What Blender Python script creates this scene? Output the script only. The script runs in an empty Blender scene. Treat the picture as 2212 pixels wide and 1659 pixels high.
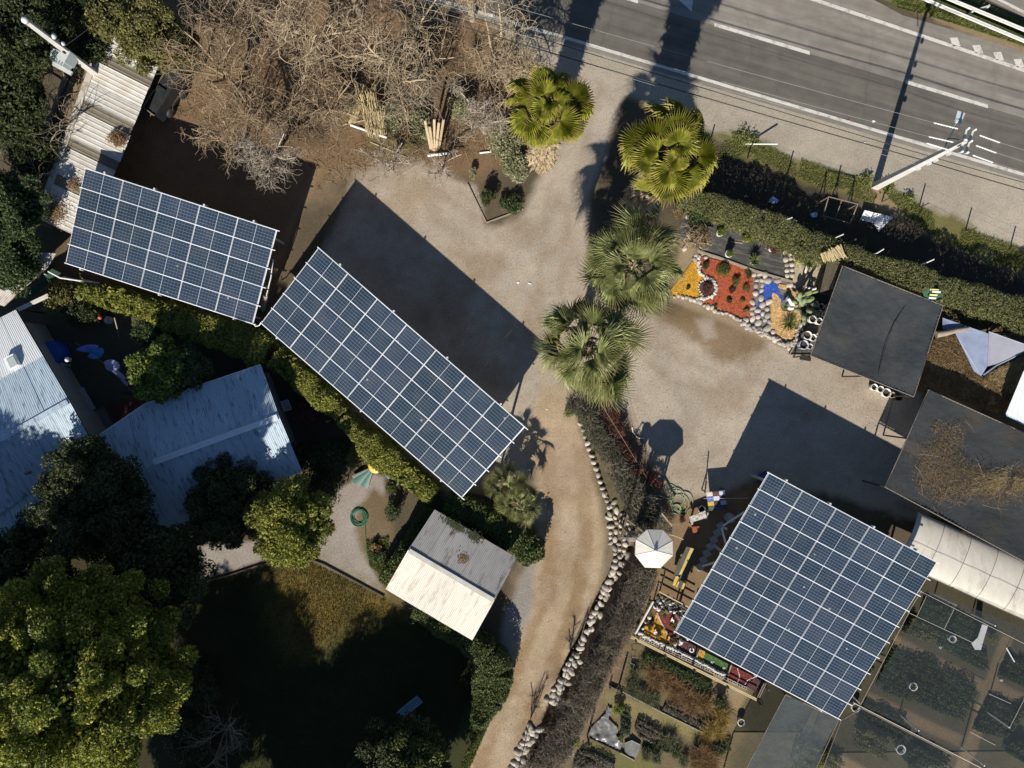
import bpy, math, random
import numpy as np
from mathutils import Vector, Matrix

# ------------------------------------------------------------------ survey frame
# (u, v) are measurements on a 2212 x 1659 plan of the site; every point gets its real height z (m).
SC, HC, CU, CV = 0.028, 45.0, 1106.0, 829.5
def P(u, v, z=0.0):
    k = SC * (HC - z) / HC
    return Vector(((u - CU) * k, (CV - v) * k, z))
def inv(x, y):
    return x / SC + CU, CV - y / SC
R = math.radians
random.seed(11)
rng = np.random.default_rng(11)
sc = bpy.context.scene
COL = sc.collection

# ------------------------------------------------------------------ camera, sky, sun, exposure
cam = bpy.data.cameras.new('camera'); camo = bpy.data.objects.new('camera', cam); COL.objects.link(camo)
camo.location = (0, 0, HC); camo.rotation_euler = (0, 0, 0)
cam.sensor_fit = 'HORIZONTAL'; cam.angle = 2 * math.atan(CU * SC / HC); cam.clip_start = 0.5; cam.clip_end = 3000
sc.camera = camo

SUN_EL = R(36.5)
sd = Vector((-0.262 * math.cos(SUN_EL), -0.965 * math.cos(SUN_EL), math.sin(SUN_EL)))   # towards the sun
w = bpy.data.worlds.new('World'); sc.world = w; w.use_nodes = True
nt = w.node_tree; bg = nt.nodes['Background']
sky = nt.nodes.new('ShaderNodeTexSky'); sky.sky_type = 'NISHITA'; sky.sun_disc = False
sky.sun_elevation = SUN_EL; sky.sun_rotation = math.atan2(sd.x, sd.y); sky.altitude = 400; sky.air_density = 1.0; sky.dust_density = 0.0; sky.ozone_density = 3.2
nt.links.new(sky.outputs[0], bg.inputs[0]); bg.inputs[1].default_value = 0.062
sl = bpy.data.lights.new('sun', 'SUN'); sl.energy = 4.6; sl.angle = R(0.53); sl.color = (1.0, 0.935, 0.82)
so = bpy.data.objects.new('sun', sl); COL.objects.link(so); so.location = (-20, -60, 60)
so.rotation_euler = sd.to_track_quat('Z', 'Y').to_euler()
sc.view_settings.view_transform = 'Standard'; sc.view_settings.look = 'None'
sc.view_settings.exposure = 0.50; sc.view_settings.gamma = 1.0; sc.view_settings.use_curve_mapping = False
sc.cycles.use_denoising = True
sc.cycles.max_bounces = 6; sc.cycles.transparent_max_bounces = 12

# ------------------------------------------------------------------ materials
def new_mat(name):
    m = bpy.data.materials.new(name); m.use_nodes = True
    return m, m.node_tree, m.node_tree.nodes['Principled BSDF']
def c4(c): return (c[0], c[1], c[2], 1.0)
def mul(c, f): return tuple(min(1, x * f) for x in c)
def ramp(nt, fac, stops):
    r = nt.nodes.new('ShaderNodeValToRGB'); e = r.color_ramp.elements
    while len(e) < len(stops): e.new(0.5)
    for el, (p, c) in zip(e, stops): el.position = p; el.color = c4(c)
    nt.links.new(fac, r.inputs[0]); return r.outputs[0]
def noise(nt, vec, scale, detail=4, rough=.6):
    n = nt.nodes.new('ShaderNodeTexNoise'); n.inputs['Scale'].default_value = scale
    n.inputs['Detail'].default_value = detail; n.inputs['Roughness'].default_value = rough
    if vec is not None: nt.links.new(vec, n.inputs['Vector'])
    return n.outputs[0]
def math_n(nt, op, a, b=None, c=None):
    n = nt.nodes.new('ShaderNodeMath'); n.operation = op
    for i, x in enumerate((a, b, c)):
        if x is None: continue
        if isinstance(x, (int, float)): n.inputs[i].default_value = x
        else: nt.links.new(x, n.inputs[i])
    return n.outputs[0]
def mix(nt, fac, a, b, mode='MIX'):
    n = nt.nodes.new('ShaderNodeMix'); n.data_type = 'RGBA'; n.blend_type = mode; n.clamp_factor = True
    if isinstance(fac, (int, float)): n.inputs[0].default_value = fac
    else: nt.links.new(fac, n.inputs[0])
    for i, x in ((6, a), (7, b)):
        if isinstance(x, tuple): n.inputs[i].default_value = c4(x)
        else: nt.links.new(x, n.inputs[i])
    return n.outputs[2]
def coords(nt, kind='Object', rot=0, scale=(1, 1, 1)):
    t = nt.nodes.new('ShaderNodeTexCoord')
    if rot == 0 and scale == (1, 1, 1): return t.outputs[kind]
    out = t.outputs[kind]     # turn first, then stretch along the turned axes
    for key, val in (('Rotation', (0, 0, rot)), ('Scale', scale)):
        mp = nt.nodes.new('ShaderNodeMapping'); mp.inputs[key].default_value = val; nt.links.new(out, mp.inputs['Vector']); out = mp.outputs[0]
    return out
def bump(nt, b, h, strength, dist=.02):
    n = nt.nodes.new('ShaderNodeBump'); n.inputs['Strength'].default_value = strength; n.inputs['Distance'].default_value = dist
    nt.links.new(h, n.inputs['Height']); nt.links.new(n.outputs[0], b.inputs['Normal'])

def M(name, col, rough=.8, var=.25, scale=5, metal=0, island=0, objvar=0, bmp=0, bscale=60, rot=0, stretch=(1, 1, 1), stain=None, stain_at=(.55, .7), stain_scale=2.5, spec=.4):
    """one plain surface: colour with noise, optional stains, per-piece and per-object variation, fine relief"""
    m, nt, b = new_mat(name)
    v = coords(nt, 'Object', rot, stretch)
    n = noise(nt, v, scale, 6, .65)
    c = ramp(nt, n, [(.25, mul(col, 1 - var)), (.75, mul(col, 1 + var))])
    if stain is not None:
        f = ramp(nt, noise(nt, v, stain_scale, 8, .7), [(stain_at[0], (0, 0, 0)), (stain_at[1], (1, 1, 1))])
        c = mix(nt, f, c, stain)
    for kind, amt in (('island', island), ('obj', objvar)):
        if not amt: continue
        if kind == 'island': g = nt.nodes.new('ShaderNodeNewGeometry').outputs['Random Per Island']
        else: g = nt.nodes.new('ShaderNodeObjectInfo').outputs['Random']
        k = math_n(nt, 'MULTIPLY_ADD', g, 2 * amt, 1 - amt)
        h = nt.nodes.new('ShaderNodeHueSaturation'); nt.links.new(k, h.inputs['Value']); nt.links.new(c, h.inputs['Color']); c = h.outputs[0]
    nt.links.new(c, b.inputs['Base Color'])
    b.inputs['Roughness'].default_value = rough; b.inputs['Metallic'].default_value = metal
    b.inputs['Specular IOR Level'].default_value = spec
    if bmp: bump(nt, b, noise(nt, v, bscale, 3), bmp)
    return m

def LEAF(name, c1, c2, c3=None, trans=.25, rough=.55, clump=.6, tip=None):
    """leaves: colour differs leaf by leaf and clump by clump; some light passes through"""
    m, nt, b = new_mat(name)
    g = nt.nodes.new('ShaderNodeNewGeometry').outputs['Random Per Island']
    v = coords(nt)
    n = noise(nt, v, clump, 3)
    f = math_n(nt, 'ADD', math_n(nt, 'MULTIPLY', g, .55), math_n(nt, 'MULTIPLY', n, .5))
    st = [(.25, c1), (.75, c2)] if c3 is None else [(.2, c1), (.55, c2), (.85, c3)]
    c = ramp(nt, f, st)
    if tip is not None:
        uv = nt.nodes.new('ShaderNodeUVMap'); s = nt.nodes.new('ShaderNodeSeparateXYZ'); nt.links.new(uv.outputs[0], s.inputs[0])
        oi = nt.nodes.new('ShaderNodeObjectInfo').outputs['Random']
        t = ramp(nt, math_n(nt, 'ADD', s.outputs[1], math_n(nt, 'MULTIPLY', oi, .22)), [(tip[1], (0, 0, 0)), (tip[2], (1, 1, 1))])
        c = mix(nt, t, c, tip[0])
        stripe = math_n(nt, 'PINGPONG', math_n(nt, 'MULTIPLY', s.outputs[0], 1.0), .5)
        c = mix(nt, math_n(nt, 'MULTIPLY', stripe, .7), c, mul(c1, .7))
    nt.links.new(c, b.inputs['Base Color']); b.inputs['Roughness'].default_value = rough; b.inputs['Specular IOR Level'].default_value = .3
    tr = nt.nodes.new('ShaderNodeBsdfTranslucent'); nt.links.new(c, tr.inputs[0])
    mx = nt.nodes.new('ShaderNodeMixShader'); mx.inputs[0].default_value = trans
    nt.links.new(b.outputs[0], mx.inputs[1]); nt.links.new(tr.outputs[0], mx.inputs[2])
    nt.links.new(mx.outputs[0], nt.nodes['Material Output'].inputs[0])
    return m

# ------------------------------------------------------------------ object helpers
def tag(o, label=None, cat=None, group=None, kind=None):
    if label: o['label'] = label
    if cat: o['category'] = cat
    if group: o['group'] = group
    if kind: o['kind'] = kind
    return o
def thing(name, label, cat, loc=(0, 0, 0), group=None):
    o = bpy.data.objects.new(name, None); COL.objects.link(o); o.location = loc; o.empty_display_size = .2
    return tag(o, label, cat, group)
def root_loc(o):
    l = Vector((0, 0, 0))
    while o is not None: l = l + Vector(o.location); o = o.parent
    return l
def link(me, name, parent=None, loc=None):
    o = bpy.data.objects.new(name, me); COL.objects.link(o)
    if parent is not None: o.parent = parent
    if loc is not None: o.location = loc
    return o
def mesh_np(name, V, F, mats, origin=(0, 0, 0), smooth=False, uv=None, fm=None):
    """V (n,3), F (m,k) arrays in world coordinates"""
    V = np.asarray(V, dtype=np.float32) - np.array(origin, dtype=np.float32); F = np.asarray(F, dtype=np.int32)
    me = bpy.data.meshes.new(name); m, k = F.shape
    me.vertices.add(len(V)); me.vertices.foreach_set('co', V.ravel())
    me.loops.add(m * k); me.loops.foreach_set('vertex_index', F.ravel())
    me.polygons.add(m); me.polygons.foreach_set('loop_start', np.arange(0, m * k, k, dtype=np.int32))
    me.polygons.foreach_set('loop_total', np.full(m, k, dtype=np.int32))
    if fm is not None: me.polygons.foreach_set('material_index', np.asarray(fm, dtype=np.int32))
    me.polygons.foreach_set('use_smooth', np.full(m, bool(smooth)))
    if uv is not None:
        l = me.uv_layers.new(name='UVMap'); l.data.foreach_set('uv', np.asarray(uv, dtype=np.float32)[F.ravel()].ravel())
    for x in (mats if isinstance(mats, (list, tuple)) else [mats]): me.materials.append(x)
    me.update(calc_edges=True); me.validate()
    return me
def obj_np(name, V, F, mats, parent=None, origin=None, **kw):
    off = root_loc(parent) if parent is not None else Vector(origin if origin is not None else (0, 0, 0))
    me = mesh_np(name, V, F, mats, off, **kw)
    return link(me, name, parent, None if parent is not None else off)

class MB:
    """collects boxes, beams, tubes and prisms in world coordinates; build() links them as ONE mesh object"""
    def __init__(s): s.v = []; s.f = []; s.m = []; s.sm = []
    def add(s, V, F, m=0, smooth=False):
        b = len(s.v); s.v += [tuple(x) for x in V]
        for f in F: s.f.append(tuple(b + i for i in f)); s.m.append(m); s.sm.append(smooth)
        return s
    def hexa(s, bot, top, m=0):
        return s.add(list(bot) + list(top), [(3, 2, 1, 0), (4, 5, 6, 7), (0, 1, 5, 4), (1, 2, 6, 5), (2, 3, 7, 6), (3, 0, 4, 7)], m)
    def box(s, c, size, rz=0, m=0):
        c = Vector(c); x, y, z = [t / 2 for t in size]; Rm = Matrix.Rotation(rz, 3, 'Z')
        q = [Vector(t) for t in ((-x, -y), (x, -y), (x, y), (-x, y))] if False else [(-x, -y), (x, -y), (x, y), (-x, y)]
        return s.hexa([c + Rm @ Vector((a, b, -z)) for a, b in q], [c + Rm @ Vector((a, b, z)) for a, b in q], m)
    def beam(s, p, q, w, h, m=0, up=Vector((0, 0, 1)), w2=None, h2=None):
        p, q = Vector(p), Vector(q); d = (q - p).normalized()
        if abs(d.dot(up)) > .98: up = Vector((0, 1, 0))
        sd_ = d.cross(up).normalized(); u = sd_.cross(d).normalized()
        w2 = w if w2 is None else w2; h2 = h if h2 is None else h2
        A = [p + sd_ * a * w / 2 + u * b * h / 2 for a, b in ((-1, -1), (1, -1), (1, 1), (-1, 1))]
        B = [q + sd_ * a * w2 / 2 + u * b * h2 / 2 for a, b in ((-1, -1), (1, -1), (1, 1), (-1, 1))]
        return s.add(A + B, [(0, 1, 2, 3), (7, 6, 5, 4), (4, 5, 1, 0), (5, 6, 2, 1), (6, 7, 3, 2), (7, 4, 0, 3)], m)
    def prism(s, poly, z0, z1, m=0, z1s=None):
        n = len(poly); p2 = [Vector((p[0], p[1])) for p in poly]
        area = sum(p2[i].x * p2[(i + 1) % n].y - p2[(i + 1) % n].x * p2[i].y for i in range(n))
        if area < 0: p2 = p2[::-1]
        V = [(p.x, p.y, z0) for p in p2] + [(p.x, p.y, z1) for p in p2]
        return s.add(V, [tuple(range(n - 1, -1, -1)), tuple(range(n, 2 * n))] + [(i, (i + 1) % n, n + (i + 1) % n, n + i) for i in range(n)], m)
    def tube(s, pts, r, n=6, m=0, r2=None, cap=True, smooth=True):
        pts = [Vector(p) for p in pts]; k = len(pts); V = []
        for i, p in enumerate(pts):
            d = (pts[min(i + 1, k - 1)] - pts[max(i - 1, 0)]).normalized()
            up = Vector((0, 0, 1)) if abs(d.z) < .9 else Vector((0, 1, 0))
            a = d.cross(up).normalized(); b = a.cross(d)
            rr = r if r2 is None else r + (r2 - r) * i / (k - 1)
            V += [p + (a * math.cos(t) + b * math.sin(t)) * rr for t in [2 * math.pi * j / n for j in range(n)]]
        F = [(i * n + j, i * n + (j + 1) % n, (i + 1) * n + (j + 1) % n, (i + 1) * n + j) for i in range(k - 1) for j in range(n)]
        s.add(V, F, m, smooth)
        if cap:
            s.add(V[:n], [tuple(range(n - 1, -1, -1))], m); s.add(V[-n:], [tuple(range(n))], m)
        return s
    def lathe(s, c, prof, n=16, m=0, smooth=True, axis=None):
        """prof: list of (r, z) from bottom to top about point c"""
        c = Vector(c); Rm = Matrix.Identity(3) if axis is None else Vector(axis).to_track_quat('Z', 'Y').to_matrix()
        V = [c + Rm @ Vector((r * math.cos(2 * math.pi * j / n), r * math.sin(2 * math.pi * j / n), z)) for r, z in prof for j in range(n)]
        F = [(i * n + j, i * n + (j + 1) % n, (i + 1) * n + (j + 1) % n, (i + 1) * n + j) for i in range(len(prof) - 1) for j in range(n)]
        return s.add(V, F, m, smooth)
    def face(s, pts, m=0): return s.add(pts, [tuple(range(len(pts)))], m)
    def slab(s, pts, t, m=0):
        """a plate with the given corner points (any plane) and thickness t downward"""
        n = len(pts); pts = [Vector(p) for p in pts]
        N = (pts[1] - pts[0]).cross(pts[2] - pts[0])
        if N.z < 0: pts = pts[::-1]
        dn = [p - Vector((0, 0, t)) for p in pts]
        return s.add(pts + dn, [tuple(range(n)), tuple(range(2 * n - 1, n - 1, -1))] + [((i + 1) % n, i, n + i, n + (i + 1) % n) for i in range(n)], m)
    def mesh(s, name, mats, origin):
        me = bpy.data.meshes.new(name); o = Vector(origin)
        me.from_pydata([Vector(v) - o for v in s.v], [], s.f)
        for x in (mats if isinstance(mats, (list, tuple)) else [mats]): me.materials.append(x)
        me.polygons.foreach_set('material_index', s.m); me.polygons.foreach_set('use_smooth', s.sm); me.update()
        return me
    def build(s, name, mats, parent=None, origin=None):
        off = root_loc(parent) if parent is not None else Vector(origin if origin is not None else (0, 0, 0))
        return link(s.mesh(name, mats, off), name, parent, None if parent is not None else off)

# ------------------------------------------------------------------ foliage and twigs
def unit(a): return a / np.maximum(np.linalg.norm(a, axis=1, keepdims=True), 1e-6)
def leaf_arrays(pts, size, up=.5, aspect=.5, dirs=None, jit=.35):
    """one small bent leaf (two quads' worth of outline as a diamond) per point"""
    n = len(pts); pts = np.asarray(pts)
    N = unit(rng.normal(size=(n, 3)) + np.array([0, 0, up * 2.2]))
    D = rng.normal(size=(n, 3)) if dirs is None else dirs + rng.normal(size=(n, 3)) * jit
    D = unit(D - (D * N).sum(1, keepdims=True) * N); S = np.cross(N, D)
    s = (size * rng.uniform(.65, 1.35, n))[:, None]
    V = np.stack([pts - D * s * .5, pts + S * s * aspect * .5 - N * s * .06, pts + D * s * .5, pts - S * s * aspect * .5 - N * s * .06], 1)
    return V.reshape(-1, 3), np.arange(4 * n).reshape(n, 4)
def clump_points(c, rad, n, k, cr, shell=.55, flat=1.0):
    """points in k leafy clumps spread over an ellipsoid crown (centre c, radii rad)"""
    c = np.array(c); rad = np.array(rad)
    d = unit(rng.normal(size=(k, 3))); d[:, 2] = np.abs(d[:, 2]) * 1.1 - .25; d = unit(d)
    cc = c + d * rad * rng.uniform(shell, 1.0, (k, 1))
    i = rng.integers(0, k, n)
    o = unit(rng.normal(size=(n, 3))) * (rng.uniform(.25, 1, (n, 1)) ** .5) * cr * rng.uniform(.75, 1.25, (k, 1))[i]
    o[:, 2] *= flat
    return cc[i] + o, cc
def crown_dirs(pts, c): return unit(np.asarray(pts) - np.array(c))
class Tubes:
    """many thin tapering twigs gathered into one mesh"""
    def __init__(s): s.V = []; s.F = []; s.n = 0
    def add(s, pts, r0, r1, k=3):
        pts = np.asarray(pts, dtype=float); n = len(pts)
        d = np.gradient(pts, axis=0); d = unit(d)
        a = np.cross(d, np.array([.13, .21, .97])); a = unit(a); b = np.cross(d, a)
        r = np.linspace(r0, r1, n)[:, None, None]
        t = np.arange(k) * 2 * np.pi / k
        ring = pts[:, None, :] + r * (a[:, None, :] * np.cos(t)[None, :, None] + b[:, None, :] * np.sin(t)[None, :, None])
        s.V.append(ring.reshape(-1, 3))
        i = np.arange(n - 1)[:, None] * k; j = np.arange(k)[None, :]; j2 = (j + 1) % k
        s.F.append(np.stack([i + j, i + j2, i + k + j2, i + k + j], -1).reshape(-1, 4) + s.n); s.n += n * k
    def build(s, name, mat, parent=None, origin=None):
        return obj_np(name, np.concatenate(s.V), np.concatenate(s.F), mat, parent, origin, smooth=True)
def wiggle(p, d, length, n, curl, droop=0, lift=0):
    """a wandering twig: n points from p along d"""
    p = np.array(p, float); d = np.array(d, float); d /= np.linalg.norm(d); st = length / (n - 1); out = [p.copy()]
    w_ = rng.normal(size=3) * curl
    for i in range(n - 1):
        w_ = w_ * .55 + rng.normal(size=3) * curl
        d = d + w_ + np.array([0, 0, lift - droop * (i / n)]); d /= np.linalg.norm(d)
        p = p + d * st; out.append(p.copy())
    return np.array(out)
def poly_np(uvs, z=0):
    return np.array([P(u, v, z)[:2] for u, v in uvs])
def inside(poly, q):
    x, y = q[:, 0], q[:, 1]; r = np.zeros(len(q), bool); n = len(poly)
    for i in range(n):
        x1, y1 = poly[i]; x2, y2 = poly[(i + 1) % n]
        c = ((y1 > y) != (y2 > y)) & (x < (x2 - x1) * (y - y1) / ((y2 - y1) if y2 != y1 else 1e-9) + x1)
        r ^= c
    return r
def sdist(poly, q):
    """signed distance to a polygon, negative inside"""
    d = np.full(len(q), 1e9); n = len(poly)
    for i in range(n):
        a = poly[i]; b = poly[(i + 1) % n]; ab = b - a; t = np.clip(((q - a) @ ab) / max(ab @ ab, 1e-9), 0, 1)
        e = q - a - t[:, None] * ab; d = np.minimum(d, np.sqrt((e * e).sum(1)))
    return np.where(inside(poly, q), -d, d)
def scatter(poly, n):
    lo, hi = poly.min(0), poly.max(0); out = []
    tot = 0
    while tot < n:
        q = rng.uniform(lo, hi, (n * 2, 2)); q = q[inside(poly, q)]; out.append(q); tot += len(q)
        if len(q) == 0: break
    return np.concatenate(out)[:n]
def spaced(poly, d, tries=6000, rmin=.7, rmax=1.3, sizes=None):
    """centres and radii that do not overlap inside a polygon"""
    q = scatter(poly, tries); keep = []; rad = []
    for p in q:
        r = d * random.uniform(rmin, rmax) / 2
        if keep:
            k = np.array(keep); dd = np.sqrt(((k - p) ** 2).sum(1)) - np.array(rad)
            if dd.min() < r * .92: continue
        keep.append(p); rad.append(r)
    return keep, rad
def blades(name, pts, length, width, mat, parent=None, origin=None, lean=.5, z=0.0, kind=None):
    """grass: one thin bent blade per root point"""
    n = len(pts); r = np.zeros((n, 3)); r[:, :2] = pts[:, :2]; r[:, 2] = z if pts.shape[1] == 2 else pts[:, 2]
    a = rng.uniform(0, 2 * np.pi, n); L = (length * rng.uniform(.5, 1.3, n))[:, None]
    o = np.stack([np.cos(a), np.sin(a), np.zeros(n)], 1); ln = (rng.uniform(.1, 1, n) * lean)[:, None]
    tip = r + o * L * ln * 1.1 + np.array([0, 0, 1.0]) * L * np.sqrt(np.maximum(1 - ln ** 2, .1))
    mid = r + o * L * ln * .35 + np.array([0, 0, 1.0]) * L * .55
    s = np.stack([-np.sin(a), np.cos(a), np.zeros(n)], 1) * width / 2
    V = np.stack([r - s, r + s, mid + s, mid - s, tip + s * .25, tip - s * .25], 1).reshape(-1, 3)
    b = np.arange(n)[:, None] * 6; F = np.concatenate([b + np.array([0, 1, 2, 3]), b + np.array([3, 2, 4, 5])], 0)
    o_ = obj_np(name, V, F, mat, parent, origin)
    if kind: o_['kind'] = kind
    return o_
# stones: five rounded lumps of 48 faces shared by every cobble and boulder
STONES = []
def make_stones(mats_name):
    out = []
    for k in range(6):
        r2 = np.random.default_rng(50 + k); n, m = 7, 4; V = []; F = []
        for i in range(m + 1):
            th = math.pi * i / m
            for j in range(n):
                ph = 2 * math.pi * (j + .5 * (i % 2)) / n
                q = 1 + r2.uniform(-.14, .14)
                V.append((math.sin(th) * math.cos(ph) * q, math.sin(th) * math.sin(ph) * q, math.cos(th) * (1 + r2.uniform(-.06, .06) if 0 < i < m else 1)))
        for i in range(m):
            for j in range(n): F.append((i * n + j, (i + 1) * n + j, (i + 1) * n + (j + 1) % n, i * n + (j + 1) % n))
        out.append(mesh_np('stone', V, F, mats_name, smooth=True))
    return out
def put_stone(parent, meshes, x, y, z, r, name, flat=.65, el=None):
    o = bpy.data.objects.new(name, random.choice(meshes)); COL.objects.link(o); o.parent = parent
    o.location = Vector((x, y, z)) - root_loc(parent)
    e = random.uniform(.8, 1.45) if el is None else el
    o.rotation_euler = (random.uniform(-.2, .2), random.uniform(-.2, .2), random.uniform(0, 6.28)); o.scale = (r * e, r / e ** .5, r * flat * random.uniform(.85, 1.15))
    return o
def pline(uvs, step, z=0):
    """points every step metres along a measured line"""
    q = [P(u, v, z) for u, v in uvs]; out = []; carry = 0
    for a, b in zip(q, q[1:]):
        L = (b - a).length; t = carry
        while t < L: out.append(a.lerp(b, t / L)); t += step
        carry = t - L
    return out
# ================================================================== GROUND AND ROAD
def vnoise(x, y, s, seed):
    x = x * s + seed * 17.31; y = y * s + seed * 9.7; xi = np.floor(x).astype(np.int64); yi = np.floor(y).astype(np.int64); fx = x - xi; fy = y - yi
    fx = fx * fx * (3 - 2 * fx); fy = fy * fy * (3 - 2 * fy)
    def h(a, b):
        t = (a * 374761393 + b * 668265263 + seed * 1442695041) & 0xffffffff; t = ((t ^ (t >> 13)) * 1274126177) & 0xffffffff
        return ((t ^ (t >> 16)) & 0xffff) / 65535.0
    return (h(xi, yi) * (1 - fx) + h(xi + 1, yi) * fx) * (1 - fy) + (h(xi, yi + 1) * (1 - fx) + h(xi + 1, yi + 1) * fx) * fy
def fbm(x, y, s, seed, o=4):
    t = 0; a = 1; tot = 0
    for i in range(o): t = t + a * vnoise(x, y, s * 2 ** i, seed + i); tot += a; a *= .55
    return t / tot
g = .12
ax = np.concatenate([[-900, -400, -150, -70, -45], np.arange(-33, 33.01, g), [45, 70, 150, 400, 900]])
ay = np.concatenate([[-900, -400, -150, -70, -40], np.arange(-25.5, 25.51, g), [40, 70, 150, 400, 900]])
GX, GY = np.meshgrid(ax, ay); gx, gy = GX.ravel(), GY.ravel(); gq = np.stack([gx, gy], 1)
gcol = np.zeros((len(gx), 3)); gcol[:] = (.10, .08, .052)
n_lo, n_mid, n_hi = fbm(gx, gy, .12, 1), fbm(gx, gy, .6, 5), fbm(gx, gy, 2.5, 9, 3)
def paint(uvs, col, soft=.25, amp=.5, f=1.0, power=1):
    poly = poly_np(uvs); lo, hi = poly.min(0) - 2.5, poly.max(0) + 2.5
    k = np.where((gx > lo[0]) & (gx < hi[0]) & (gy > lo[1]) & (gy < hi[1]))[0]
    d = sdist(poly, gq[k]) + (n_mid[k] - .5) * 2 * amp + (n_hi[k] - .5) * amp * .9
    m = np.clip(.5 - d / (2 * soft), 0, 1)[:, None] * f
    gcol[k] = gcol[k] * (1 - m) + np.array(col) * m
def patches(uvs, col, lo, hi, f=1.0, seed=3, s=.5, edge=1.0):
    """a soil showing through in irregular patches within an area"""
    poly = poly_np(uvs); a, b = poly.min(0) - 2, poly.max(0) + 2
    k = np.where((gx > a[0]) & (gx < b[0]) & (gy > a[1]) & (gy < b[1]))[0]
    m = np.clip((fbm(gx[k], gy[k], s, seed, 5) - lo) / (hi - lo), 0, 1) * np.clip(.5 - sdist(poly, gq[k]) / edge, 0, 1) * f
    gcol[k] = gcol[k] * (1 - m[:, None]) + np.array(col) * m[:, None]
GRAVEL = (.38, .33, .265); YARD = (.385, .328, .262); SOIL = (.185, .12, .07); TRACK = (.405, .31, .205); SHOULDER = (.36, .315, .25)
DARK = (.085, .066, .042); TAN = (.29, .215, .13); GREEN = (.075, .10, .026); LAWN_SHADED = (.04, .044, .016)
# brown soil below the bare trees and round the first carport
paint([(-200, -200), (1180, -60), (1190, 120), (1180, 300), (1040, 400), (900, 360), (700, 380), (640, 450), (590, 640), (420, 700), (120, 580), (200, 380), (330, 150)], SOIL, .5, .6)
patches([(240, -50), (1180, -60), (1180, 300), (700, 380), (300, 600)], (.25, .165, .085), .5, .75, .8, 21, .3)
patches([(240, -50), (1180, -60), (1180, 300), (760, 330), (300, 300)], DARK, .52, .72, .7, 31, .5)
paint([(800, 285), (900, 300), (890, 345), (810, 330)], (.11, .11, .035), .6, .5, .7)
# faint tyre tracks across the yard
def rut(line, half, col, f, gap=25):
    for s_ in (-gap, gap):
        L_ = []
        for i in range(len(line)):
            a = np.array(line[max(i - 1, 0)], float); b_ = np.array(line[min(i + 1, len(line) - 1)], float); d_ = (b_ - a) / np.linalg.norm(b_ - a); L_.append((np.array(line[i]) + np.array([-d_[1], d_[0]]) * s_, np.array([-d_[1], d_[0]]) * half))
        paint([tuple(p - n_) for p, n_ in L_] + [tuple(p + n_) for p, n_ in L_[::-1]], col, .22, .14, f)
# road shoulder, entrance path and the gravel yard
paint([(1000, 0), (1139, 30), (2500, 440), (2600, 640), (2212, 560), (2100, 515), (1990, 470), (1890, 420), (1760, 365), (1560, 300), (1470, 250), (1330, 200), (1150, 140)], SHOULDER, .25, .35)
paint([(1150, 110), (1360, 170), (1320, 290), (1275, 420), (1262, 570), (1140, 560), (1125, 470), (1165, 380), (1195, 300), (1215, 190)], (.405, .345, .275), .25, .25)
paint([(720, 500), (752, 420), (775, 372), (900, 352), (1030, 395), (1050, 485), (1130, 470), (1190, 440), (1268, 440), (1270, 560), (1420, 690), (1640, 715), (1735, 760), (1800, 775), (1990, 850), (2020, 1000), (2010, 1130), (1650, 1030), (1545, 1085), (1430, 1075), (1380, 985), (1340, 890), (1225, 860), (1215, 960), (1140, 1020), (990, 1090), (600, 760), (620, 690), (680, 580)], YARD, .3, .5)
patches([(640, 420), (760, 340), (1040, 400), (1270, 560), (1260, 700), (1100, 900), (700, 500)], (.25, .18, .11), .46, .74, .6, 44, .45)
patches([(1200, 850), (1400, 690), (1720, 760), (1990, 860), (1650, 1030), (1440, 1070)], (.25, .18, .11), .48, .76, .55, 61, .5)
paint([(1430, 690), (1480, 655), (1560, 665), (1640, 712), (1665, 735), (1620, 760), (1560, 790), (1490, 745)], (.20, .135, .075), .35, .55, .85)
paint([(1500, 690), (1540, 690), (1550, 730), (1520, 740)], YARD, .2, .3, .7)
paint([(590, 560), (650, 430), (680, 350), (700, 360), (640, 470), (600, 610)], (.27, .18, .10), .3, .3, .8)
RUTC = (.30, .24, .175)
rut([(1275, 170), (1240, 300), (1205, 450), (1190, 600), (1185, 760), (1200, 900)], 7, RUTC, .5)
rut([(1235, 420), (1190, 520), (1110, 560), (1000, 480), (900, 420)], 7, RUTC, .4)
rut([(1240, 430), (1270, 560), (1330, 700), (1460, 800), (1600, 850), (1750, 860)], 7, RUTC, .4)
rut([(1420, 760), (1500, 860), (1520, 960), (1480, 1040)], 7, RUTC, .35)
rut([(1215, 520), (1120, 600), (1090, 700), (1140, 840)], 7, (.37, .335, .285), .45)
# dirt track
paint([(1180, 830), (1232, 850), (1262, 930), (1292, 1040), (1312, 1160), (1300, 1260), (1270, 1340), (1232, 1430), (1180, 1560), (1140, 1720), (960, 1720), (1040, 1560), (1080, 1440), (1092, 1370), (1120, 1300), (1150, 1220), (1166, 1100), (1160, 1020), (1120, 960)], TRACK, .25, .25)
for off, wd in ((-38, 16), (40, 16)):
    ln = [(1215, 960), (1228, 1060), (1230, 1180), (1212, 1290), (1170, 1400), (1120, 1520), (1070, 1660), (1040, 1760)]
    paint([(u + off * .9 - wd, v) for u, v in ln] + [(u + off * .9 + wd, v) for u, v in ln[::-1]], (.28, .185, .10), .16, .3, .8)
patches([(1150, 960), (1300, 960), (1320, 1200), (1200, 1500), (1050, 1760), (960, 1760), (1100, 1350)], (.46, .37, .27), .45, .72, .6, 81, .6)
patches([(1150, 960), (1300, 960), (1320, 1200), (1200, 1500), (1050, 1760), (960, 1760), (1100, 1350)], (.26, .185, .11), .5, .75, .45, 87, .9)
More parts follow.
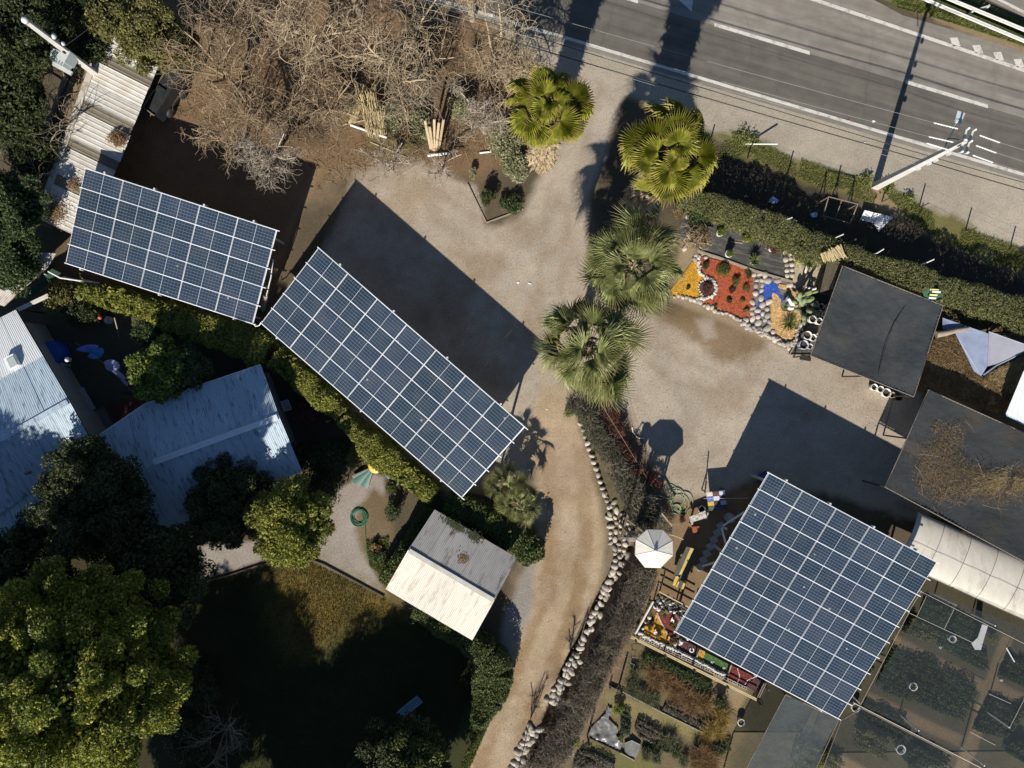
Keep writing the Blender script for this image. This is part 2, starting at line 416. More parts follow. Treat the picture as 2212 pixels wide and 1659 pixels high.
paint([(1150, 960), (1210, 930), (1280, 950), (1300, 1060), (1240, 1040), (1170, 1050)], (.36, .27, .19), .5, .5, .6)
paint([(1135, 1225), (1160, 1180), (1148, 1330), (1105, 1420), (1078, 1400), (1085, 1330), (1110, 1290)], (.30, .27, .24), .25, .3)
paint([(1262, 930), (1292, 1040), (1316, 1160), (1290, 1300), (1250, 1390), (1300, 1290), (1330, 1170), (1310, 1040), (1275, 930)], (.22, .17, .11), .3, .35, .8)
# lower left: gravel path, lawn, shaded yard
paint([(690, 1110), (730, 1060), (790, 1020), (830, 1030), (830, 1080), (800, 1120), (780, 1150), (800, 1220), (838, 1290), (800, 1275), (730, 1240), (660, 1205), (560, 1215), (440, 1250), (380, 1250), (420, 1180), (560, 1170), (680, 1150)], (.31, .275, .24), .12, .15)
paint([(770, 1090), (810, 1060), (850, 1080), (850, 1180), (830, 1250), (815, 1240), (775, 1180), (762, 1140)], (.17, .125, .075), .2, .25)
paint([(790, 1170), (840, 1170), (830, 1245), (800, 1220)], (.11, .115, .04), .3, .3, .8)
paint([(440, 1258), (560, 1225), (660, 1208), (740, 1245), (830, 1288), (920, 1340), (1010, 1385), (1060, 1440), (1030, 1600), (960, 1760), (180, 1760), (330, 1350)], LAWN_SHADED, .12, .15)  # lawn painted dark to stand for the tree shade on it
paint([(-100, 1180), (420, 1180), (440, 1262), (400, 1400), (380, 1760), (-100, 1760)], (.045, .042, .02), .4, .4)  # soil left of the lawn darkened to stand for shade
paint([(560, 1225), (660, 1206), (740, 1243), (830, 1288), (880, 1330), (760, 1340), (690, 1400), (620, 1420), (590, 1330)], (.19, .135, .036), .9, .8)  # sunlit patch of the same lawn, painted in as a lighter colour
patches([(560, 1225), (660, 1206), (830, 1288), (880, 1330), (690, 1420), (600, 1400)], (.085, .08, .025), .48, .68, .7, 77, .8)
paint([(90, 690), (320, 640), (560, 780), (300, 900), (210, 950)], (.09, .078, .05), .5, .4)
paint([(222, 880), (310, 845), (322, 870), (232, 935)], (.13, .05, .04), .05, .05)
paint([(200, 890), (225, 880), (245, 920), (213, 935)], (.18, .18, .17), .05, .05)
# by the stone wall and the thicket
paint([(1250, 870), (1360, 890), (1400, 980), (1450, 1090), (1400, 1220), (1390, 1280), (1370, 1370), (1300, 1480), (1230, 1700), (1090, 1700), (1200, 1480), (1310, 1260), (1330, 1160), (1270, 950)], (.155, .115, .075), .3, .4)
paint([(1330, 1390), (1385, 1360), (1375, 1420), (1340, 1480), (1280, 1600), (1230, 1640), (1270, 1540)], (.25, .165, .10), .3, .4, .9)
paint([(1240, 860), (1262, 870), (1290, 960), (1330, 1060), (1360, 1100), (1330, 1170), (1300, 1130), (1280, 1000)], (.10, .10, .045), .3, .4, .5)
# play yard and lower right nursery
paint([(1400, 1110), (1640, 1040), (1500, 1330), (1420, 1330), (1340, 1240)], (.22, .15, .085), .3, .35)
paint([(1380, 1330), (1650, 1500), (1700, 1700), (1220, 1700), (1300, 1520)], (.16, .125, .07), .3, .3)
paint([(1395, 1385), (1440, 1400), (1620, 1500), (1590, 1535), (1500, 1470), (1400, 1420)], TAN, .15, .2)
paint([(1300, 1490), (1340, 1500), (1520, 1580), (1548, 1590), (1540, 1620), (1420, 1560), (1320, 1545)], (.22, .185, .085), .15, .2)
paint([(1250, 1610), (1300, 1590), (1410, 1640), (1440, 1700), (1300, 1700)], (.15, .14, .055), .2, .3)
paint([(1620, 1500), (2020, 1250), (2300, 1400), (2300, 1760), (1560, 1760)], (.10, .088, .055), .3, .3)
for q in ([(1935, 1373), (2140, 1478), (2132, 1503), (1925, 1400)], [(1878, 1497), (2082, 1590), (2070, 1612), (1870, 1525)], [(2165, 1370), (2190, 1376), (2110, 1620), (2060, 1720), (2040, 1720), (2090, 1580)], [(2150, 1470), (2212, 1500), (2212, 1525), (2140, 1490)], [(1750, 1590), (1900, 1680), (1880, 1720), (1740, 1640)]):
    paint(q, (.25, .185, .11), .1, .12)
# verge along the road, ditch behind it, ground behind the hedge
paint([(1480, 330), (1570, 320), (1760, 400), (1900, 470), (2060, 540), (2260, 620), (2260, 700), (2000, 620), (1800, 520), (1500, 430)], (.05, .042, .03), .2, .3)  # soil darkened to deepen the hedge's shadow band
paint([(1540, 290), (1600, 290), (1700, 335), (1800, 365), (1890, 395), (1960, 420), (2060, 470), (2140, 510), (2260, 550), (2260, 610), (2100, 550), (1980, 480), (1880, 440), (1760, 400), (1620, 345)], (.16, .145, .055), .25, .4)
paint([(1840, 400), (1900, 398), (1960, 440), (1990, 480), (1900, 455)], (.30, .225, .135), .2, .25, .9)
paint([(1920, -40), (2212, 78), (2300, 110), (2300, 160), (2212, 125), (2060, 60), (1900, -5)], (.28, .215, .125), .15, .3)
paint([(1900, -60), (2230, 60), (2212, 92), (2060, 42), (1925, 12)], (.09, .11, .03), .2, .3)
paint([(1480, 460), (1640, 500), (1740, 540), (1800, 580), (1740, 770), (1450, 650)], (.30, .235, .15), .15, .15)
paint([(1990, 640), (2300, 700), (2300, 960), (2010, 860)], (.14, .105, .06), .3, .3)
# loose broad variation over everything
v_ = (.82 + .36 * n_mid) * (.9 + .2 * n_lo) * (.9 + .2 * n_hi)
gcol *= v_[:, None]
nx, ny = len(ax), len(ay)
ii, jj = np.meshgrid(np.arange(nx - 1), np.arange(ny - 1)); b0 = (jj * nx + ii).ravel()
GF = np.stack([b0, b0 + 1, b0 + nx + 1, b0 + nx], 1)
m_ground, nt, b = new_mat('ground')
at = nt.nodes.new('ShaderNodeAttribute'); at.attribute_name = 'soil'
v = coords(nt)
n1 = noise(nt, v, 9, 8, .75); n2 = noise(nt, v, 38, 4, .8); vo = nt.nodes.new('ShaderNodeTexVoronoi'); vo.inputs['Scale'].default_value = 11; nt.links.new(v, vo.inputs['Vector'])
f1 = ramp(nt, n1, [(.28, (.66, .65, .64)), (.72, (1.31, 1.31, 1.32))])
f2 = ramp(nt, n2, [(.2, (.72, .72, .72)), (.8, (1.26, 1.26, 1.26))])
c = mix(nt, 1.0, at.outputs['Color'], f1, 'MULTIPLY'); c = mix(nt, 1.0, c, f2, 'MULTIPLY')
dots = ramp(nt, vo.outputs['Distance'], [(.06, (1, 1, 1)), (.12, (0, 0, 0))])
c = mix(nt, math_n(nt, 'MULTIPLY', dots, .35), c, mix(nt, .6, c, (.42, .38, .33)))
nt.links.new(c, b.inputs['Base Color']); b.inputs['Roughness'].default_value = .95; b.inputs['Specular IOR Level'].default_value = .15
bump(nt, b, math_n(nt, 'ADD', n2, n1), .8, .03)
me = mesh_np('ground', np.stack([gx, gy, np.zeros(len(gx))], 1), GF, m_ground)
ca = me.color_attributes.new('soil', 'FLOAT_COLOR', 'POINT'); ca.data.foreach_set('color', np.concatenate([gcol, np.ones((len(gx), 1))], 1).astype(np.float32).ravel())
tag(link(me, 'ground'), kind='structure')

# ------------------------------------------------------------------ road
ROT = -math.atan(.2985)      # the road runs down to the right in plan
def asphalt(name, col, track=0.0):
    m, nt, b = new_mat(name)
    v = coords(nt, 'Object', -ROT, (1, 1, 1)); vs = coords(nt, 'Object', -ROT, (.03, .55, 1))
    n1 = noise(nt, v, 1.2, 6); n2 = noise(nt, v, 45, 3, .8); n3 = noise(nt, vs, 3.2, 4)
    c = ramp(nt, n1, [(.3, mul(col, .86)), (.7, mul(col, 1.12))])
    c = mix(nt, 1.0, c, ramp(nt, n3, [(.3, (.8 - track, .8 - track, .8 - track)), (.7, (1.16 + track, 1.15 + track, 1.12 + track))]), 'MULTIPLY')
    c = mix(nt, 1.0, c, ramp(nt, n2, [(.2, (.78, .78, .78)), (.8, (1.2, 1.2, 1.2))]), 'MULTIPLY')
    cr = nt.nodes.new('ShaderNodeTexVoronoi'); cr.feature = 'DISTANCE_TO_EDGE'; cr.inputs['Scale'].default_value = .16
    wv = nt.nodes.new('ShaderNodeMix'); wv.data_type = 'VECTOR'; wv.inputs[0].default_value = .35; nz = nt.nodes.new('ShaderNodeTexNoise'); nz.inputs['Scale'].default_value = 1.5; nt.links.new(v, nz.inputs['Vector'])
    nt.links.new(v, wv.inputs[4]); nt.links.new(nz.outputs['Color'], wv.inputs[5]); nt.links.new(wv.outputs[1], cr.inputs['Vector'])
    ck = ramp(nt, cr.outputs['Distance'], [(.0, (1, 1, 1)), (.012, (0, 0, 0))])
    c = mix(nt, math_n(nt, 'MULTIPLY', ck, .22), c, mul(col, .45))
    nt.links.new(c, b.inputs['Base Color']); b.inputs['Roughness'].default_value = .85; b.inputs['Specular IOR Level'].default_value = .25
    bump(nt, b, n2, .4, .01); return m
def Lo(u): return 57 + .2985 * (u - 1139)
def Ce(u): return 53 + .2995 * (u - 1543)
def sheet(name, uvs, z, mat):
    o = MB().face([P(u, v) + Vector((0, 0, z)) for u, v in uvs][::-1]).build(name, mat); return tag(o, kind='structure')
M_ROAD = asphalt('asphalt_worn', (.225, .205, .18), .05); M_LANE = asphalt('asphalt_dark', (.125, .115, .10), .06)
sheet('road', [(300, -520), (300, Lo(300) + 13), (3200, Lo(3200) + 13), (3200, 520), (2212, 113), (2080, 70), (1950, 33), (1870, -10), (1700, -520)], .004, M_ROAD)
sheet('road_lane', [(300, Lo(300) - 520), (300, Lo(300) - 1), (3200, Lo(3200) - 1), (3200, Ce(3200) + 2), (1139, Ce(1139) + 2)], .008, M_LANE)
sheet('road_far', [(2050, -40), (1900, -300), (3000, -300), (3000, 330), (2230, 45)], .004, M_ROAD)
M_PAINT = M('road_paint', (.58, .555, .51), .7, .1, 3, stain=(.36, .33, .29), stain_at=(.5, .62), stain_scale=2.2, bmp=.1)
def stripe(u0, u1, fn, wpx, z=.012):
    h = wpx / 2; n = max(1, int((u1 - u0) / 60)); mb = MB()
    us = [u0 + (u1 - u0) * i / n for i in range(n + 1)]
    V = [P(u, fn(u) + s) + Vector((0, 0, z)) for u in us for s in (h, -h)]
    mb.add(V, [(2 * i, 2 * i + 2, 2 * i + 3, 2 * i + 1) for i in range(n)])
    return tag(mb.build('lane_marking', M_PAINT), kind='structure')
stripe(600, 2900, Lo, 7.0)
stripe(1300, 2900, lambda u: 152 + .337 * (u - 2212), 8.0)
for s0, s1 in ((1180, 1378), (1543, 1749), (1956, 2134), (2330, 2530)): stripe(s0, s1, Ce, 8.0)
stripe(2100, 2600, lambda u: 27 + .52 * (u - 2212), 7.0)
for u, v in ((2063, 91), (2112, 107), (2157, 122), (2201, 137), (2250, 153)):
    tag(MB().face([P(u + a, v + b_) + Vector((0, 0, .012)) for a, b_ in ((12, 9), (5, -10), (-12, -9), (-5, 8))]).build('lane_marking', M_PAINT), kind='structure')
tag(MB().face([P(u, v) + Vector((0, 0, .012)) for u, v in ((1494, 25), (1497, 2), (1440, -30), (1464, -2))]).build('lane_marking', M_PAINT), kind='structure')
# ================================================================== SOLAR CARPORTS
m_pv, nt, b = new_mat('solar_glass')
uv = nt.nodes.new('ShaderNodeUVMap'); s_ = nt.nodes.new('ShaderNodeSeparateXYZ'); nt.links.new(uv.outputs[0], s_.inputs[0])
def gridline(ax_, n, wd, soft=.02):
    f = math_n(nt, 'FRACT', math_n(nt, 'MULTIPLY', s_.outputs[ax_], n)); f = math_n(nt, 'PINGPONG', f, .5)
    return ramp(nt, f, [(wd, (1, 1, 1)), (wd + soft, (0, 0, 0))])
oi = nt.nodes.new('ShaderNodeObjectInfo').outputs['Random']
cell = ramp(nt, oi, [(0, (.015, .031, .052)), (.5, (.019, .036, .064)), (1, (.027, .042, .074))])
pos = nt.nodes.new('ShaderNodeNewGeometry').outputs['Position']; blot = ramp(nt, noise(nt, pos, .22, 4), [(.3, (.78, .82, .84)), (.7, (1.3, 1.22, 1.16))]); cell = mix(nt, 1.0, cell, blot, 'MULTIPLY')
dust = ramp(nt, noise(nt, pos, .9, 6, .7), [(.45, (0, 0, 0)), (.8, (1, 1, 1))]); cell = mix(nt, math_n(nt, 'MULTIPLY', dust, .22), cell, (.16, .15, .13))
drop = nt.nodes.new('ShaderNodeTexVoronoi'); drop.inputs['Scale'].default_value = .75; nt.links.new(pos, drop.inputs['Vector']); drops = ramp(nt, drop.outputs['Distance'], [(.030, (1, 1, 1)), (.055, (0, 0, 0))])
c = mix(nt, math_n(nt, 'MULTIPLY', gridline(0, 12, .03), .20), cell, (.40, .46, .52))
c = mix(nt, math_n(nt, 'MULTIPLY', gridline(1, 6, .035), .34), c, (.46, .52, .58))
cen = math_n(nt, 'COMPARE', s_.outputs[0], .5, .0055); c = mix(nt, math_n(nt, 'MULTIPLY', cen, .75), c, (.62, .66, .70))
c = mix(nt, math_n(nt, 'MULTIPLY', drops, .7), c, (.45, .44, .42))
nt.links.new(c, b.inputs['Base Color']); b.inputs['Roughness'].default_value = .22; b.inputs['Specular IOR Level'].default_value = .5
M_ALU = M('aluminium_frame', (.72, .74, .77), .45, .08, 4, spec=.5)
M_GALV = M('galvanised_steel', (.66, .67, .68), .45, .15, 6, spec=.5, stain=(.45, .45, .45))
M_POST = M('painted_steel_post', (.42, .42, .41), .5, .15, 5)
def panel_mesh(L, W):
    t, f = .035, .013; V = []; F = []; FM = []
    o = [(-L / 2, -W / 2), (L / 2, -W / 2), (L / 2, W / 2), (-L / 2, W / 2)]; i_ = [(-L / 2 + f, -W / 2 + f), (L / 2 - f, -W / 2 + f), (L / 2 - f, W / 2 - f), (-L / 2 + f, W / 2 - f)]
    V += [(x, y, -t) for x, y in o] + [(x, y, 0) for x, y in o] + [(x, y, 0) for x, y in i_] + [(x, y, -.004) for x, y in i_]
    UV = [(0, 0)] * 12 + [(0, 0), (1, 0), (1, 1), (0, 1)]
    for j in range(4):
        k = (j + 1) % 4; F += [(j, k, 4 + k, 4 + j), (4 + j, 4 + k, 8 + k, 8 + j), (8 + j, 8 + k, 12 + k, 12 + j)]; FM += [1, 1, 1]
    F += [(12, 13, 14, 15), (3, 2, 1, 0)]; FM += [0, 1]
    return mesh_np('solar_panel', V, F, [m_pv, M_ALU], uv=UV, fm=FM)
def carport(label, T, Rr, B, L, zh, zl, cols, rows, posts_at):
    """T-Rr is the high edge, L-B the low edge; panels lie with their long side along the high edge"""
    t, r, b_, l = P(*T, zh), P(*Rr, zh), P(*B, zl), P(*L, zl)
    ex = ((r - t) + (b_ - l)) / 2; W = ex.length; ex.normalize()
    ey = ((l - t) + (b_ - r)) / 2; ey -= ex * ey.dot(ex); D = ey.length; ey.normalize()
    n = ex.cross(ey); n = -n if n.z < 0 else n
    cen_ = (t + r + b_ + l) / 4; O = cen_ - ex * W / 2 - ey * D / 2
    root = thing('solar_carport', label, 'solar carport', (cen_.x, cen_.y, 0), 'solar carports over the gravel yard')
    gx_, gy_ = .036, .018; pl = W / cols - gx_; pw = D / rows - gy_
    me = panel_mesh(pl, pw)
    rot = Matrix((ex, -ey, n)).transposed()
    for i in range(cols):
        for j in range(rows):
            c_ = O + ex * (i + .5) * W / cols + ey * (j + .5) * D / rows
            o = link(me, 'solar_panel', root)
            tw = Matrix.Rotation(random.gauss(0, .006), 3, 'X') @ Matrix.Rotation(random.gauss(0, .004), 3, 'Y')
            o.matrix_local = Matrix.Translation(c_ - root_loc(root)) @ (rot @ tw).to_4x4()
    for j in range(rows + 1):      # rails under every panel joint, ends running past the array
        p = O + ey * (j * D / rows) - n * .03
        a0 = .06 + random.uniform(0, .05); a1 = .16 + random.uniform(0, .12)
        MB().beam(p - ex * a0, p + ex * (W + a1), .045, .05, up=n).build('rail', M_ALU, root)
    for i in range(cols + 1):
        p = O + ex * (i * W / cols) - n * .085
        MB().beam(p - ey * .03, p + ey * (D + .03), .06, .05, up=n).build('rafter', M_GALV, root)
    for j in posts_at[1]:
        p = O + ey * (j * D) - n * .20
        MB().beam(p + ex * .05, p + ex * (W - .05), .10, .16, up=n).build('beam', M_GALV, root)
        for i in posts_at[0]:
            q = p + ex * (i * W)
            MB().box((q.x, q.y, q.z / 2 - .04), (.13, .13, q.z - .04)).build('post', M_POST, root)
    for i in (.1, .36, .62, .88):  # post caps that show past the high edge
        q = O + ex * (W * i) - ey * .10
        MB().box((q.x, q.y, q.z - .18), (.09, .09, .42)).build('post_cap', M_GALV, root)
    for i in (.08, .5, .9):
        q = O + ex * (W * i) + ey * (D + .07)
        MB().box((q.x, q.y, q.z - .16), (.08, .08, .34)).build('post_cap', M_GALV, root)
    return root
carport('solar carport over the corrugated shed end, five panels long', (187, 365), (597, 497), (545, 700), (138, 567), 3.65, 2.7, 5, 5, ((.06, .5, .94), (.06, .94)))
carport('longest solar carport, seven panels long, slanting across the yard', (690, 537), (1130, 920), (1000, 1077), (562, 697), 3.7, 2.6, 7, 5, ((.05, .35, .65, .95), (.06, .94)))
carport('largest solar carport, ten rows deep, beside the white shelter', (1660, 1022), (2025, 1215), (1810, 1553), (1460, 1365), 4.0, 2.75, 5, 10, ((.05, .5, .95), (.04, .5, .96)))
# diagonal braces and cable pipe beside the first two carports
b_ = thing('leaning_stump_post', 'weathered timber post with white cable between two solar carports', 'post', P(575, 665, 0))
MB().tube([P(567, 668, 0), P(578, 620, 2.0)], .17, 8, r2=.13).build('post', M('weathered_timber', (.33, .29, .23), .9, .3, 9, bmp=.3), b_)
MB().tube([P(575, 640, 1.9), P(585, 600, 2.3), P(590, 560, 2.6)], .035, 6).build('brace', M_GALV, b_)
MB().tube([P(548, 700, 2.4), P(552, 705, 2.3), P(560, 703, 2.4), P(566, 694, 2.55)], .03, 6).build('cable', M('white_cable', (.75, .75, .74), .5, .05), b_)
# ================================================================== FAN PALMS
M_FROND_Y = LEAF('palm_leaf_yellow_green', (.15, .18, .02), (.34, .335, .042), (.54, .48, .09), .28, .45, 1.2, tip=((.42, .33, .10), .84, 1.12))
M_FROND_G = LEAF('palm_leaf_grey_green', (.12, .155, .05), (.30, .325, .12), (.50, .49, .23), .22, .42, 1.2, tip=((.44, .36, .15), .85, 1.12))
M_DEAD = LEAF('dead_palm_leaf', (.30, .22, .13), (.44, .35, .22), (.52, .43, .30), .15, .8, 1.0)
M_PTRUNK = M('palm_trunk', (.20, .16, .12), .95, .4, 6, bmp=.8, bscale=14, stretch=(1, 1, 3))
def frond_mesh(name, mat, R_, nseg, spread, split, pet, droop, seed, fold=.05, pitch=0):
    """a costapalmate fan: petiole along +X, blade of folded segments that split and droop at the tips"""
    r2 = random.Random(seed); V = []; F = []; UV = []
    def quad(a, b_, c_, d, ua, ub, uc, ud):
        k = len(V); V.extend([a, b_, c_, d]); UV.extend([ua, ub, uc, ud]); F.append((k, k + 1, k + 2, k + 3))
    wp = .03
    quad((0, -wp, .0), (pet, -wp * .55, 0), (pet, wp * .55, 0), (0, wp, 0), (.5, .1), (.5, .2), (.5, .2), (.5, .1))
    quad((0, 0, -wp), (pet, 0, -wp * .5), (pet, 0, wp * .3), (0, 0, wp * .6), (.5, .1), (.5, .2), (.5, .2), (.5, .1))
    da = spread / nseg
    def bend(x, y, r, a):   # blade curves down along its rib and lifts at the shoulders
        t = max(0, r / R_); z = -droop * R_ * t * t * (.55 + .45 * math.cos(a)) + .20 * R_ * abs(math.sin(a)) * t * (1 - .5 * t)
        return z
    for i in range(nseg):
        a = -spread / 2 + (i + .5) * da; L = R_ * (.72 + .28 * math.cos(a * .75)) * r2.uniform(.93, 1.07)
        ks = []
        for q, half in ((.02, .5), (split * .55, .5), (split, .46), ((split + 1) / 2, .24), (1.0, .02)):
            r = L * q; w_ = half * da * (r if q <= split else L * split)
            tip = 0 if q <= split else (q - split) / (1 - split)
            hang = -L * tip * tip * r2.uniform(.02, .24) * (1 + droop)
            sw = tip * r2.uniform(-.05, .05) * L
            ca, sa = math.cos(a), math.sin(a); cx, cy = pet + r * ca - sa * sw, r * sa + ca * sw
            z = bend(cx, cy, r, a) + hang; fz = fold * r * da * 2.2 if q <= split else fold * L * split * da * 1.2 * (1 - tip)
            def tl(p): x_ = p[0] - pet; return (pet + x_ * math.cos(pitch) + p[2] * math.sin(pitch), p[1], -x_ * math.sin(pitch) + p[2] * math.cos(pitch))
            ks.append((tl((cx + sa * w_, cy - ca * w_, z - fz)), tl((cx, cy, z + fz)), tl((cx - sa * w_, cy + ca * w_, z - fz)), q))
        for (l0, c0, r0, q0), (l1, c1, r1, q1) in zip(ks, ks[1:]):
            quad(l0, l1, c1, c0, (i, q0), (i, q1), (i + .5, q1), (i + .5, q0)); quad(c0, c1, r1, r0, (i + .5, q0), (i + .5, q1), (i + 1, q1), (i + 1, q0))
    return mesh_np(name, V, F, mat, uv=UV)
def palm(label, u, v, h, pet, R_, kind, nf, skirt=0.0, seed=1, tr=.26, lean=(0, 0), elmin=-42, name='fan_palm'):
    c = P(u, v, h); base = Vector((c.x - lean[0], c.y - lean[1], 0))
    root = thing(name, label, 'palm tree', base, 'fan palms by the entrance' if h > 5 else 'young palms by the track')
    rr = random.Random(seed)
    mat = M_FROND_Y if kind == 'y' else M_FROND_G
    fm = [frond_mesh('frond', mat, R_ * q, 30 if kind == 'y' else 26, R(225 if kind == 'y' else 172), .64 if kind == 'y' else .42, pet * p_, dr, seed * 10 + i, (.50 if kind == 'y' else .34), pitch * (1 if kind == 'y' else .55))
          for i, (q, p_, dr, pitch) in enumerate(((1, 1, .22, .5), (.95, 1.08, .34, .35), (1.05, .92, .15, .65), (.9, 1.0, .42, .2), (1.0, .8, .28, .8)))]
    sp = base + Vector((lean[0] * .5, lean[1] * .5, h * .5))
    MB().tube([base, base.lerp(c, .35), base.lerp(c, .7), c - Vector((0, 0, .15))], tr * 1.25, 12, r2=tr * .9).build('trunk', M_PTRUNK, root)
    for k in range(nf):
        t = (k + .5) / nf; az = k * 2.39996 + rr.uniform(-.2, .2)
        el = R(80 - (80 - elmin) * t ** .75 + rr.uniform(-22, 22)); sc_ = (.62 + .38 * min(1, t * 2.2)) * rr.uniform(.78, 1.08)
        o = link(fm[rr.randrange(5)], 'frond', root)
        o.matrix_local = Matrix.Translation(c - base + Vector((math.cos(az), math.sin(az), 0)) * .07) @ Matrix.Rotation(az, 4, 'Z') @ Matrix.Rotation(-el, 4, 'Y') @ Matrix.Rotation(rr.uniform(-.85, .85), 4, 'X') @ Matrix.Diagonal((sc_, sc_, sc_, 1))
    pts_, cc_ = clump_points(c - Vector((0, 0, .25)), (tr * 1.6, tr * 1.6, .4), 420, 14, .22, .3); V, F = leaf_arrays(pts_, .34, .1, .3, crown_dirs(pts_, c) + np.array([0, 0, .5]), .3); obj_np('crown_heart', V, F, M_DEAD, root)
    fd = [frond_mesh('dead_frond', M_DEAD, R_ * .8, 18, R(150), .45, pet * .8, .3, seed * 10 + 7 + i, .3) for i in range(2)]
    for k in range(int(10 + 16 * (skirt > 0))):
        az = k * 2.39996 + 1.0; el = R(rr.uniform(-72, -50)); dz = rr.uniform(.1, .5)
        o = link(fd[k % 2], 'dead_frond', root)
        o.matrix_local = Matrix.Translation(c - base - Vector((0, 0, dz))) @ Matrix.Rotation(az, 4, 'Z') @ Matrix.Rotation(-el, 4, 'Y') @ Matrix.Rotation(rr.uniform(-.5, .5), 4, 'X')
    if skirt:    # the thatch of old leaves hanging down the trunk
        n = 2600; t = rng.uniform(0, 1, n); a = rng.uniform(0, 2 * np.pi, n); z = h - .5 - t * (h - 2.2)
        r = tr + (skirt - tr) * (.75 + .25 * np.sin(t * 9 + a * 2)) * rng.uniform(.55, 1.0, n) * (1 - .25 * t)
        pts = np.stack([base.x + r * np.cos(a) + lean[0] * z / h, base.y + r * np.sin(a) + lean[1] * z / h, z], 1)
        dirs = np.stack([np.cos(a) * .35, np.sin(a) * .35, -np.ones(n)], 1)
        V, F = leaf_arrays(pts, .85, .0, .22, dirs, .2)
        o = obj_np('dead_leaf_skirt', V, F, M_DEAD, root); o['kind'] = 'stuff'
    return root
palm('tall yellow-green fan palm beside the bare curly willows', 1186, 228, 10.3, 1.3, 1.22, 'y', 34, .80, 3)
palm('tallest yellow-green fan palm beside the road shoulder and long hedge', 1456, 325, 11.2, 1.45, 1.34, 'y', 37, 1.05, 5)
palm('grey-green fan palm between the rock garden and the yard', 1372, 572, 8.2, 1.7, 1.65, 'g', 46, 0, 7)
palm('grey-green fan palm standing alone at the head of the dirt track', 1270, 752, 8.0, 1.8, 1.75, 'g', 50, 0, 9)
palm('low young palm between the longest carport and the track', 1118, 1085, 2.3, .75, .8, 'g', 22, 0, 11, .14, elmin=-25, name='young_palm')
palm('second young palm half under the corner of the longest carport', 1092, 1050, 2.0, .8, .8, 'g', 16, 0, 13, .12, elmin=-20, name='young_palm')
# ================================================================== POLES, WIRES, GUARDRAIL, VERGE
M_CONC = M('pole_concrete', (.54, .52, .49), .75, .12, 3, bmp=.15, bscale=30, stain=(.45, .43, .41), stain_at=(.58, .72))
M_INS = M('insulator_glaze', (.70, .70, .68), .3, .05)
M_WIRE = M('bare_wire', (.30, .30, .29), .5, .05)
M_CABLE = M('black_cable', (.03, .03, .03), .6, .1)
M_LAMP = M('lamp_housing', (.50, .55, .56), .4, .08)
M_DIFF = M('lamp_glass', (.62, .72, .73), .25, .05)
M_STEELW = M('guardrail_steel', (.52, .52, .50), .45, .12, 3, stain=(.5, .48, .45))
hT = 8.6
pb, pt_ = P(1890, 403), P(2086, 304, hT)
pole = thing('utility_pole', 'tall pale concrete power pole with cross arms and street lamp', 'utility pole', pb)
def on_pole(h): return pb.lerp(pt_, h / hT)
MB().beam(pb - Vector((0, 0, .2)), pt_, .44, .34, w2=.20, h2=.16, up=Vector((-.28, -.96, 0))).build('shaft', M_CONC, pole)
ends = {}
for k, (a, b2) in enumerate((((2087, 280), (2073, 330)), ((2101, 283), (2085, 332)))):
    a3, b3 = P(*a, hT - .25), P(*b2, hT - .25)
    MB().beam(a3, b3, .10, .12).build('cross_arm', M_STEELW, pole)
    for q in (a3, a3.lerp(b3, .5), b3):
        MB().lathe(q + Vector((0, 0, .06)), [(.0, 0), (.06, .0), (.03, .06), (.08, .1), (.05, .16), (.07, .2), (.0, .26)], 8).build('insulator', M_INS, pole)
rods = [((2017, 265), (2069, 278)), ((2006, 295), (2059, 307)), ((2001, 309), (2047, 323)), ((2116, 292), (2160, 308)), ((2108, 314), (2152, 330)), ((2101, 335), (2145, 351))]
for a, b2 in rods:
    A, B_ = P(*a, hT - .1), P(*b2, hT - .1); mb = MB(); d = B_ - A
    mb.tube([A, B_], .03, 6)
    for t in (.08, .2, .32, .44, .56, .68, .8, .92): mb.lathe(A + d * t, [(.028, -.03), (.055, 0), (.028, .03)], 8, axis=d)
    mb.build('rod_insulator', M_INS, pole)
arm0, arm1 = on_pole(6.6), P(2069, 262, 7.5)
MB().tube([arm0, arm0.lerp(arm1, .12) + Vector((0, 0, .1)), arm1], .045, 8).build('lamp_arm', M_STEELW, pole)
L0, L1 = P(2069, 263, 7.5), P(2076, 242, 7.5)
lamp = MB().beam(L0, L1, .36, .10, h2=.06, w2=.40).build('lamp_head', M_LAMP, pole)
MB().beam(L0.lerp(L1, .25) - Vector((0, 0, .065)), L0.lerp(L1, .9) - Vector((0, 0, .065)), .28, .03).build('lamp_glass', M_DIFF, lamp)
MB().beam(L0.lerp(L1, .12) + Vector((0, 0, .05)), L0.lerp(L1, -.18) + Vector((0, 0, .04)), .30, .08).build('lamp_neck', M_STEELW, pole)
for h in (4.2, 5.2, 5.8, 6.9):
    q = on_pole(h); MB().box(q, (.42 - h * .03, .34 - h * .02, .06), R(-15)).build('clamp', M_GALV, pole)
    q2 = q + Vector((.22, -.14, 0)); MB().box(q2, (.16, .12, .2), R(20)).build('cable_bracket', M_GALV, pole)
MB().tube([on_pole(8.3) + Vector((-.12, .16, 0)), on_pole(8.0) + Vector((-.45, .35, -.1)), on_pole(7.3) + Vector((-.2, .18, 0))], .03, 6).build('drop_wire', M_CABLE, pole)
def wire(name, label, cat, a, b, r, mat, sag, group=None, end=None):
    pts = [a.lerp(b, t) - Vector((0, 0, sag * 4 * t * (1 - t))) for t in [i / 24 for i in range(25)]]
    o = MB().tube(pts, r, 4).build(name, mat, None, a); tag(o, label, cat, group); return o
lab = ('power wire over the lane, farthest from the yard', 'power wire over the lane, middle one of three', 'power wire over the lane, nearest to the yard')
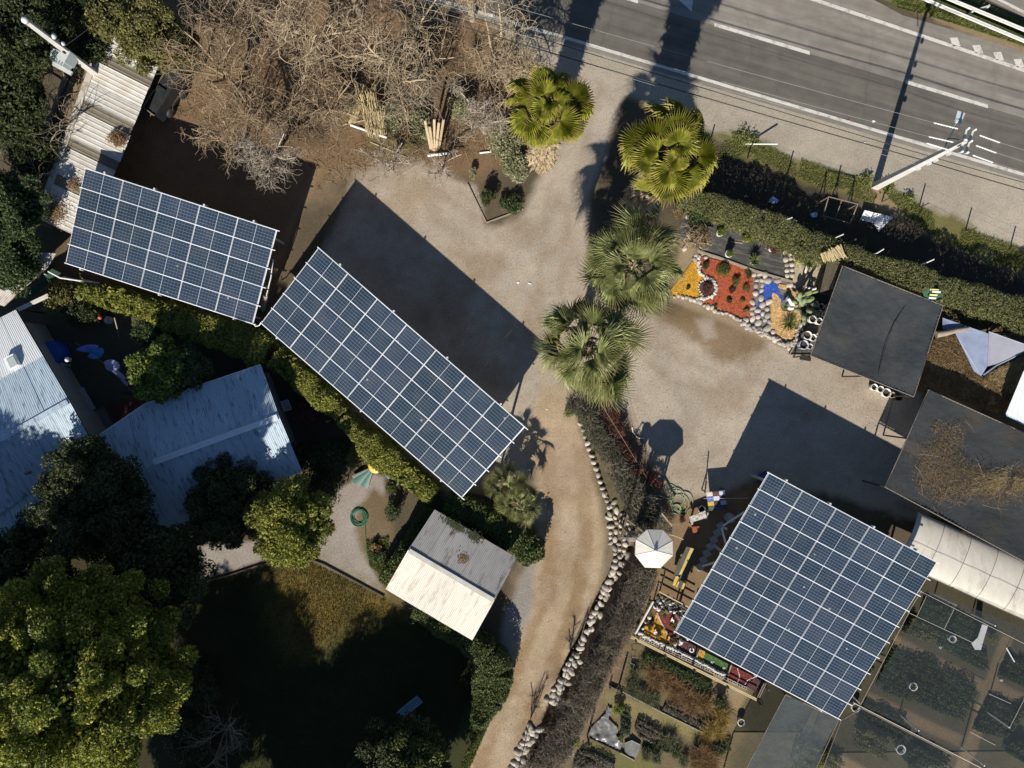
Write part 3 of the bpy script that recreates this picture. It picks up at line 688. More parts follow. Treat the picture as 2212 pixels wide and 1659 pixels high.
for k in range(3):
    a, b2 = P(*rods[k][0], hT - .1), P((1239, 1190, 1160)[k] - 700, ((52, 80, 92)[k]) - 203, hT - .4)
    wire('power_wire', lab[k] + ', left of the pole', 'power wire', a, b2, .008, M_WIRE, .25, 'power wires along the road')
    a, b2 = P(*rods[k + 3][1], hT - .1), P(rods[k + 3][1][0] + 900, rods[k + 3][1][1] + 262, hT - .1)
    wire('power_wire', lab[k] + ', right of the pole', 'power wire', a, b2, .008, M_WIRE, .25, 'power wires along the road')
for k, (h, q0, q1, lb, mt, r) in enumerate(((5.25, (1219, 120), (2212, 407), 'black telephone cable above the road shoulder, lower of two', M_CABLE, .03),
                                     (5.9, (1196, 83), (2212, 385), 'black telephone cable along the white edge line, upper of two', M_CABLE, .022),
                                     (4.5, (1360, 160), (1950, 352), 'thin pale bundled cable above the gravel shoulder', M_WIRE, .009))):
    c0 = on_pole(h); a = P(q0[0] - 420, q0[1] - 122, h); e = P(q1[0] + 300, q1[1] + 88, h)
    wire('telephone_cable', lb + ', left of the pole', 'cable', a, c0, r, mt, .12, 'telephone cables along the road')
    wire('telephone_cable', lb + ', right of the pole', 'cable', c0, e, r, mt, .1, 'telephone cables along the road')
# transformer pole at the left
tb, tt = P(212, 164, 0), P(54, 44, 8.2)
tb = Vector((tt.x + .5, tt.y - .25, 0)); tq = P(220, 170, 2.75)
tp = thing('utility_pole', 'pale concrete pole with a grey transformer beside the corrugated shed', 'utility pole', (tq.x, tq.y, 0))
MB().beam(Vector((tq.x, tq.y, 0)), tt, .36, .28, w2=.20, h2=.17, up=Vector((.4, -.9, 0))).build('shaft', M_CONC, tp)
def on_tp(h): return Vector((tq.x, tq.y, 0)).lerp(tt, h / tt.z)
tcen = P(139, 121, 4.9); q = on_tp(4.9)
ax_ = (P(160, 130, 5) - P(120, 108, 5)).normalized()
up_t = Vector((0, 0, 1)); rz_ = math.atan2(ax_.y, ax_.x)
trf = MB().box(tcen, (.95, .62, .85), rz_).build('transformer', M('transformer_paint', (.50, .54, .53), .5, .08, 4), tp)
for k in range(6):
    MB().box(tcen + ax_ * (-.40 + .16 * k) - Vector((-ax_.y, ax_.x, 0)) * .42, (.05, .24, .7), rz_).build('cooling_fin', M_LAMP, trf)
for k in range(3):
    MB().lathe(tcen + ax_ * (-.28 + .28 * k) + Vector((-ax_.y, ax_.x, 0)) * .12 + Vector((0, 0, .42)), [(.0, 0), (.05, 0), (.08, .06), (.04, .1), (.07, .16), (.03, .24), (0, .26)], 8).build('bushing', M_CABLE, trf)
MB().box(tcen - Vector((-ax_.y, ax_.x, 0)) * .62 + Vector((0, 0, -.3)), (1.2, .22, .10), rz_).build('platform', M_STEELW, tp)
MB().beam(q, tcen, .10, .12).build('bracket', M_STEELW, tp)
MB().lathe(tt + Vector((0, 0, -.05)), [(.0, -.1), (.16, -.05), (.17, .1), (.1, .2), (0, .22)], 10).build('cap', M_INS, tp)
for h, s in ((6.4, .16), (5.7, .12)):
    MB().lathe(on_tp(h) + Vector((.16, .16, .05)), [(0, -.1), (s * .8, -.08), (s, .05), (s * .5, .14), (0, .16)], 8).build('insulator', M_INS, tp)
for k, (e0, e1, h) in enumerate((((0, -60), (0, 0), 7.6),)):
    pass
wire('power_wire', 'dark cable from the transformer pole over the shed roof', 'power wire', on_tp(5.6), P(430, -150, 6.5), .014, M_CABLE, .3)
# second pole at the left edge
lp = thing('concrete_pole', 'pair of slim pale poles rising at the far left edge', 'pole', P(106, 317))
for s in (-.13, .13):
    o = Vector((-.45 * s, .9 * s, 0)); MB().beam(P(106, 317) + o, P(-40, 238, 6.2) + o, .15, .15).build('shaft', M_CONC, lp)
for h in (3.2, 4.0, 4.8): MB().box(P(106, 317).lerp(P(-40, 238, 6.2), h / 6.2), (.1, .5, .06), R(-25)).build('crosspiece', M_STEELW, lp)
# guardrail: two steel beams on shared posts
gr = thing('guardrail', 'double white steel guardrail in the grass verge beside the road', 'guardrail', P(2110, 30))
def rail(a, b2, z):
    A, B_ = P(*a, z), P(*b2, z); d = (B_ - A); A -= d * .6; B_ += d * 1.2; d.normalize(); s = Vector((-d.y, d.x, 0))
    prof = [(-.04, -.16), (.03, -.11), (.03, -.05), (-.04, 0), (.03, .05), (.03, .11), (-.04, .16)]
    mb = MB(); mb.beam(A + Vector((0, 0, .02)), B_ + Vector((0, 0, .02)), .17, .03)
    V = [p + s * x + Vector((0, 0, z_)) for p in (A, B_) for x, z_ in prof]; n = len(prof)
    mb.add(V, [(i, i + 1, n + i + 1, n + i) for i in range(n - 1)]); mb.build('rail', M_STEELW, gr)
rail((2005, 0), (2212, 87), .78); rail((2059, 0), (2212, 63), .78)
for t in (-.3, .4, 1.1, 1.8):
    a, c = P(2005 + 207 * t, 87 * t), P(2059 + 153 * t, 63 * t)
    for q in (a, c): MB().box(q + Vector((0, 0, .37)), (.10, .12, .74), R(-20)).build('post', M_STEELW, gr)
    MB().beam(a + Vector((0, 0, .70)), c + Vector((0, 0, .70)), .07, .07).build('spacer', M_STEELW, gr)
# verge grass and weeds
M_GRASS = LEAF('verge_grass_blades', (.08, .11, .025), (.165, .195, .045), (.30, .27, .11), .25, .6, 1.5)
def grassy(name, uvs, n, L, wd, mat, lo=.0, seed=5, s=.5, z=.01, lean=.7):
    poly = poly_np(uvs); q = scatter(poly, n)
    if lo > 0: q = q[fbm(q[:, 0], q[:, 1], s, seed, 3) > lo]
    return blades(name, q, L, wd, mat, lean=lean, z=z, kind='stuff')
verge = [(1550, 285), (1600, 285), (1690, 332), (1790, 362), (1870, 392), (1895, 425), (1880, 440), (1760, 402), (1640, 350), (1545, 335)]
grassy('verge_grass', verge, 9000, .10, .026, M_GRASS, .44)
grassy('verge_grass', [(1905, 400), (1950, 420), (1985, 445), (2070, 490), (2140, 512), (2260, 556), (2260, 600), (2130, 560), (2030, 520), (1960, 470), (1920, 430)], 9000, .11, .026, M_GRASS, .42, 9)
grassy('verge_grass', [(1915, -20), (2010, 8), (2240, 105), (2212, 100), (2040, 45), (1935, 16)], 9000, .22, .028, M_GRASS, .2, 7)
grassy('verge_grass', [(2010, -12), (2060, -12), (2230, 68), (2230, 88)], 7000, .3, .028, M_GRASS)
for k, (u, v, r, n) in enumerate(((1605, 300, .42, 420), (1625, 305, .3, 260), (1868, 390, .35, 300), (1915, 405, .35, 320), (1960, 432, .3, 260))):
    b3 = P(u, v); q = np.array([b3.x, b3.y, .2]) + rng.normal(size=(n, 3)) * np.array([r * .5, r * .5, .12]); q[:, 2] = np.abs(q[:, 2])
    V, F = leaf_arrays(q, .13, .7, .55); o = thing('verge_weed', 'x', 'weed', b3); obj_np('foliage', V, F, M_GRASS, o)
    tag(o, ('green weed clump at the foot of the leaning white post', 'smaller weed clump just right of the leaning white post', 'low weed clump left of the tall power pole foot', 'low weed clump right of the tall power pole foot', 'weed clump farther right of the power pole foot')[k], 'weed', 'weeds in the road verge')
# leaning white post and the wire fence of dark posts
lw = thing('leaning_post', 'white post leaning to the right over the verge grass', 'post', P(1610, 311))
MB().tube([P(1610, 311, .0), P(1680, 311, 1.25)], .05, 8).build('post', M_INS, lw)
wf = thing('wire_fence', 'low wire fence of thin dark posts along the verge', 'fence', P(1800, 405))
M_DWOOD = M('dark_wood', (.07, .055, .042), .9, .3, 8)
fp = [(1530, 320), (1614, 343), (1700, 377), (1803, 408), (1905, 436), (1985, 448), (2085, 500), (2180, 540), (2260, 575)]
for u, v in fp: MB().box(P(u, v) + Vector((0, 0, .55)), (.06, .06, 1.1), R(20)).build('post', M_DWOOD, wf)
for z in (.4, .75, 1.05): MB().tube([P(u, v) + Vector((0, 0, z)) for u, v in fp], .003, 3).build('strand', M_DWOOD, wf)
# tipped sign, empty frame and litter in the ditch
M_BOARD = M('white_board', (.60, .62, .64), .6, .08, 3, stain=(.35, .36, .37), stain_at=(.6, .75))
sg = thing('fallen_sign', 'folded white sign board lying in the shaded ditch behind the hedge', 'sign', P(1893, 478))
MB().slab([P(1868, 454, .5), P(1896, 461, .55), P(1887, 482, .25), P(1858, 474, .2)], .04).build('board', M_BOARD, sg)
MB().slab([P(1897, 461, .55), P(1929, 469, .3), P(1898, 500, .15), P(1888, 483, .25)], .04).build('board', M_BOARD, sg)
for u, v in ((1870, 458), (1895, 465)): MB().box(P(u, v) + Vector((0, 0, .22)), (.05, .05, .44)).build('leg', M_GALV, sg)
MB().tube([P(1868, 462, .52), P(1880, 470, .40), P(1897, 463, .57)], .015, 4).build('strap', M_CABLE, sg)
fr = thing('sign_frame', 'empty rusty steel sign frame standing in the ditch', 'frame', P(1815, 470))
M_RUST = M('rusty_steel', (.20, .16, .13), .8, .3, 8)
c4_ = [P(1790, 425, 1.6), P(1853, 441, 1.6), P(1836, 482, .5), P(1778, 466, .5)]
for a, b2 in ((0, 1), (1, 2), (2, 3), (3, 0)): MB().beam(c4_[a], c4_[b2], .045, .045).build('bar', M_RUST, fr)
MB().beam(c4_[0].lerp(c4_[1], .45), c4_[3].lerp(c4_[2], .45), .03, .03).build('bar', M_RUST, fr)
for q in c4_: MB().box((q.x, q.y, q.z / 2), (.05, .05, q.z)).build('leg', M_RUST, fr)
def crumpled(name, label, cat, u, v, r, mat, z=.05, n=7, group=None, sq=.7):
    c_ = P(u, v); V = [(c_.x, c_.y, z + r * .35)]; 
    for i in range(n):
        a = 2 * math.pi * i / n; q = r * random.uniform(.6, 1.2); V.append((c_.x + q * math.cos(a), c_.y + q * math.sin(a) * sq, z + random.uniform(0, r * .3)))
    for i in range(n): V.append((V[i + 1][0], V[i + 1][1], max(.0, z - .05)))
    F = [(0, 1 + i, 1 + (i + 1) % n) for i in range(n)] + [(1 + i, 1 + n + i, 1 + n + (i + 1) % n, 1 + (i + 1) % n) for i in range(n)]
    return tag(MB().add(V, F).build(name, mat, None, c_), label, cat, group)
M_BAG = M('plastic_bag', (.62, .63, .66), .5, .1); M_BLUEW = M('blue_white_plastic', (.30, .38, .55), .5, .2)
crumpled('plastic_bag', 'crumpled pale bag in the ditch behind the tallest palm', 'litter', 1671, 433, .34, M_BLUEW)
crumpled('plastic_bag', 'small bluish bag in the ditch left of the frame', 'litter', 1756, 464, .24, M_BLUEW)
crumpled('paper_scrap', 'white scrap on the road shoulder below the edge line', 'litter', 1867, 309, .10, M_BAG, .02)
crumpled('paper_scrap', 'white scrap on the dark lane above the edge line', 'litter', 1887, 262, .12, M_BAG, .03)
crumpled('red_scrap', 'small red scrap beside the white edge line', 'litter', 1833, 260, .06, M('red_plastic', (.4, .03, .03), .5, .1), .03)
# ================================================================== HEDGES, TREES, SHRUBS
M_BARK = M('bark', (.17, .13, .095), .95, .35, 7, bmp=.6, bscale=18)
M_HEDGE_O = LEAF('hedge_olive', (.06, .07, .024), (.135, .14, .052), (.26, .25, .11), .2, .6, .9)
M_HEDGE_Y = LEAF('hedge_yellow_green', (.07, .09, .016), (.20, .215, .036), (.36, .345, .065), .25, .55, 1.0)
M_HEDGE_D = LEAF('hedge_dark_green', (.02, .038, .014), (.05, .08, .025), (.11, .14, .05), .2, .5, .9)
M_HEDGE_M = LEAF('hedge_mid_green', (.03, .05, .014), (.085, .115, .03), (.18, .195, .06), .22, .5, .9)
M_TREE_Y = LEAF('tree_yellow_green', (.035, .06, .010), (.16, .195, .026), (.46, .425, .06), .25, .5, .45)
M_TREE_D = LEAF('tree_dark_green', (.018, .027, .010), (.042, .056, .018), (.085, .098, .03), .15, .55, .6)
M_TREE_M = LEAF('tree_mid_green', (.03, .045, .012), (.085, .105, .026), (.17, .18, .045), .22, .5, .6)
M_PALE = LEAF('pale_variegated_leaf', (.09, .10, .04), (.26, .26, .14), (.46, .45, .28), .2, .55, 1.0)
M_LIME = LEAF('lime_leaf', (.06, .09, .014), (.15, .19, .03), (.24, .27, .06), .28, .45, .8)
M_REDLEAF = LEAF('red_brown_leaf', (.06, .022, .018), (.125, .045, .034), (.20, .09, .06), .2, .6, 1.2)
M_OLIVE = LEAF('olive_yellow_leaf', (.07, .07, .018), (.16, .15, .045), (.27, .25, .09), .22, .6, .9)
M_DRY = LEAF('dry_leaf', (.12, .075, .035), (.24, .155, .075), (.38, .27, .14), .2, .7, 1.0)
M_TWIG = M('twig_tan', (.37, .29, .19), .9, .25, 3, island=.35)
M_TWIG_G = M('twig_grey', (.33, .28, .22), .9, .25, 3, island=.35)
M_TWIG_B = M('twig_brown', (.29, .215, .135), .9, .25, 3, island=.4)
M_TWIG_D = M('twig_dead_grey', (.205, .172, .13), .9, .3, 3, island=.45)
def hedge(label, line, width, h, n, size, mat, rough=.18, stems=True, group=None, name='hedge', aspect=.55, gap=0.0, zmin=.1):
    """line: measured along the hedge's top centre; leaves fill the outer shell of a rounded box"""
    q = np.array([P(u, v, h) for u, v in line]); seg = np.sqrt((np.diff(q[:, :2], axis=0) ** 2).sum(1)); cum = np.concatenate([[0], np.cumsum(seg)])
    s = rng.uniform(0, cum[-1], n); x = np.interp(s, cum, q[:, 0]); y = np.interp(s, cum, q[:, 1]); i = np.clip(np.searchsorted(cum, s) - 1, 0, len(seg) - 1)
    d = np.diff(q[:, :2], axis=0) / seg[:, None]; nx_, ny_ = -d[i, 1], d[i, 0]
    w_ = np.interp(s, cum, np.linspace(0, 1, len(line))) if not np.isscalar(width) else None
    W = width if np.isscalar(width) else np.interp(s, cum, width)
    lump = fbm(x, y, .9, 13, 3) - .5; hh = h * (1 + lump * rough * 1.6)
    W = W * (1 + (fbm(x, y, .7, 23, 3) - .5) * rough * 2.2)
    top = rng.uniform(0, 1, n) < .62
    off = np.where(top, rng.uniform(-1, 1, n), np.sign(rng.uniform(-1, 1, n)) * rng.uniform(.8, 1.05, n)) * W / 2
    e = np.abs(off) / (W / 2)
    zt = hh * (1 - .20 * e ** 4) - np.abs(rng.normal(0, .11, n)); z = np.where(top, zt, rng.uniform(zmin, 1, n) ** .8 * zt)
    pts = np.stack([x + nx_ * off, y + ny_ * off, np.maximum(z, .05)], 1) + rng.normal(0, .03, (n, 3))
    if gap > 0: pts = pts[fbm(pts[:, 0], pts[:, 1], .8, 41, 3) > gap]
    base = Vector((q[len(q) // 2][0], q[len(q) // 2][1], 0)); root = thing(name, label, 'hedge', base, group)
    V, F = leaf_arrays(pts, size, .55, aspect); obj_np('foliage', V, F, mat, root)
    tb_ = Tubes(); tips = []
    for t in np.arange(.3, cum[-1], .8):
        p = np.array([np.interp(t, cum, q[:, 0]), np.interp(t, cum, q[:, 1]), 0]); Wt = width if np.isscalar(width) else np.interp(t, cum, width)
        for a in range(4):
            dd = np.array([random.uniform(-.5, .5), random.uniform(-.5, .5), 1]); tb_.add(wiggle(p, dd, h * .85, 6, .12), .035, .012)
    for t in np.arange(.1, cum[-1], .22):   # stray shoots
        p = np.array([np.interp(t, cum, q[:, 0]), np.interp(t, cum, q[:, 1]), h * random.uniform(.75, .95)]) + np.array([random.uniform(-.5, .5), random.uniform(-.5, .5), 0]); sh_ = wiggle(p, (random.gauss(0, .6), random.gauss(0, .6), 1), random.uniform(.3, .6), 5, .15); tb_.add(sh_, .010, .004, 3); tips.append(sh_[2:].repeat(2, 0))
    tb_.build('stems', M_BARK, root)
    k = rng.uniform(0, cum[-1], n // 3); kx = np.interp(k, cum, q[:, 0]); ky = np.interp(k, cum, q[:, 1]); i = np.clip(np.searchsorted(cum, k) - 1, 0, len(seg) - 1)
    Wk = width if np.isscalar(width) else np.interp(k, cum, width); oo = rng.uniform(-.42, .42, len(k)) * Wk
    V, F = leaf_arrays(np.stack([kx - d[i, 1] * oo, ky + d[i, 0] * oo, rng.uniform(.1, .8, len(k)) * h], 1), size * 2.2, .3, .8); obj_np('inner_foliage', V, F, mat, root)
    if tips: tp = np.concatenate(tips); V, F = leaf_arrays(tp + rng.normal(0, .03, tp.shape), size * 1.1, .4, aspect); obj_np('shoot_leaves', V, F, mat, root)
    return root
def tree(label, u, v, h, rad, n, k, cr, size, mat, trunk=.22, name='leafy_tree', flat=.8, zr=None, aspect=.45, shell=.55, group=None, base=None, cat='tree', outward=.0):
    """u, v, h: the crown's centre in plan and its height; trunk with limbs reaching the clumps"""
    c_ = P(u, v, h); zr = rad * .75 if zr is None else zr
    b3 = Vector((c_.x, c_.y, 0)) if base is None else P(*base)
    root = thing(name, label, cat, b3, group)
    pts, cc = clump_points(c_, (rad, rad, zr), n, k, cr, shell, flat)
    pts = pts[pts[:, 2] > .1]
    if outward: V, F = leaf_arrays(pts, size, .4, aspect, crown_dirs(pts, c_) * outward + np.array([0, 0, .3]), .5)
    else: V, F = leaf_arrays(pts, size, .5, aspect)
    obj_np('crown', V, F, mat, root)
    ip = unit(rng.normal(size=(n // 2, 3))) * (rng.uniform(0, 1, (n // 2, 1)) ** .4) * np.array([rad * .8, rad * .8, zr * .7]) + np.array(c_); ip = ip[ip[:, 2] > .3]
    V, F = leaf_arrays(ip, size * 1.5, .4, .7); obj_np('inner_foliage', V, F, mat, root)
    tb_ = Tubes(); fork = np.array([c_.x, c_.y, max(.5, h - zr * .8)]); b4 = np.array([b3.x, b3.y, 0])
    tr_ = np.stack([b4 + (fork - b4) * t + np.array([math.sin(t * 4) * .06, math.cos(t * 3) * .05, 0]) for t in np.linspace(0, 1, 7)])
    T2 = Tubes(); T2.add(tr_, trunk, trunk * .6, 8); T2.build('trunk', M_BARK, root)
    for q in cc[::max(1, len(cc) // 26)]:
        m_ = (fork + q) / 2 + np.array([0, 0, -.15 * zr]) + rng.normal(size=3) * .15
        tb_.add(np.stack([fork, fork * .5 + m_ * .5, m_, m_ * .5 + q * .5, q]), trunk * .38, .02, 5)
    tb_.build('branch', M_BARK, root)
    return root
def shrub(label, u, v, h, rad, n, size, mat, name='shrub', cat='shrub', group=None, k=9, z=0.0, aspect=.5, flat=.9):
    g_ = P(u, v, h * .6); b3 = Vector((g_.x, g_.y, z)); root = thing(name, label, cat, b3, group)
    pts, cc = clump_points((g_.x, g_.y, z + h * .5), (rad * .7, rad * .7, h * .42), n, k, rad * .45, .3, flat); pts = pts[pts[:, 2] > z + .03]
    V, F = leaf_arrays(pts, size, .55, aspect); obj_np('foliage', V, F, mat, root)
    tb_ = Tubes()
    for q in cc: tb_.add(np.stack([np.array(b3), (np.array(b3) + q) / 2 + rng.normal(size=3) * .03, q]), max(.012, rad * .04), .006)
    tb_.build('stem', M_BARK, root); return root
def bare_tree(label, u, v, h, rad, nl, ns, nt_, mat, curl=.35, droop=.12, r0=.15, tw=.017, base=None, name='bare_tree', start=.35, group=None, up=.5, tlen=.42, steps=11, cat='tree'):
    """leafless tree: limbs, wandering branches and curling twigs; u, v, h measured at the crown's middle"""
    c_ = P(u, v, h * .75); b3 = np.array([c_.x, c_.y, 0]) if base is None else np.array(P(*base))
    root = thing(name, label, cat, b3, group); f = b3 + (np.array([c_.x, c_.y, 0]) - b3) * .4 + np.array([0, 0, h * start])
    T = Tubes(); T.add(np.stack([b3 + (f - b3) * t for t in np.linspace(0, 1, 5)]) + rng.normal(size=(5, 3)) * .02, r0, r0 * .75, 8); T.build('trunk', M_BARK if mat is M_TWIG_B else M_TWIG_G, root)
    L = Tubes(); B_ = Tubes(); W = Tubes()
    for i in range(nl):
        a = 2 * math.pi * (i + random.uniform(-.3, .3)) / nl; o = rad * random.uniform(.45, .95)
        tgt = np.array([c_.x + math.cos(a) * o, c_.y + math.sin(a) * o, h * random.uniform(.7, 1.0)]); d = tgt - f; ln = np.linalg.norm(d)
        p = wiggle(f, d + np.array([0, 0, up * ln * .4]), ln * .95, 9, curl * .3, 0.10); L.add(p, r0 * .55, .03, 5)
        for j in range(ns):
            t = random.uniform(.2, 1.0); q = p[int(t * 8)]; dd = d / ln + rng.normal(size=3) * .75 + np.array([0, 0, .35]); 
            bl = rad * random.uniform(.35, .7); s_ = wiggle(q, dd, bl, 10, curl * .65, droop); B_.add(s_, .028, .010, 4)
            for k in range(nt_):
                q2 = s_[random.randrange(3, 10)]; d3 = (s_[-1] - s_[0]) / bl + rng.normal(size=3) * .8
                W.add(wiggle(q2, d3, rad * tlen * random.uniform(.5, 1.2), steps, curl, droop * 1.5), tw, tw * .45, 3)
    L.build('limb', mat, root); B_.build('branch', mat, root); W.build('twig', mat, root)
    return root
# --- hedges
hedge('long clipped olive hedge between the road ditch and the rock garden', [(1478, 418), (1560, 442), (1660, 478), (1760, 522), (1850, 552), (1950, 590), (2050, 622), (2150, 655), (2300, 700)], [1.2, 1.5, 1.55, 1.4, 1.2, 1.4, 1.7, 1.9, 1.9], 2.5, 46000, .085, M_HEDGE_O, .38, gap=.24)
hedge('yellow-green hedge behind the first solar carport by the shaded yard', [(160, 625), (230, 640), (300, 662), (380, 690), (450, 712), (520, 738), (575, 765)], [1.2, 1.5, 1.6, 1.4, 1.5, 1.7, 1.6], 2.2, 26000, .14, M_HEDGE_Y, .6, gap=.22)
hedge('yellow-green hedge along the low edge of the longest carport', [(590, 772), (640, 810), (690, 855), (735, 895)], [1.5, 1.6, 1.5, 1.0], 2.2, 15000, .13, M_HEDGE_Y, .5, gap=.2)
hedge('yellow-green hedge from the red bush down to the small shed', [(738, 905), (790, 955), (840, 1000), (890, 1040), (935, 1075)], [1.0, 1.5, 1.6, 1.5, 1.3], 2.1, 16000, .13, M_HEDGE_Y, .5, gap=.2)
hedge('dark green hedge behind the small white-roofed shed', [(965, 1085), (1030, 1110), (1090, 1150), (1140, 1185), (1155, 1215)], [1.2, 1.4, 1.4, 1.6, 1.2], 1.9, 15000, .13, M_HEDGE_M, .35)
hedge('dark green hedge on the path side of the small shed', [(930, 1105), (900, 1160), (865, 1215), (835, 1265)], [1.1, 1.3, 1.3, 1.1], 1.3, 9000, .12, M_HEDGE_M, .35)
hedge('clipped hedge curving from the small shed along the lawn', [(895, 1322), (950, 1358), (1010, 1390), (1050, 1420), (1066, 1460), (1055, 1520), (1030, 1570)], [1.0, 1.2, 1.4, 1.9, 2.2, 1.9, 1.0], 1.9, 26000, .11, M_HEDGE_M, .3)
# --- trees and big shrubs, lower left
tree('largest broad tree with yellow-green clumps at lower left', 165, 1450, 9.2, 5.35, 125000, 250, .57, .175, M_TREE_Y, .38, zr=5.6, shell=.66, outward=.9, flat=.75)
tree('dark round tree standing against the blue house roofs', 205, 1080, 5.2, 3.2, 40000, 110, .6, .17, M_TREE_D, .26, zr=2.1)
tree('dark tree in the shade between the house and the largest tree', 330, 1230, 5.0, 3.0, 20000, 70, .7, .17, M_TREE_D, .24)
tree('feathery yellow-green tree beside the gravel path', 622, 1125, 4.2, 2.25, 30000, 80, .5, .17, M_HEDGE_Y, .18, zr=1.9, outward=.8)
tree('dark bushy tree between the house roof and the feathery tree', 495, 1085, 3.4, 2.5, 22000, 60, .5, .15, M_TREE_D, .18)
tree('dark tree in the shaded lawn at the bottom edge', 870, 1655, 4.0, 2.7, 22000, 70, .6, .17, M_TREE_D, .22, zr=2.2)
tree('yellow-tipped tree at the bottom edge by the lawn', 900, 1650, 5.2, 1.6, 9000, 34, .45, .17, M_TREE_M, .18, outward=.8)
def at_ground(su, sv, h):     # a tree's plan position solved back from where its shadow should fall
    gu, gv = su - 48.8 * h * .262, sv + 48.8 * h * .965 * .985; k = HC / (HC - h); return CU + (gu - CU) * k, CV + (gv - CV) * k
for su, sv, h, r, lb in ((440, 1590, 8.0, 3.6, 'unseen tall tree shading the bottom left of the lawn'), (520, 1410, 9.0, 4.2, 'unseen tall tree shading the left half of the lawn'), (850, 1490, 8.5, 4.0, 'unseen tall tree shading the right half of the lawn'), (690, 1570, 8.5, 4.0, 'unseen tall tree shading the middle of the lawn'), (985, 1530, 6.0, 1.6, 'unseen tree shading the lawn edge beside the track'),  # unseen trees put in for their shade, crowns shaped to suit it
        (85, 890, 10.0, 4.8, 'unseen tall tree shading the left house from below'), (30, 1010, 10.0, 4.4, 'unseen tall tree shading the house from the lower left'), (195, 885, 9.5, 2.6, 'unseen slim tree shading the yard by the left house'), (330, 1000, 8.0, 3.0, 'hidden tree behind the largest tree, placed for its shade')):
    tree(lb, *at_ground(su, sv, h), h, r, int((1700 if sv > 1300 else 1300) * r * r), int(6 * r * r), .75, .22, M_TREE_D, .3, zr=r * (.55 if sv > 1300 else .42))
bare_tree('leafless pale tree in the dark at the bottom of the lawn', 470, 1600, 3.6, 2.2, 6, 6, 5, M_TWIG_D, .22, .05, .06, .010)
tree('dark bushy tree added for shade at the left edge between the house and the largest tree', 60, 1225, 3.6, 2.9, 17000, 60, .6, .17, M_TREE_D, .2, zr=1.9)  # added to darken soil that would lie in the sun
tree('round lime-green tree in the shaded yard', 345, 800, 3.0, 1.75, 9000, 40, .42, .17, M_LIME, .15, zr=1.4, aspect=.8)
tree('small dark tree against the lime-green tree', 398, 800, 2.6, 1.5, 7000, 30, .4, .16, M_HEDGE_D, .14)
shrub('bright green bush under the long yard hedge', 312, 722, 1.9, 1.05, 3600, .14, M_HEDGE_D, k=14)
shrub('olive bush at the top corner of the shaded yard', 135, 645, 2.0, 1.25, 4200, .14, M_OLIVE, k=14)
shrub('dark bush beside the olive bush in the shaded yard', 180, 668, 1.7, 1.3, 4200, .14, M_TREE_D, k=14)
shrub('dark red shrub behind the house by the carport hedge', 660, 895, 1.8, .85, 2200, .12, M_REDLEAF, k=10)
shrub('red-brown bush at the bend of the hedge', 722, 898, 1.6, .55, 1500, .11, M_REDLEAF, k=8)
shrub('dark bush in the shade right of the house', 700, 985, 1.8, 1.6, 5200, .14, M_TREE_D, k=18)
shrub('dark leafy bush below the red shrub', 640, 985, 1.6, 1.3, 4000, .14, M_TREE_D, k=16)
shrub('olive bush beside the yellow swing seat', 772, 985, 1.8, .95, 3000, .12, M_OLIVE, k=12)
shrub('dark bush above the gravel path', 690, 1050, 1.9, 1.5, 5000, .14, M_TREE_D, k=18)
shrub('small green bush in the bed by the path', 850, 1105, 1.0, .6, 1600, .10, M_HEDGE_D, k=9)
shrub('low green bush in the bed below the hose', 845, 1055, 1.0, .5, 1300, .10, M_TREE_M, k=8)
shrub('dark shrub added as shade on the lawn edge against the largest tree', 425, 1480, 1.6, 1.4, 5000, .15, M_TREE_D, k=16)  # this shrub and the next are dark filler where the lawn lies in shade
shrub('dark shrub added as shade at the bottom between the largest tree and the lawn', 400, 1600, 1.8, 1.5, 5000, .15, M_TREE_D, k=16)
shrub('low grassy plant at the tip of the path bed', 815, 1205, .5, .55, 900, .10, M_HEDGE_D, k=8)
shrub('reddish dry plant in the middle of the path bed', 812, 1185, .5, .4, 500, .10, M_DRY, k=6)
# --- left edge
for k, (u, v, h, r, n, mt, lb) in enumerate(((30, 60, 5.5, 2.6, 15000, M_TREE_D, 'dark conifer in the top left corner'), (120, 25, 4.5, 2.2, 12000, M_TREE_D, 'dark bushy tree above the transformer pole'),  # dark leaf colour stands in for the shade along this edge
        (20, 215, 4.5, 2.4, 13000, M_TREE_D, 'dark tree at the left edge below the transformer'), (70, 330, 3.0, 1.5, 7000, M_TREE_D, 'dark bush by the shed below the slim poles'),
        (15, 455, 4.0, 2.3, 13000, M_HEDGE_D, 'green tree at the left edge beside the rusted shed end'), (25, 560, 3.2, 1.8, 9000, M_HEDGE_D, 'green bush at the left edge above the small roof'),
        (180, 100, 3.2, 1.2, 5000, M_TREE_D, 'dark shrub between the pole and the shed ridge'))):
    tree(lb, u, v, h, r, n, 46, .5, .17, mt, .2)
bare_tree('grey leafless tree in front of the dark trees at left', 95, 250, 4.5, 2.6, 6, 6, 5, M_TWIG_D, .16, .05, .10)
bare_tree('grey leafless tree at the left edge beside the shed', 50, 390, 4.0, 2.0, 6, 6, 5, M_TWIG_D, .16, .05, .09)
bare_tree('brown leafless tree behind the transformer pole', 60, 120, 5.5, 2.4, 6, 6, 5, M_TWIG_B, .16, .05, .1)
tree('olive evergreen overhanging the top of the shed', 330, 75, 3.6, 2.1, 15000, 46, .5, .14, M_OLIVE, .2, zr=1.5, aspect=.6)
tree('olive evergreen left of the shed top', 222, 20, 4.0, 1.6, 8000, 30, .45, .14, M_OLIVE, .16, aspect=.6)
tree('smaller olive evergreen above the black trailer', 395, 105, 2.8, 1.1, 5000, 22, .35, .13, M_OLIVE, .12, aspect=.6)
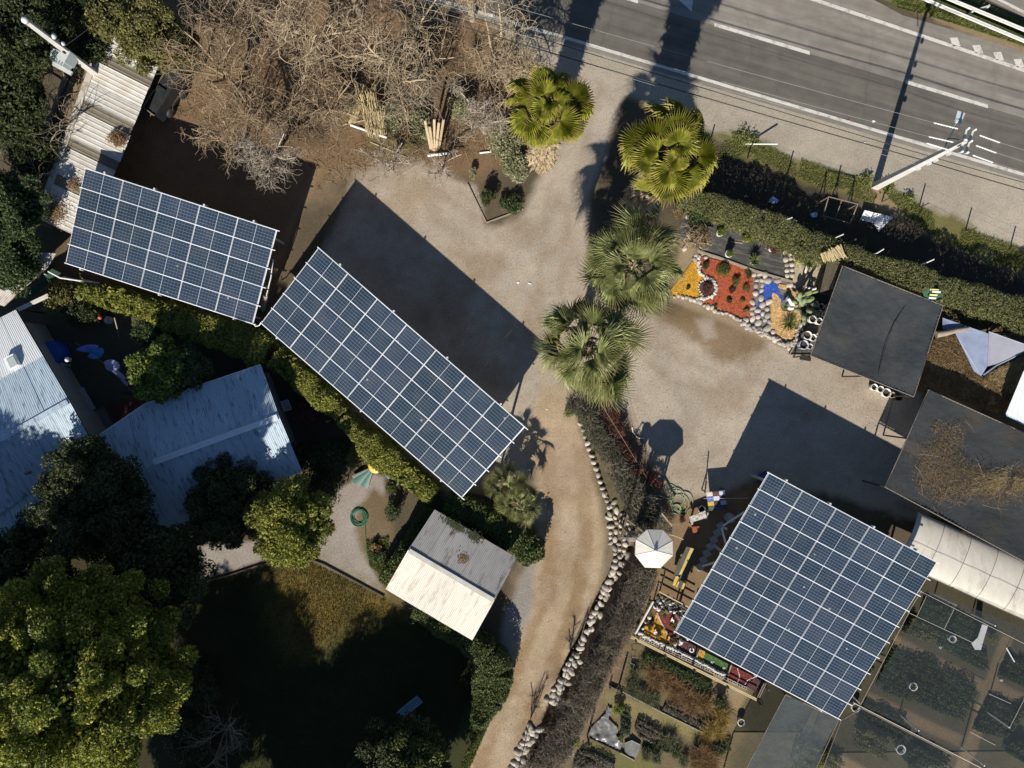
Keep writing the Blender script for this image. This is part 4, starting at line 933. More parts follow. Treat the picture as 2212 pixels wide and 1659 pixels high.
# --- curly willows and other leafless trees at the top
G = 'leafless trees above the yard'
bare_tree('large pale curly willow at the top centre', 850, 105, 6.2, 3.9, 8, 12, 7, M_TWIG, .46, .10, .2, .015, group=G)
bare_tree('pale curly willow beside the yellow-green palm', 1090, 110, 6.4, 3.6, 8, 12, 7, M_TWIG, .46, .12, .2, .015, group=G)
bare_tree('curly willow at the top edge left of centre', 640, 40, 6.4, 3.5, 8, 11, 7, M_TWIG, .38, .08, .2, .014, group=G)
bare_tree('curly willow at the top edge above the cane stack', 740, -60, 6.4, 3.4, 7, 10, 7, M_TWIG, .40, .08, .2, .014, group=G)
bare_tree('curly willow at the top edge by the palm shadow', 1010, -50, 6.4, 3.2, 7, 10, 7, M_TWIG, .40, .08, .2, .014, group=G)
bare_tree('fine brown leafless tree over the trailer', 455, 130, 5.6, 3.4, 7, 9, 8, M_TWIG_B, .20, .10, .18, .015, group=G)
bare_tree('fine brown leafless tree left of the curly willows', 560, 230, 4.6, 2.7, 7, 9, 7, M_TWIG_B, .22, .14, .16, .014, group=G)
bare_tree('fine tan leafless tree beside the cane stack', 700, 215, 4.4, 2.4, 7, 9, 8, M_TWIG_B, .24, .14, .14, .014, group=G)
bare_tree('grey leafless tree hanging over the first carport shadow', 572, 372, 4.6, 1.9, 7, 10, 9, M_TWIG_G, .22, .12, .12, .013, base=(600, 330), group=G)
bare_tree('brown leafless tree at the shed end of the carport shadow', 480, 290, 4.2, 1.8, 6, 9, 8, M_TWIG_B, .24, .12, .12, .013, group=G)
bare_tree('thin pale sapling above the second carport shadow', 835, 345, 3.0, 1.6, 6, 7, 7, M_TWIG_G, .24, .10, .07, .011, group=G)
bare_tree('thin pale sapling right of the timber planks', 945, 360, 2.6, 1.2, 5, 6, 6, M_TWIG_G, .28, .10, .06, .011, group=G)
bare_tree('grey leafless tree between the planks and the palm', 1042, 245, 4.2, 1.9, 7, 10, 8, M_TWIG_G, .36, .12, .13, .015, group=G)
bare_tree('tan leafless tree behind the planks', 900, 190, 4.0, 1.7, 6, 9, 7, M_TWIG_D, .34, .12, .12, .015, group=G)
bare_tree('brown leafless tree at the top edge over the olive evergreen', 500, 20, 5.6, 2.6, 7, 9, 8, M_TWIG_B, .24, .08, .15, .015, group=G)
# shrubs below them
for u, v, h, r, n, mt, lb in ((850, 255, 1.4, 1.3, 3600, M_PALE, 'pale green shrub between the canes and the planks'), (905, 265, 1.2, .9, 2400, M_PALE, 'pale green shrub touching the timber planks'),
        (745, 215, 1.4, 1.1, 2600, M_PALE, 'pale green shrub behind the cane stack'), (1000, 230, 1.5, 1.0, 2600, M_PALE, 'pale green shrub right of the planks'),
        (1085, 305, 1.8, 1.35, 4200, M_PALE, 'pale variegated bush at the foot of the left tall palm'), (1105, 350, 1.6, 1.15, 3600, M_PALE, 'cream variegated bush beside the palm trunk'),
        (1020, 372, .6, .4, 500, M_PALE, 'small pale shrub on bare soil near the planter edging'), (1058, 425, 1.1, .6, 1400, M_TREE_D, 'dark spiky bush in the timber-edged bed'),
        (1100, 440, .7, .8, 1800, M_HEDGE_D, 'low green shrub in the timber-edged bed'), (905, 105, 2.4, 1.2, 3600, M_TREE_D, 'dark bush standing in for the shadow gap between the two curly willows'), (1395, 440, 1.8, 1.3, 5200, M_TREE_D, 'dark bush at the foot of the tallest palm'), (1325, 520, 1.2, .8, 2400, M_HEDGE_D, 'dark green bush behind the lone palm by the path')):  # the dark bush between the willows fills a gap of plain shadow
    shrub(lb, u, v, h, r, n, .12, mt, group=None)
# fallen twigs and leaf litter on the soil below
q = scatter(poly_np([(330, 180), (1180, 120), (1100, 330), (900, 350), (700, 370), (560, 320), (380, 240)]), 5200)
V, F = leaf_arrays(np.concatenate([q, np.full((len(q), 1), .03)], 1), .10, 1.5, .35); o = obj_np('leaf_litter', V, F, M_DRY); o['kind'] = 'stuff'
T = Tubes()
for p in scatter(poly_np([(330, 160), (1180, 100), (1120, 330), (900, 370), (700, 400), (560, 330), (380, 240)]), 1500): T.add(wiggle((p[0], p[1], .04), (random.uniform(-1, 1), random.uniform(-1, 1), 0), random.uniform(.3, 1.0), 6, .25), .010, .006, 3)
T.V = [np.concatenate([v_[:, :2], np.clip(v_[:, 2:], .015, .2)], 1) for v_ in T.V]; o = T.build('fallen_twigs', M_TWIG); o['kind'] = 'stuff'
# ================================================================== SHEDS AND HOUSES
M_ZINC_L = M('zinc_sheet_light', (.54, .515, .475), .6, .16, 2.2, objvar=.14, stain=(.46, .40, .32), stain_at=(.5, .72), stain_scale=1.2, stretch=(1, 1, 1))
M_FIBRE = M('translucent_sheet_weathered', (.17, .145, .11), .7, .2, 3, objvar=.12, stain=(.10, .085, .06), stain_at=(.55, .75), stain_scale=2)
M_ZINC_H = M('zinc_house_roof', (.38, .47, .55), .5, .14, 1.6, objvar=.07, stain=(.14, .16, .18), stain_at=(.53, .66), stain_scale=2.6, rot=R(66), stretch=(.5, 2.4, 1))
M_ZINC_W = M('white_painted_sheet', (.62, .585, .52), .6, .08, 2, objvar=.06, stain=(.36, .25, .16), stain_at=(.53, .72), stain_scale=1.8, rot=R(-59), stretch=(.45, 2.0, 1))
M_ZINC_G = M('grey_stained_sheet', (.30, .29, .285), .6, .16, 2, objvar=.06, stain=(.085, .07, .06), stain_at=(.54, .66), stain_scale=1.2, rot=R(-59), stretch=(.5, 1.6, 1))
M_RUSTSTAIN = M('rust_patch', (.30, .16, .08), .9, .3, 6)
M_WALL = M('rendered_wall', (.35, .32, .28), .9, .15, 2)
M_WOODW = M('weathered_plank', (.30, .25, .19), .9, .25, 5, stretch=(1, 1, 1), bmp=.3)
M_RIDGE = M('ridge_cap', (.50, .46, .40), .7, .15, 3, stain=(.30, .24, .17), stain_at=(.5, .68))
def corr(name, A, B, C, D, pitch, amp, mat, parent, lift=0.0, flat=False, cuts=3):
    """a corrugated sheet: A-B runs along the eave (waves across it), D-C is the far edge"""
    A, B, C, D = (Vector(x) for x in (A, B, C, D)); N = (B - A).cross(D - A).normalized(); N = -N if N.z < 0 else N
    L = ((B - A).length + (C - D).length) / 2; k = max(2, round(L / pitch)) * 4; V = []; F = []
    for i in range(k + 1):
        s = i / k
        h = amp * math.sin(2 * math.pi * i / 4 + .6) if not flat else amp * (1 if i % 4 == 0 else 0)
        for j in range(cuts + 1):
            t = j / cuts; V.append(A.lerp(B, s).lerp(D.lerp(C, s), t) + N * (h + lift))
    m_ = cuts + 1
    for i in range(k):
        for j in range(cuts): F.append((i * m_ + j, (i + 1) * m_ + j, (i + 1) * m_ + j + 1, i * m_ + j + 1))
    return obj_np(name, V, F, mat, parent, smooth=not flat)
def bil(A, B, C, D, s, t): return A.lerp(B, s).lerp(D.lerp(C, s), t)
def roof_sheets(root, A, B, C, D, n, mats, pitch, amp, name='roof_sheet', flat=False, over=.012, edge=.0):
    for i in range(n):
        s0, s1 = i / n - over, (i + 1) / n + over
        m = mats(i) if callable(mats) else mats
        corr(name, bil(A, B, C, D, s0, -edge * random.random()), bil(A, B, C, D, s1, -edge * random.random()), bil(A, B, C, D, s1, 1), bil(A, B, C, D, s0, 1), pitch, amp, m, root, lift=(i % 2) * .012 + random.uniform(0, .004), flat=flat)
# --- the long shed at upper left: sheets laid across, pale zinc and weathered fibre in turn
z0, z1 = 3.05, 2.55
A, B, Cq, D = P(231, 60, z0), P(82, 470, z0 - .25), P(190, 520, z1 - .25), P(352, 122, z1)
sh = thing('long_shed', 'long shed roofed in alternating pale zinc and brown fibre sheets', 'shed', P(215, 290))
wid = [1.05, .5, .95, .75, .55, 1.2, .5, 1.15, .55, 1.05, .55]; kinds = 'lflbflflfll'
tot = sum(wid); a = 0
for k, (wd, kd) in enumerate(zip(wid, kinds)):
    s0, s1 = a / tot, (a + wd) / tot; a += wd
    s0 -= .004; s1 += .004
    mt = {'l': M_ZINC_L, 'f': M_FIBRE, 'b': M_ZINC_L}[kd]
    e0 = random.uniform(-.02, .01)
    corr('roof_sheet', bil(A, B, Cq, D, s0, .0), bil(A, B, Cq, D, s1, .0), bil(A, B, Cq, D, s1, 1 + e0), bil(A, B, Cq, D, s0, 1 + e0), .26, .022, mt, sh, lift=(.0 if kd == 'f' else .018) + random.uniform(0, .004), flat=True)
nrm = (B - A).cross(D - A).normalized()
MB().beam(A - (B - A) * .01 + Vector((0, 0, .035)) , B + Vector((0, 0, .035)), .36, .05).build('ridge_cap', M_RIDGE, sh)
e_ = (A - D).normalized() * 1.0
for k in range(7):   # boards of the back lean-to, seen beyond the ridge
    s0 = .18 + k * .105; q0 = A.lerp(B, s0) + e_ * .25 - Vector((0, 0, .25)); q1 = A.lerp(B, s0 + .10) + e_ * .25 - Vector((0, 0, .25))
    MB().slab([q0, q1, q1 + e_ * (1.15 - .08 * k) - Vector((0, 0, .45)), q0 + e_ * (1.15 - .08 * k) - Vector((0, 0, .45))], .03).build('back_board', M('straw_thatch_board' , (.22, .16, .095), .95, .35, 6, bmp=.6) if k == 0 else bpy.data.materials['straw_thatch_board'], sh)
dn = [P(232, 66, 0), P(96, 462, 0), P(196, 500, 0), P(346, 122, 0)]
for a_, b_ in ((0, 1), (1, 2), (2, 3), (3, 0)): MB().beam(dn[a_] + Vector((0, 0, 1.15)), dn[b_] + Vector((0, 0, 1.15)), .1, 2.3).build('wall', M_WALL, sh)
MB().tube([P(283, 122, 2.9), P(283, 122, 3.15)], .07, 8).build('vent_pipe', M_GALV, sh)
MB().lathe(P(283, 122, 3.15), [(0.0, 0), (.13, 0), (.02, .1), (0, .1)], 8).build('vent_cap', M_GALV, sh)
wt = P(253, 300, 2.75)
cl = thing('weed_clump', 'round brown weed clump on the shed roof edge', 'dried plant', (wt.x, wt.y, 2.6))
pts, cc = clump_points((wt.x, wt.y, 2.78), (.42, .42, .16), 900, 12, .25, .3); V, F = leaf_arrays(pts, .14, .6, .3); obj_np('stalks', V, F, M_DRY, cl)
for u, v, r, n, lb in ((118, 455, .55, 500, 'dry debris at the lower left corner of the shed roof'), (95, 420, .35, 300, 'dry debris beside the shed ridge at its lower end'), (158, 395, .3, 200, 'dark debris on the brown sheet above the carport corner')):
    q = P(u, v, 2.9); p = np.stack([q.x + rng.normal(0, r * .5, n), q.y + rng.normal(0, r * .7, n), 2.78 + np.abs(rng.normal(0, .05, n))], 1); V, F = leaf_arrays(p, .11, 1.2, .5)
    tag(obj_np('roof_debris', V, F, M_DRY, None, (q.x, q.y, 2.75)), lb, 'debris')
# black covered trailer beside it
tl = thing('trailer', 'black covered trailer with a pale steel rail beside the long shed', 'trailer', P(345, 205))
M_BLK = M('black_tarpaulin', (.025, .027, .030), .55, .3, 3, bmp=.4, bscale=5)
a_, b_, c_, d_ = P(368, 140, 1.5), P(310, 232, 1.5), P(334, 250, 1.5), P(395, 158, 1.5)
MB().hexa([Vector((p.x, p.y, .35)) for p in (a_, b_, c_, d_)][::-1], [p for p in (a_, b_, c_, d_)][::-1]).build('body', M_BLK, tl)
MB().tube([a_ + Vector((0, 0, .06)), b_ + Vector((0, 0, .06)), c_ + Vector((0, 0, .06))], .05, 6).build('rail', M_RUST, tl)
MB().slab([P(333, 178, 1.62), P(326, 189, 1.62), P(352, 205, 1.60), P(358, 194, 1.60)], .04).build('cover_strap', M_BLK, tl)
for p, q in ((a_, b_), (d_, c_)):
    for t in (.3, .75):
        w_ = p.lerp(q, t); dv = (q - p).normalized(); MB().lathe((w_.x, w_.y, .35), [(.0, -.1), (.33, -.1), (.35, 0), (.33, .1), (0, .1)], 14, axis=Vector((-dv.y, dv.x, 0))).build('wheel', M_CABLE, tl)
MB().tube([P(330, 240, 1.5), P(324, 252, .9), P(318, 262, .5)], .04, 6).build('drawbar', M_RUST, tl)
# --- small corrugated roofs at the left edge
lr = thing('lean_to', 'rust-stained corrugated lean-to roof at the left edge', 'lean-to', P(60, 600))
M_RUSTY = M('rust_stained_sheet', (.50, .47, .45), .7, .12, 2, stain=(.24, .15, .08), stain_at=(.42, .56), stain_scale=.5)
corr('roof_sheet', P(10, 662, 2.3), P(-60, 640, 2.3), P(60, 520, 2.6), P(104, 575, 2.6), .12, .02, M_RUSTY, lr)
corr('roof_sheet', P(104, 576, 2.62), P(62, 560, 2.62), P(90, 545, 2.7), P(122, 548, 2.7), .12, .02, M_RUSTY, lr)
MB().beam(P(118, 545, 2.55), P(66, 582, 2.5), .10, .06).build('fascia', M_ZINC_L, lr)
MB().beam(P(8, 660, 2.25), P(102, 576, 2.55), .08, .06).build('fascia', M_ZINC_L, lr)
MB().slab([P(52, 640, 1.1), P(70, 640, 1.1), P(132, 590, 1.3), P(112, 580, 1.3)], .03).build('green_net', M('green_net', (.02, .06, .04), .8, .2), lr)
for u, v in ((12, 655), (100, 580), (50, 610)): MB().box(P(u, v) + Vector((0, 0, 1.15)), (.1, .1, 2.3)).build('post', M_DWOOD, lr)
pp = thing('timber_beam', 'pair of pale timber beams from the house corner into the yard', 'beam', P(65, 655))
for s in (0, 5): MB().beam(P(36, 668 + s, 2.3), P(104, 636 + s, 2.3), .10, .08).build('beam', M_ZINC_W, pp)
for t in (.05, .95): q = P(36, 670, 2.3).lerp(P(104, 638, 2.3), t); MB().box((q.x, q.y, 1.13), (.09, .09, 2.26)).build('post', M_DWOOD, pp)
yf = thing('pipe_fence', 'pale pipe rail across the top of the shaded yard', 'rail', P(130, 602))
MB().tube([P(104, 586, 1.7), P(130, 600, 1.6), P(170, 606, 1.5), P(215, 612, 1.4)], .05, 6).build('rail', M_GALV, yf)
for u, v in ((130, 600), (170, 606), (212, 612)): MB().box(P(u, v) + Vector((0, 0, .75)), (.07, .07, 1.5)).build('post', M_GALV, yf)
# --- left house
def walls(root, pts, z, t=.12, mat=None):
    q = [P(*p, z) for p in pts]; q = [Vector((p.x, p.y, 0)) for p in q]; c_ = sum(q, Vector()) / len(q); q = [c_ + (p - c_) * .95 for p in q]
    for a, b in zip(q, q[1:] + q[:1]): MB().beam(a + Vector((0, 0, z / 2)), b + Vector((0, 0, z / 2)), t, z).build('wall', mat or M_WALL, root)
ha = thing('left_house', 'left house with a blue-grey corrugated gable roof and a skylight', 'house', P(60, 880))
ra, rb = P(-110, 1012, 3.9), P(147, 868, 3.9)
M_ZINC_PALE = M('white_zinc_sheet', (.66, .68, .70), .5, .08, 3, objvar=.03, stain=(.30, .28, .27), stain_at=(.58, .70), stain_scale=2.6, rot=R(66), stretch=(.5, 2.4, 1))  # whiter zinc than the other house roof sheets
n1_, n2_ = P(-130, 752, 2.9), P(32, 670, 2.9)
roof_sheets(ha, n1_.lerp(ra, .0), n2_, n2_.lerp(rb, .52), n1_.lerp(ra, .52), 5, M_ZINC_PALE, .115, .018)
roof_sheets(ha, n1_.lerp(ra, .515), n2_.lerp(rb, .515), rb, ra, 5, M_ZINC_H, .115, .018)
roof_sheets(ha, P(-60, 1150, 2.9), P(205, 973, 2.9), rb, ra, 6, M_ZINC_H, .115, .018)
corr('roof_sheet', P(42, 1188, 2.5), P(-40, 1140, 2.5), P(-40, 1090, 2.8), P(95, 1058, 2.8), .115, .018, M_ZINC_H, ha)
corr('roof_sheet', P(42, 1188, 2.5), P(120, 1150, 2.5), P(150, 1020, 2.8), P(95, 1058, 2.8), .115, .018, M_ZINC_H, ha)
MB().beam(ra + Vector((0, 0, .05)), rb + Vector((0, 0, .05)), .3, .05).build('ridge_cap', M_ZINC_H, ha)
walls(ha, [(-120, 760), (32, 685), (196, 965), (-60, 1130)], 2.7)
sk = MB().box(P(26, 782, 3.55), (.62, .72, .22), R(28)).build('skylight_frame', M_ALU, ha)
MB().box(P(26, 782, 3.68), (.44, .54, .05), R(28)).build('skylight_glass', M('skylight_glass', (.38, .42, .42), .2, .1), sk)
for u, v in ((62, 777), (143, 866)): MB().lathe(P(u + 90 if u < 100 else u, v, 3.0 if u < 100 else 3.5), [(0, 0), (.1, 0), (.1, .3), (.15, .32), (0, .42)], 8).build('vent_pipe', M_GALV, ha)
MB().lathe(P(66, 1020, 3.5), [(.09, 0), (.09, .35), (.13, .36), (0, .46)], 8).build('chimney', M_RUST, ha)
for t in (0, 1): MB().beam(n2_.lerp(P(205, 973, 2.9), t * .5) + Vector((0.06, 0, -.06)), n2_.lerp(P(205, 973, 2.9), .5 + t * .5) + Vector((.06, 0, -.06)), .12, .10).build('gutter', M_DWOOD, ha)
# --- right house
hb = thing('right_house', 'right house with a blue-grey roof and a bright valley strip', 'house', P(430, 960))
r0, r1 = P(333, 998, 3.7), P(600, 901, 3.7)
e0, e1 = P(313, 873, 2.85), P(561, 789, 2.85)
roof_sheets(hb, e0, e1, r1, r0, 6, M_ZINC_H, .115, .018)
s0_, s1_ = P(395, 1130, 2.75), P(650, 1019, 2.75)
roof_sheets(hb, s0_, s1_, r1, r0, 6, M_ZINC_H, .115, .018)
roof_sheets(hb, P(205, 948, 2.8), e0 + Vector((0, 0, -.02)), r0, P(255, 1080, 3.0), 3, M_ZINC_H, .115, .018)
corr('roof_sheet', P(255, 1082, 3.0), r0, s0_, P(330, 1180, 2.6), .115, .018, M_ZINC_H, hb)
MB().beam(r0 + Vector((0, 0, .06)), r1 + Vector((0, 0, .06)), .34, .05).build('ridge_cap', M('bright_flashing', (.62, .66, .72), .35, .1, 2), hb)
MB().beam(P(205, 948, 2.72), e0 + Vector((0, 0, -.08)), .12, .10).build('gutter', M_GALV, hb)
MB().beam(e0 + Vector((0, 0, -.08)), e1 + Vector((0, 0, -.08)), .12, .10).build('gutter', M_GALV, hb)
walls(hb, [(210, 955), (313, 880), (556, 797), (640, 1015), (400, 1120), (260, 1080)], 2.6)
# --- small shed with a white and a grey slope
ss = thing('small_shed', 'small shed with one white and one grey corrugated roof slope', 'shed', P(975, 1240))
k0, k1 = P(884, 1189, 3.25), P(1066, 1296, 3.25)
w0, w1, g0, g1 = P(835, 1274, 2.75), P(1018, 1382, 2.75), P(941, 1102, 2.75), P(1115, 1204, 2.75)
roof_sheets(ss, w0, w1, k1, k0, 5, M_ZINC_W, .105, .017)
roof_sheets(ss, g0, g1, k1, k0, 5, M_ZINC_G, .105, .017)
MB().beam(k0 + Vector((0, 0, .05)) + (k1 - k0) * 0, k1 + Vector((0, 0, .05)), .26, .045).build('ridge_cap', M_ZINC_L, ss)
walls(ss, [(850, 1264), (1010, 1358), (1098, 1212), (948, 1120)], 2.6)
for (u, v, r, n) in ((905, 1272, .16, 60),):
    q = P(u, v, 3.05)
rp = MB()
# gas-stove pipe and fallen debris on the grey slope
MB().tube([P(1040, 1165, 2.9), P(1041, 1164, 3.7)], .07, 8).build('stove_pipe', M_RUST, ss)
MB().lathe(P(1041, 1164, 3.7), [(.0, 0), (.15, 0), (.03, .14), (0, .14)], 8).build('pipe_cap', M_RUST, ss)
for k, (u, v, a, b_, n) in enumerate(((985, 1137, .8, .22, 700), (1025, 1160, .5, .28, 450), (1000, 1205, .35, .3, 200))):
    q = P(u, v, 2.95); p = np.stack([rng.normal(0, a * .5, n), rng.normal(0, b_ * .5, n)], 1); rt = R(-31); p = p @ np.array([[math.cos(rt), math.sin(rt)], [-math.sin(rt), math.cos(rt)]])
    x, y = q.x + p[:, 0], q.y + p[:, 1]; nn = (g1 - g0).cross(k0 - g0); z = g0.z - (nn.x * (x - g0.x) + nn.y * (y - g0.y)) / nn.z + .035
    V, F = leaf_arrays(np.stack([x, y, z], 1), .07, 1.6, .6); tag(obj_np('roof_debris', V, F, M_TREE_D if k < 2 else M_DRY, None, (q.x, q.y, q.z)), ('dark leaf litter along the upper edge of the grey slope', 'dark leaf litter round the stove pipe', 'brown leaf litter in the middle of the grey slope')[k], 'debris')
# ================================================================== THINGS IN THE LOWER LEFT
M_BLUE = M('blue_plastic', (.03, .10, .42), .4, .1); M_BLUE2 = M('teal_blue_plastic', (.03, .20, .45), .4, .1); M_BLUED = M('dark_blue_plastic', (.02, .05, .2), .5, .1)
M_CLOTH = M('washing_lilac', (.34, .33, .52), .8, .15, 4); M_CONCB = M('concrete_block', (.36, .36, .35), .9, .15, 4)
def cloth(name, label, u, v, L, W, ang, mat, z=1.5, group=None):
    q = P(u, v, z); d = Vector((math.cos(R(ang)), math.sin(R(ang)), 0)); s = Vector((-d.y, d.x, 0)); mb = MB(); V = []; n = 9; m = 5
    for i in range(n):
        for j in range(m):
            t, k = i / (n - 1) - .5, j / (m - 1) - .5; sh_ = 1 - .55 * abs(t * 2) ** 2
            V.append(q + d * L * t + s * W * k * sh_ + Vector((0, 0, .07 * math.sin(t * 9 + k * 5) - abs(k) * .25)))
    F = [(i * m + j, (i + 1) * m + j, (i + 1) * m + j + 1, i * m + j + 1) for i in range(n - 1) for j in range(m - 1)]
    o = MB().add(V, F, 0, True).build(name, mat, None, q); return tag(o, label, 'washing', group)
cloth('hanging_cloth', 'violet-blue garment on the washing line in the dark yard', 188, 752, 1.25, .42, 8, M('violet_cloth', (.16, .18, .62), .8, .15))
cloth('hanging_cloth', 'bright blue garment right of the violet one', 206, 763, .95, .6, 25, M_BLUE2)
cloth('hanging_cloth', 'lilac cloth above the row of small cloths in the yard', 240, 790, .9, .7, -25, M_CLOTH)
cloth('hanging_cloth', 'narrow lilac cloth below the large lilac one', 254, 808, 1.0, .3, -42, M_CLOTH)
cloth('hanging_cloth', 'smallest lilac cloth at the end of the row', 268, 826, .5, .2, -48, M_CLOTH)
wl = thing('washing_line', 'washing line on two posts across the shaded yard', 'washing line', P(225, 760))
for u, v in ((160, 738), (290, 850)): MB().box(P(u, v) + Vector((0, 0, .85)), (.07, .07, 1.7)).build('post', M_DWOOD, wl)
MB().tube([P(160, 738, 1.65), P(225, 785, 1.6), P(290, 850, 1.65)], .008, 4).build('line', M_WIRE, wl)
def barrel(name, label, cat, u, v, r, h, mat, open_=False, group=None):
    c_ = P(u, v); o = thing(name, label, cat, c_, group)
    MB().lathe(c_, [(0, 0), (r * .92, 0), (r, .05), (r, h * .33), (r * 1.03, h * .36), (r, h * .39), (r, h * .66), (r * 1.03, h * .69), (r, h * .72), (r * .96, h)], 18).build('body', mat, o)
    if not open_: MB().lathe(c_ + Vector((0, 0, h - .03)), [(r * .95, 0), (r * .95, .02), (r * .8, .03), (0, .03)], 18).build('lid', mat, o)
    else: MB().lathe(c_ + Vector((0, 0, h)), [(r * .96, 0), (r * 1.02, .02), (r * .9, .02), (r * .86, -.3), (0, -.32)], 18).build('rim', mat, o)
    return o
barrel('water_tank', 'large dark blue water tank beside the left house', 'water tank', 132, 764, .72, 1.1, M_BLUE)
barrel('barrel', 'dim blue barrel at the top of the house wall', 'barrel', 96, 738, .50, .9, M_BLUED)
bx = thing('crate', 'teal blue crate below the large blue tank', 'crate', P(126, 783))
MB().box(P(126, 785) + Vector((0, 0, .3)), (.75, .95, .6), R(-15)).build('body', M_BLUE2, bx)
MB().box(P(126, 785) + Vector((0, 0, .615)), (.79, .99, .04), R(-15)).build('lid', M_BLUE2, bx)
tag(MB().box(P(121, 774) + Vector((0, 0, .66)), (.52, .40, .05), R(8)).build('board', M_BOARD, None, P(121, 774)), 'pale square board on the teal crate', 'board')
tag(MB().box(P(105, 772) + Vector((0, 0, .25)), (.42, 1.35, .5), R(18)).build('trough', M_CLOTH, None, P(105, 772)), 'long lilac trough along the left house wall', 'trough')
lo = thing('bench', 'pale concrete washing bench in the shaded yard', 'bench', P(148, 811))
MB().box(P(146, 806) + Vector((0, 0, .72)), (.70, 1.15, .10), R(20)).build('top', M_CONCB, lo)
for t in (-.4, .4): MB().box(P(146, 806 + t * 36) + Vector((0, 0, .335)), (.5, .1, .67), R(20)).build('leg', M_CONCB, lo)
for k in range(5): 
    q = P(156 + k * 6.5, 826 + k * 10)
    tag(MB().box(q + Vector((0, 0, .06)), (.55, .36, .12), R(-52 + random.uniform(-6, 6))).build('paving_slab', M_CONCB, None, q), 'pale paving slab in the row from the washing bench', 'slab', 'slabs leading down the shaded yard')
for k, (u, v, sx, sy, lb) in enumerate(((188, 866, .8, 1.5, 'long pale lid lying beside the scrap pile in the yard'), (174, 858, .6, .7, 'upper lilac board of the scrap pile in the yard'))):
    tag(MB().box(P(u, v) + Vector((0, 0, .35 - .1 * k)), (sx, sy, .06), R(30)).build('board', M_CONCB if k == 0 else M_CLOTH, None, P(u, v)), lb, 'board')
for k, (u, v) in enumerate(((168, 868), (174, 878), (180, 888), (166, 886))):
    crumpled('scrap', ('topmost', 'middle', 'lowest', 'leftmost')[k] + ' dull scrap in the pile beside the long pale lid', 'scrap', u, v, .28, M_CONCB, .1, group='scrap pile by the house')
barrel('bucket', 'pale round bucket hanging below the yellow-green hedge', 'bucket', 239, 692, .22, .35, M_INS, True)
MB_ = thing('pole_prop', 'slim timber prop leaning near the pale bucket', 'pole', P(250, 710))
MB().tube([P(258, 728, 0), P(247, 686, 1.8)], .035, 6).build('pole', M_WOODW, MB_)
tag(MB().lathe(P(216, 686, 1.9), [(0, -.12), (.10, -.06), (.12, .04), (.05, .11), (0, .12)], 10).build('orange_ball', M('orange_plastic', (.55, .09, .04), .6, .1), None, P(216, 686, 1.9)), 'small orange ball caught in the yellow-green hedge', 'ball')
# white frame chair by the right house
wc = thing('garden_chair', 'white metal chair frame between the right house and the hedge', 'chair', P(616, 878))
for a, b in (((607, 868), (622, 864)), ((622, 864), (630, 884)), ((630, 884), (614, 888)), ((614, 888), (607, 868))): MB().beam(P(*a, .45), P(*b, .45), .04, .04).build('seat_bar', M_INS, wc)
for q in ((607, 868), (622, 864), (630, 884), (614, 888)): MB().box(P(*q) + Vector((0, 0, .22)), (.035, .035, .44)).build('leg', M_INS, wc)
MB().slab([P(608, 869, .46), P(621, 865, .46), P(628, 883, .46), P(614, 887, .46)], .02).build('seat', M_CONCB, wc)
for a, b in (((607, 868), (614, 888)),): MB().beam(P(*a, .8), P(*b, .8), .035, .05).build('back_bar', M_INS, wc)
# yellow disc swing and striped awning
yd = thing('round_table', 'round yellow garden table with a cross seam beside the hedge', 'table', P(812, 1006))
M_YEL = M('yellow_plastic', (.72, .47, .05), .45, .08)
MB().lathe(P(812, 1006, 1.05), [(0, -.04), (.42, -.04), (.46, 0), (.42, .04), (0, .05)], 24).build('table_top', M_YEL, yd)
for a in (0, 90): d = Vector((math.cos(R(a)), math.sin(R(a)), 0)); MB().beam(P(812, 1006, 1.105) - d * .36, P(812, 1006, 1.105) + d * .36, .03, .015).build('seam', M('yellow_seam', (.35, .22, .03), .6, .1) if a == 0 else bpy.data.materials['yellow_seam'], yd)
MB().lathe(P(812, 1006, 0), [(0, 0), (.25, 0), (.25, .05), (.06, .08), (.05, 1.0), (0, 1.0)], 12).build('pedestal', M_INS, yd)
aw = thing('awning', 'green and white striped fabric spread round the yellow table', 'awning', P(800, 1035))
M_AWG = M('awning_green', (.04, .13, .11), .8, .15); M_AWW = M('awning_white', (.15, .19, .175), .8, .1)
cA = P(812, 1004, .9)
for k in range(17):
    a0, a1 = [R(205 + (k + t) * 145 / 17) for t in (0, 1)]
    r0_, r1_ = .5, 1.75 + .12 * math.sin(k * 1.3); V = []
    for rr_, zz in ((r0_, .0), ((r0_ + r1_) / 2, -.32), (r1_, -.74)):
        for a in (a0, (a0 + a1) / 2, a1): V.append(cA + Vector((math.cos(a) * rr_, math.sin(a) * rr_, zz + (.04 if a not in (a0, a1) else 0))))
    if 5 <= k <= 11: continue
    MB().add(V, [(0, 3, 4, 1), (1, 4, 5, 2), (3, 6, 7, 4), (4, 7, 8, 5)], 0, True).build('stripe', M_AWG if k % 2 else M_AWW, aw)
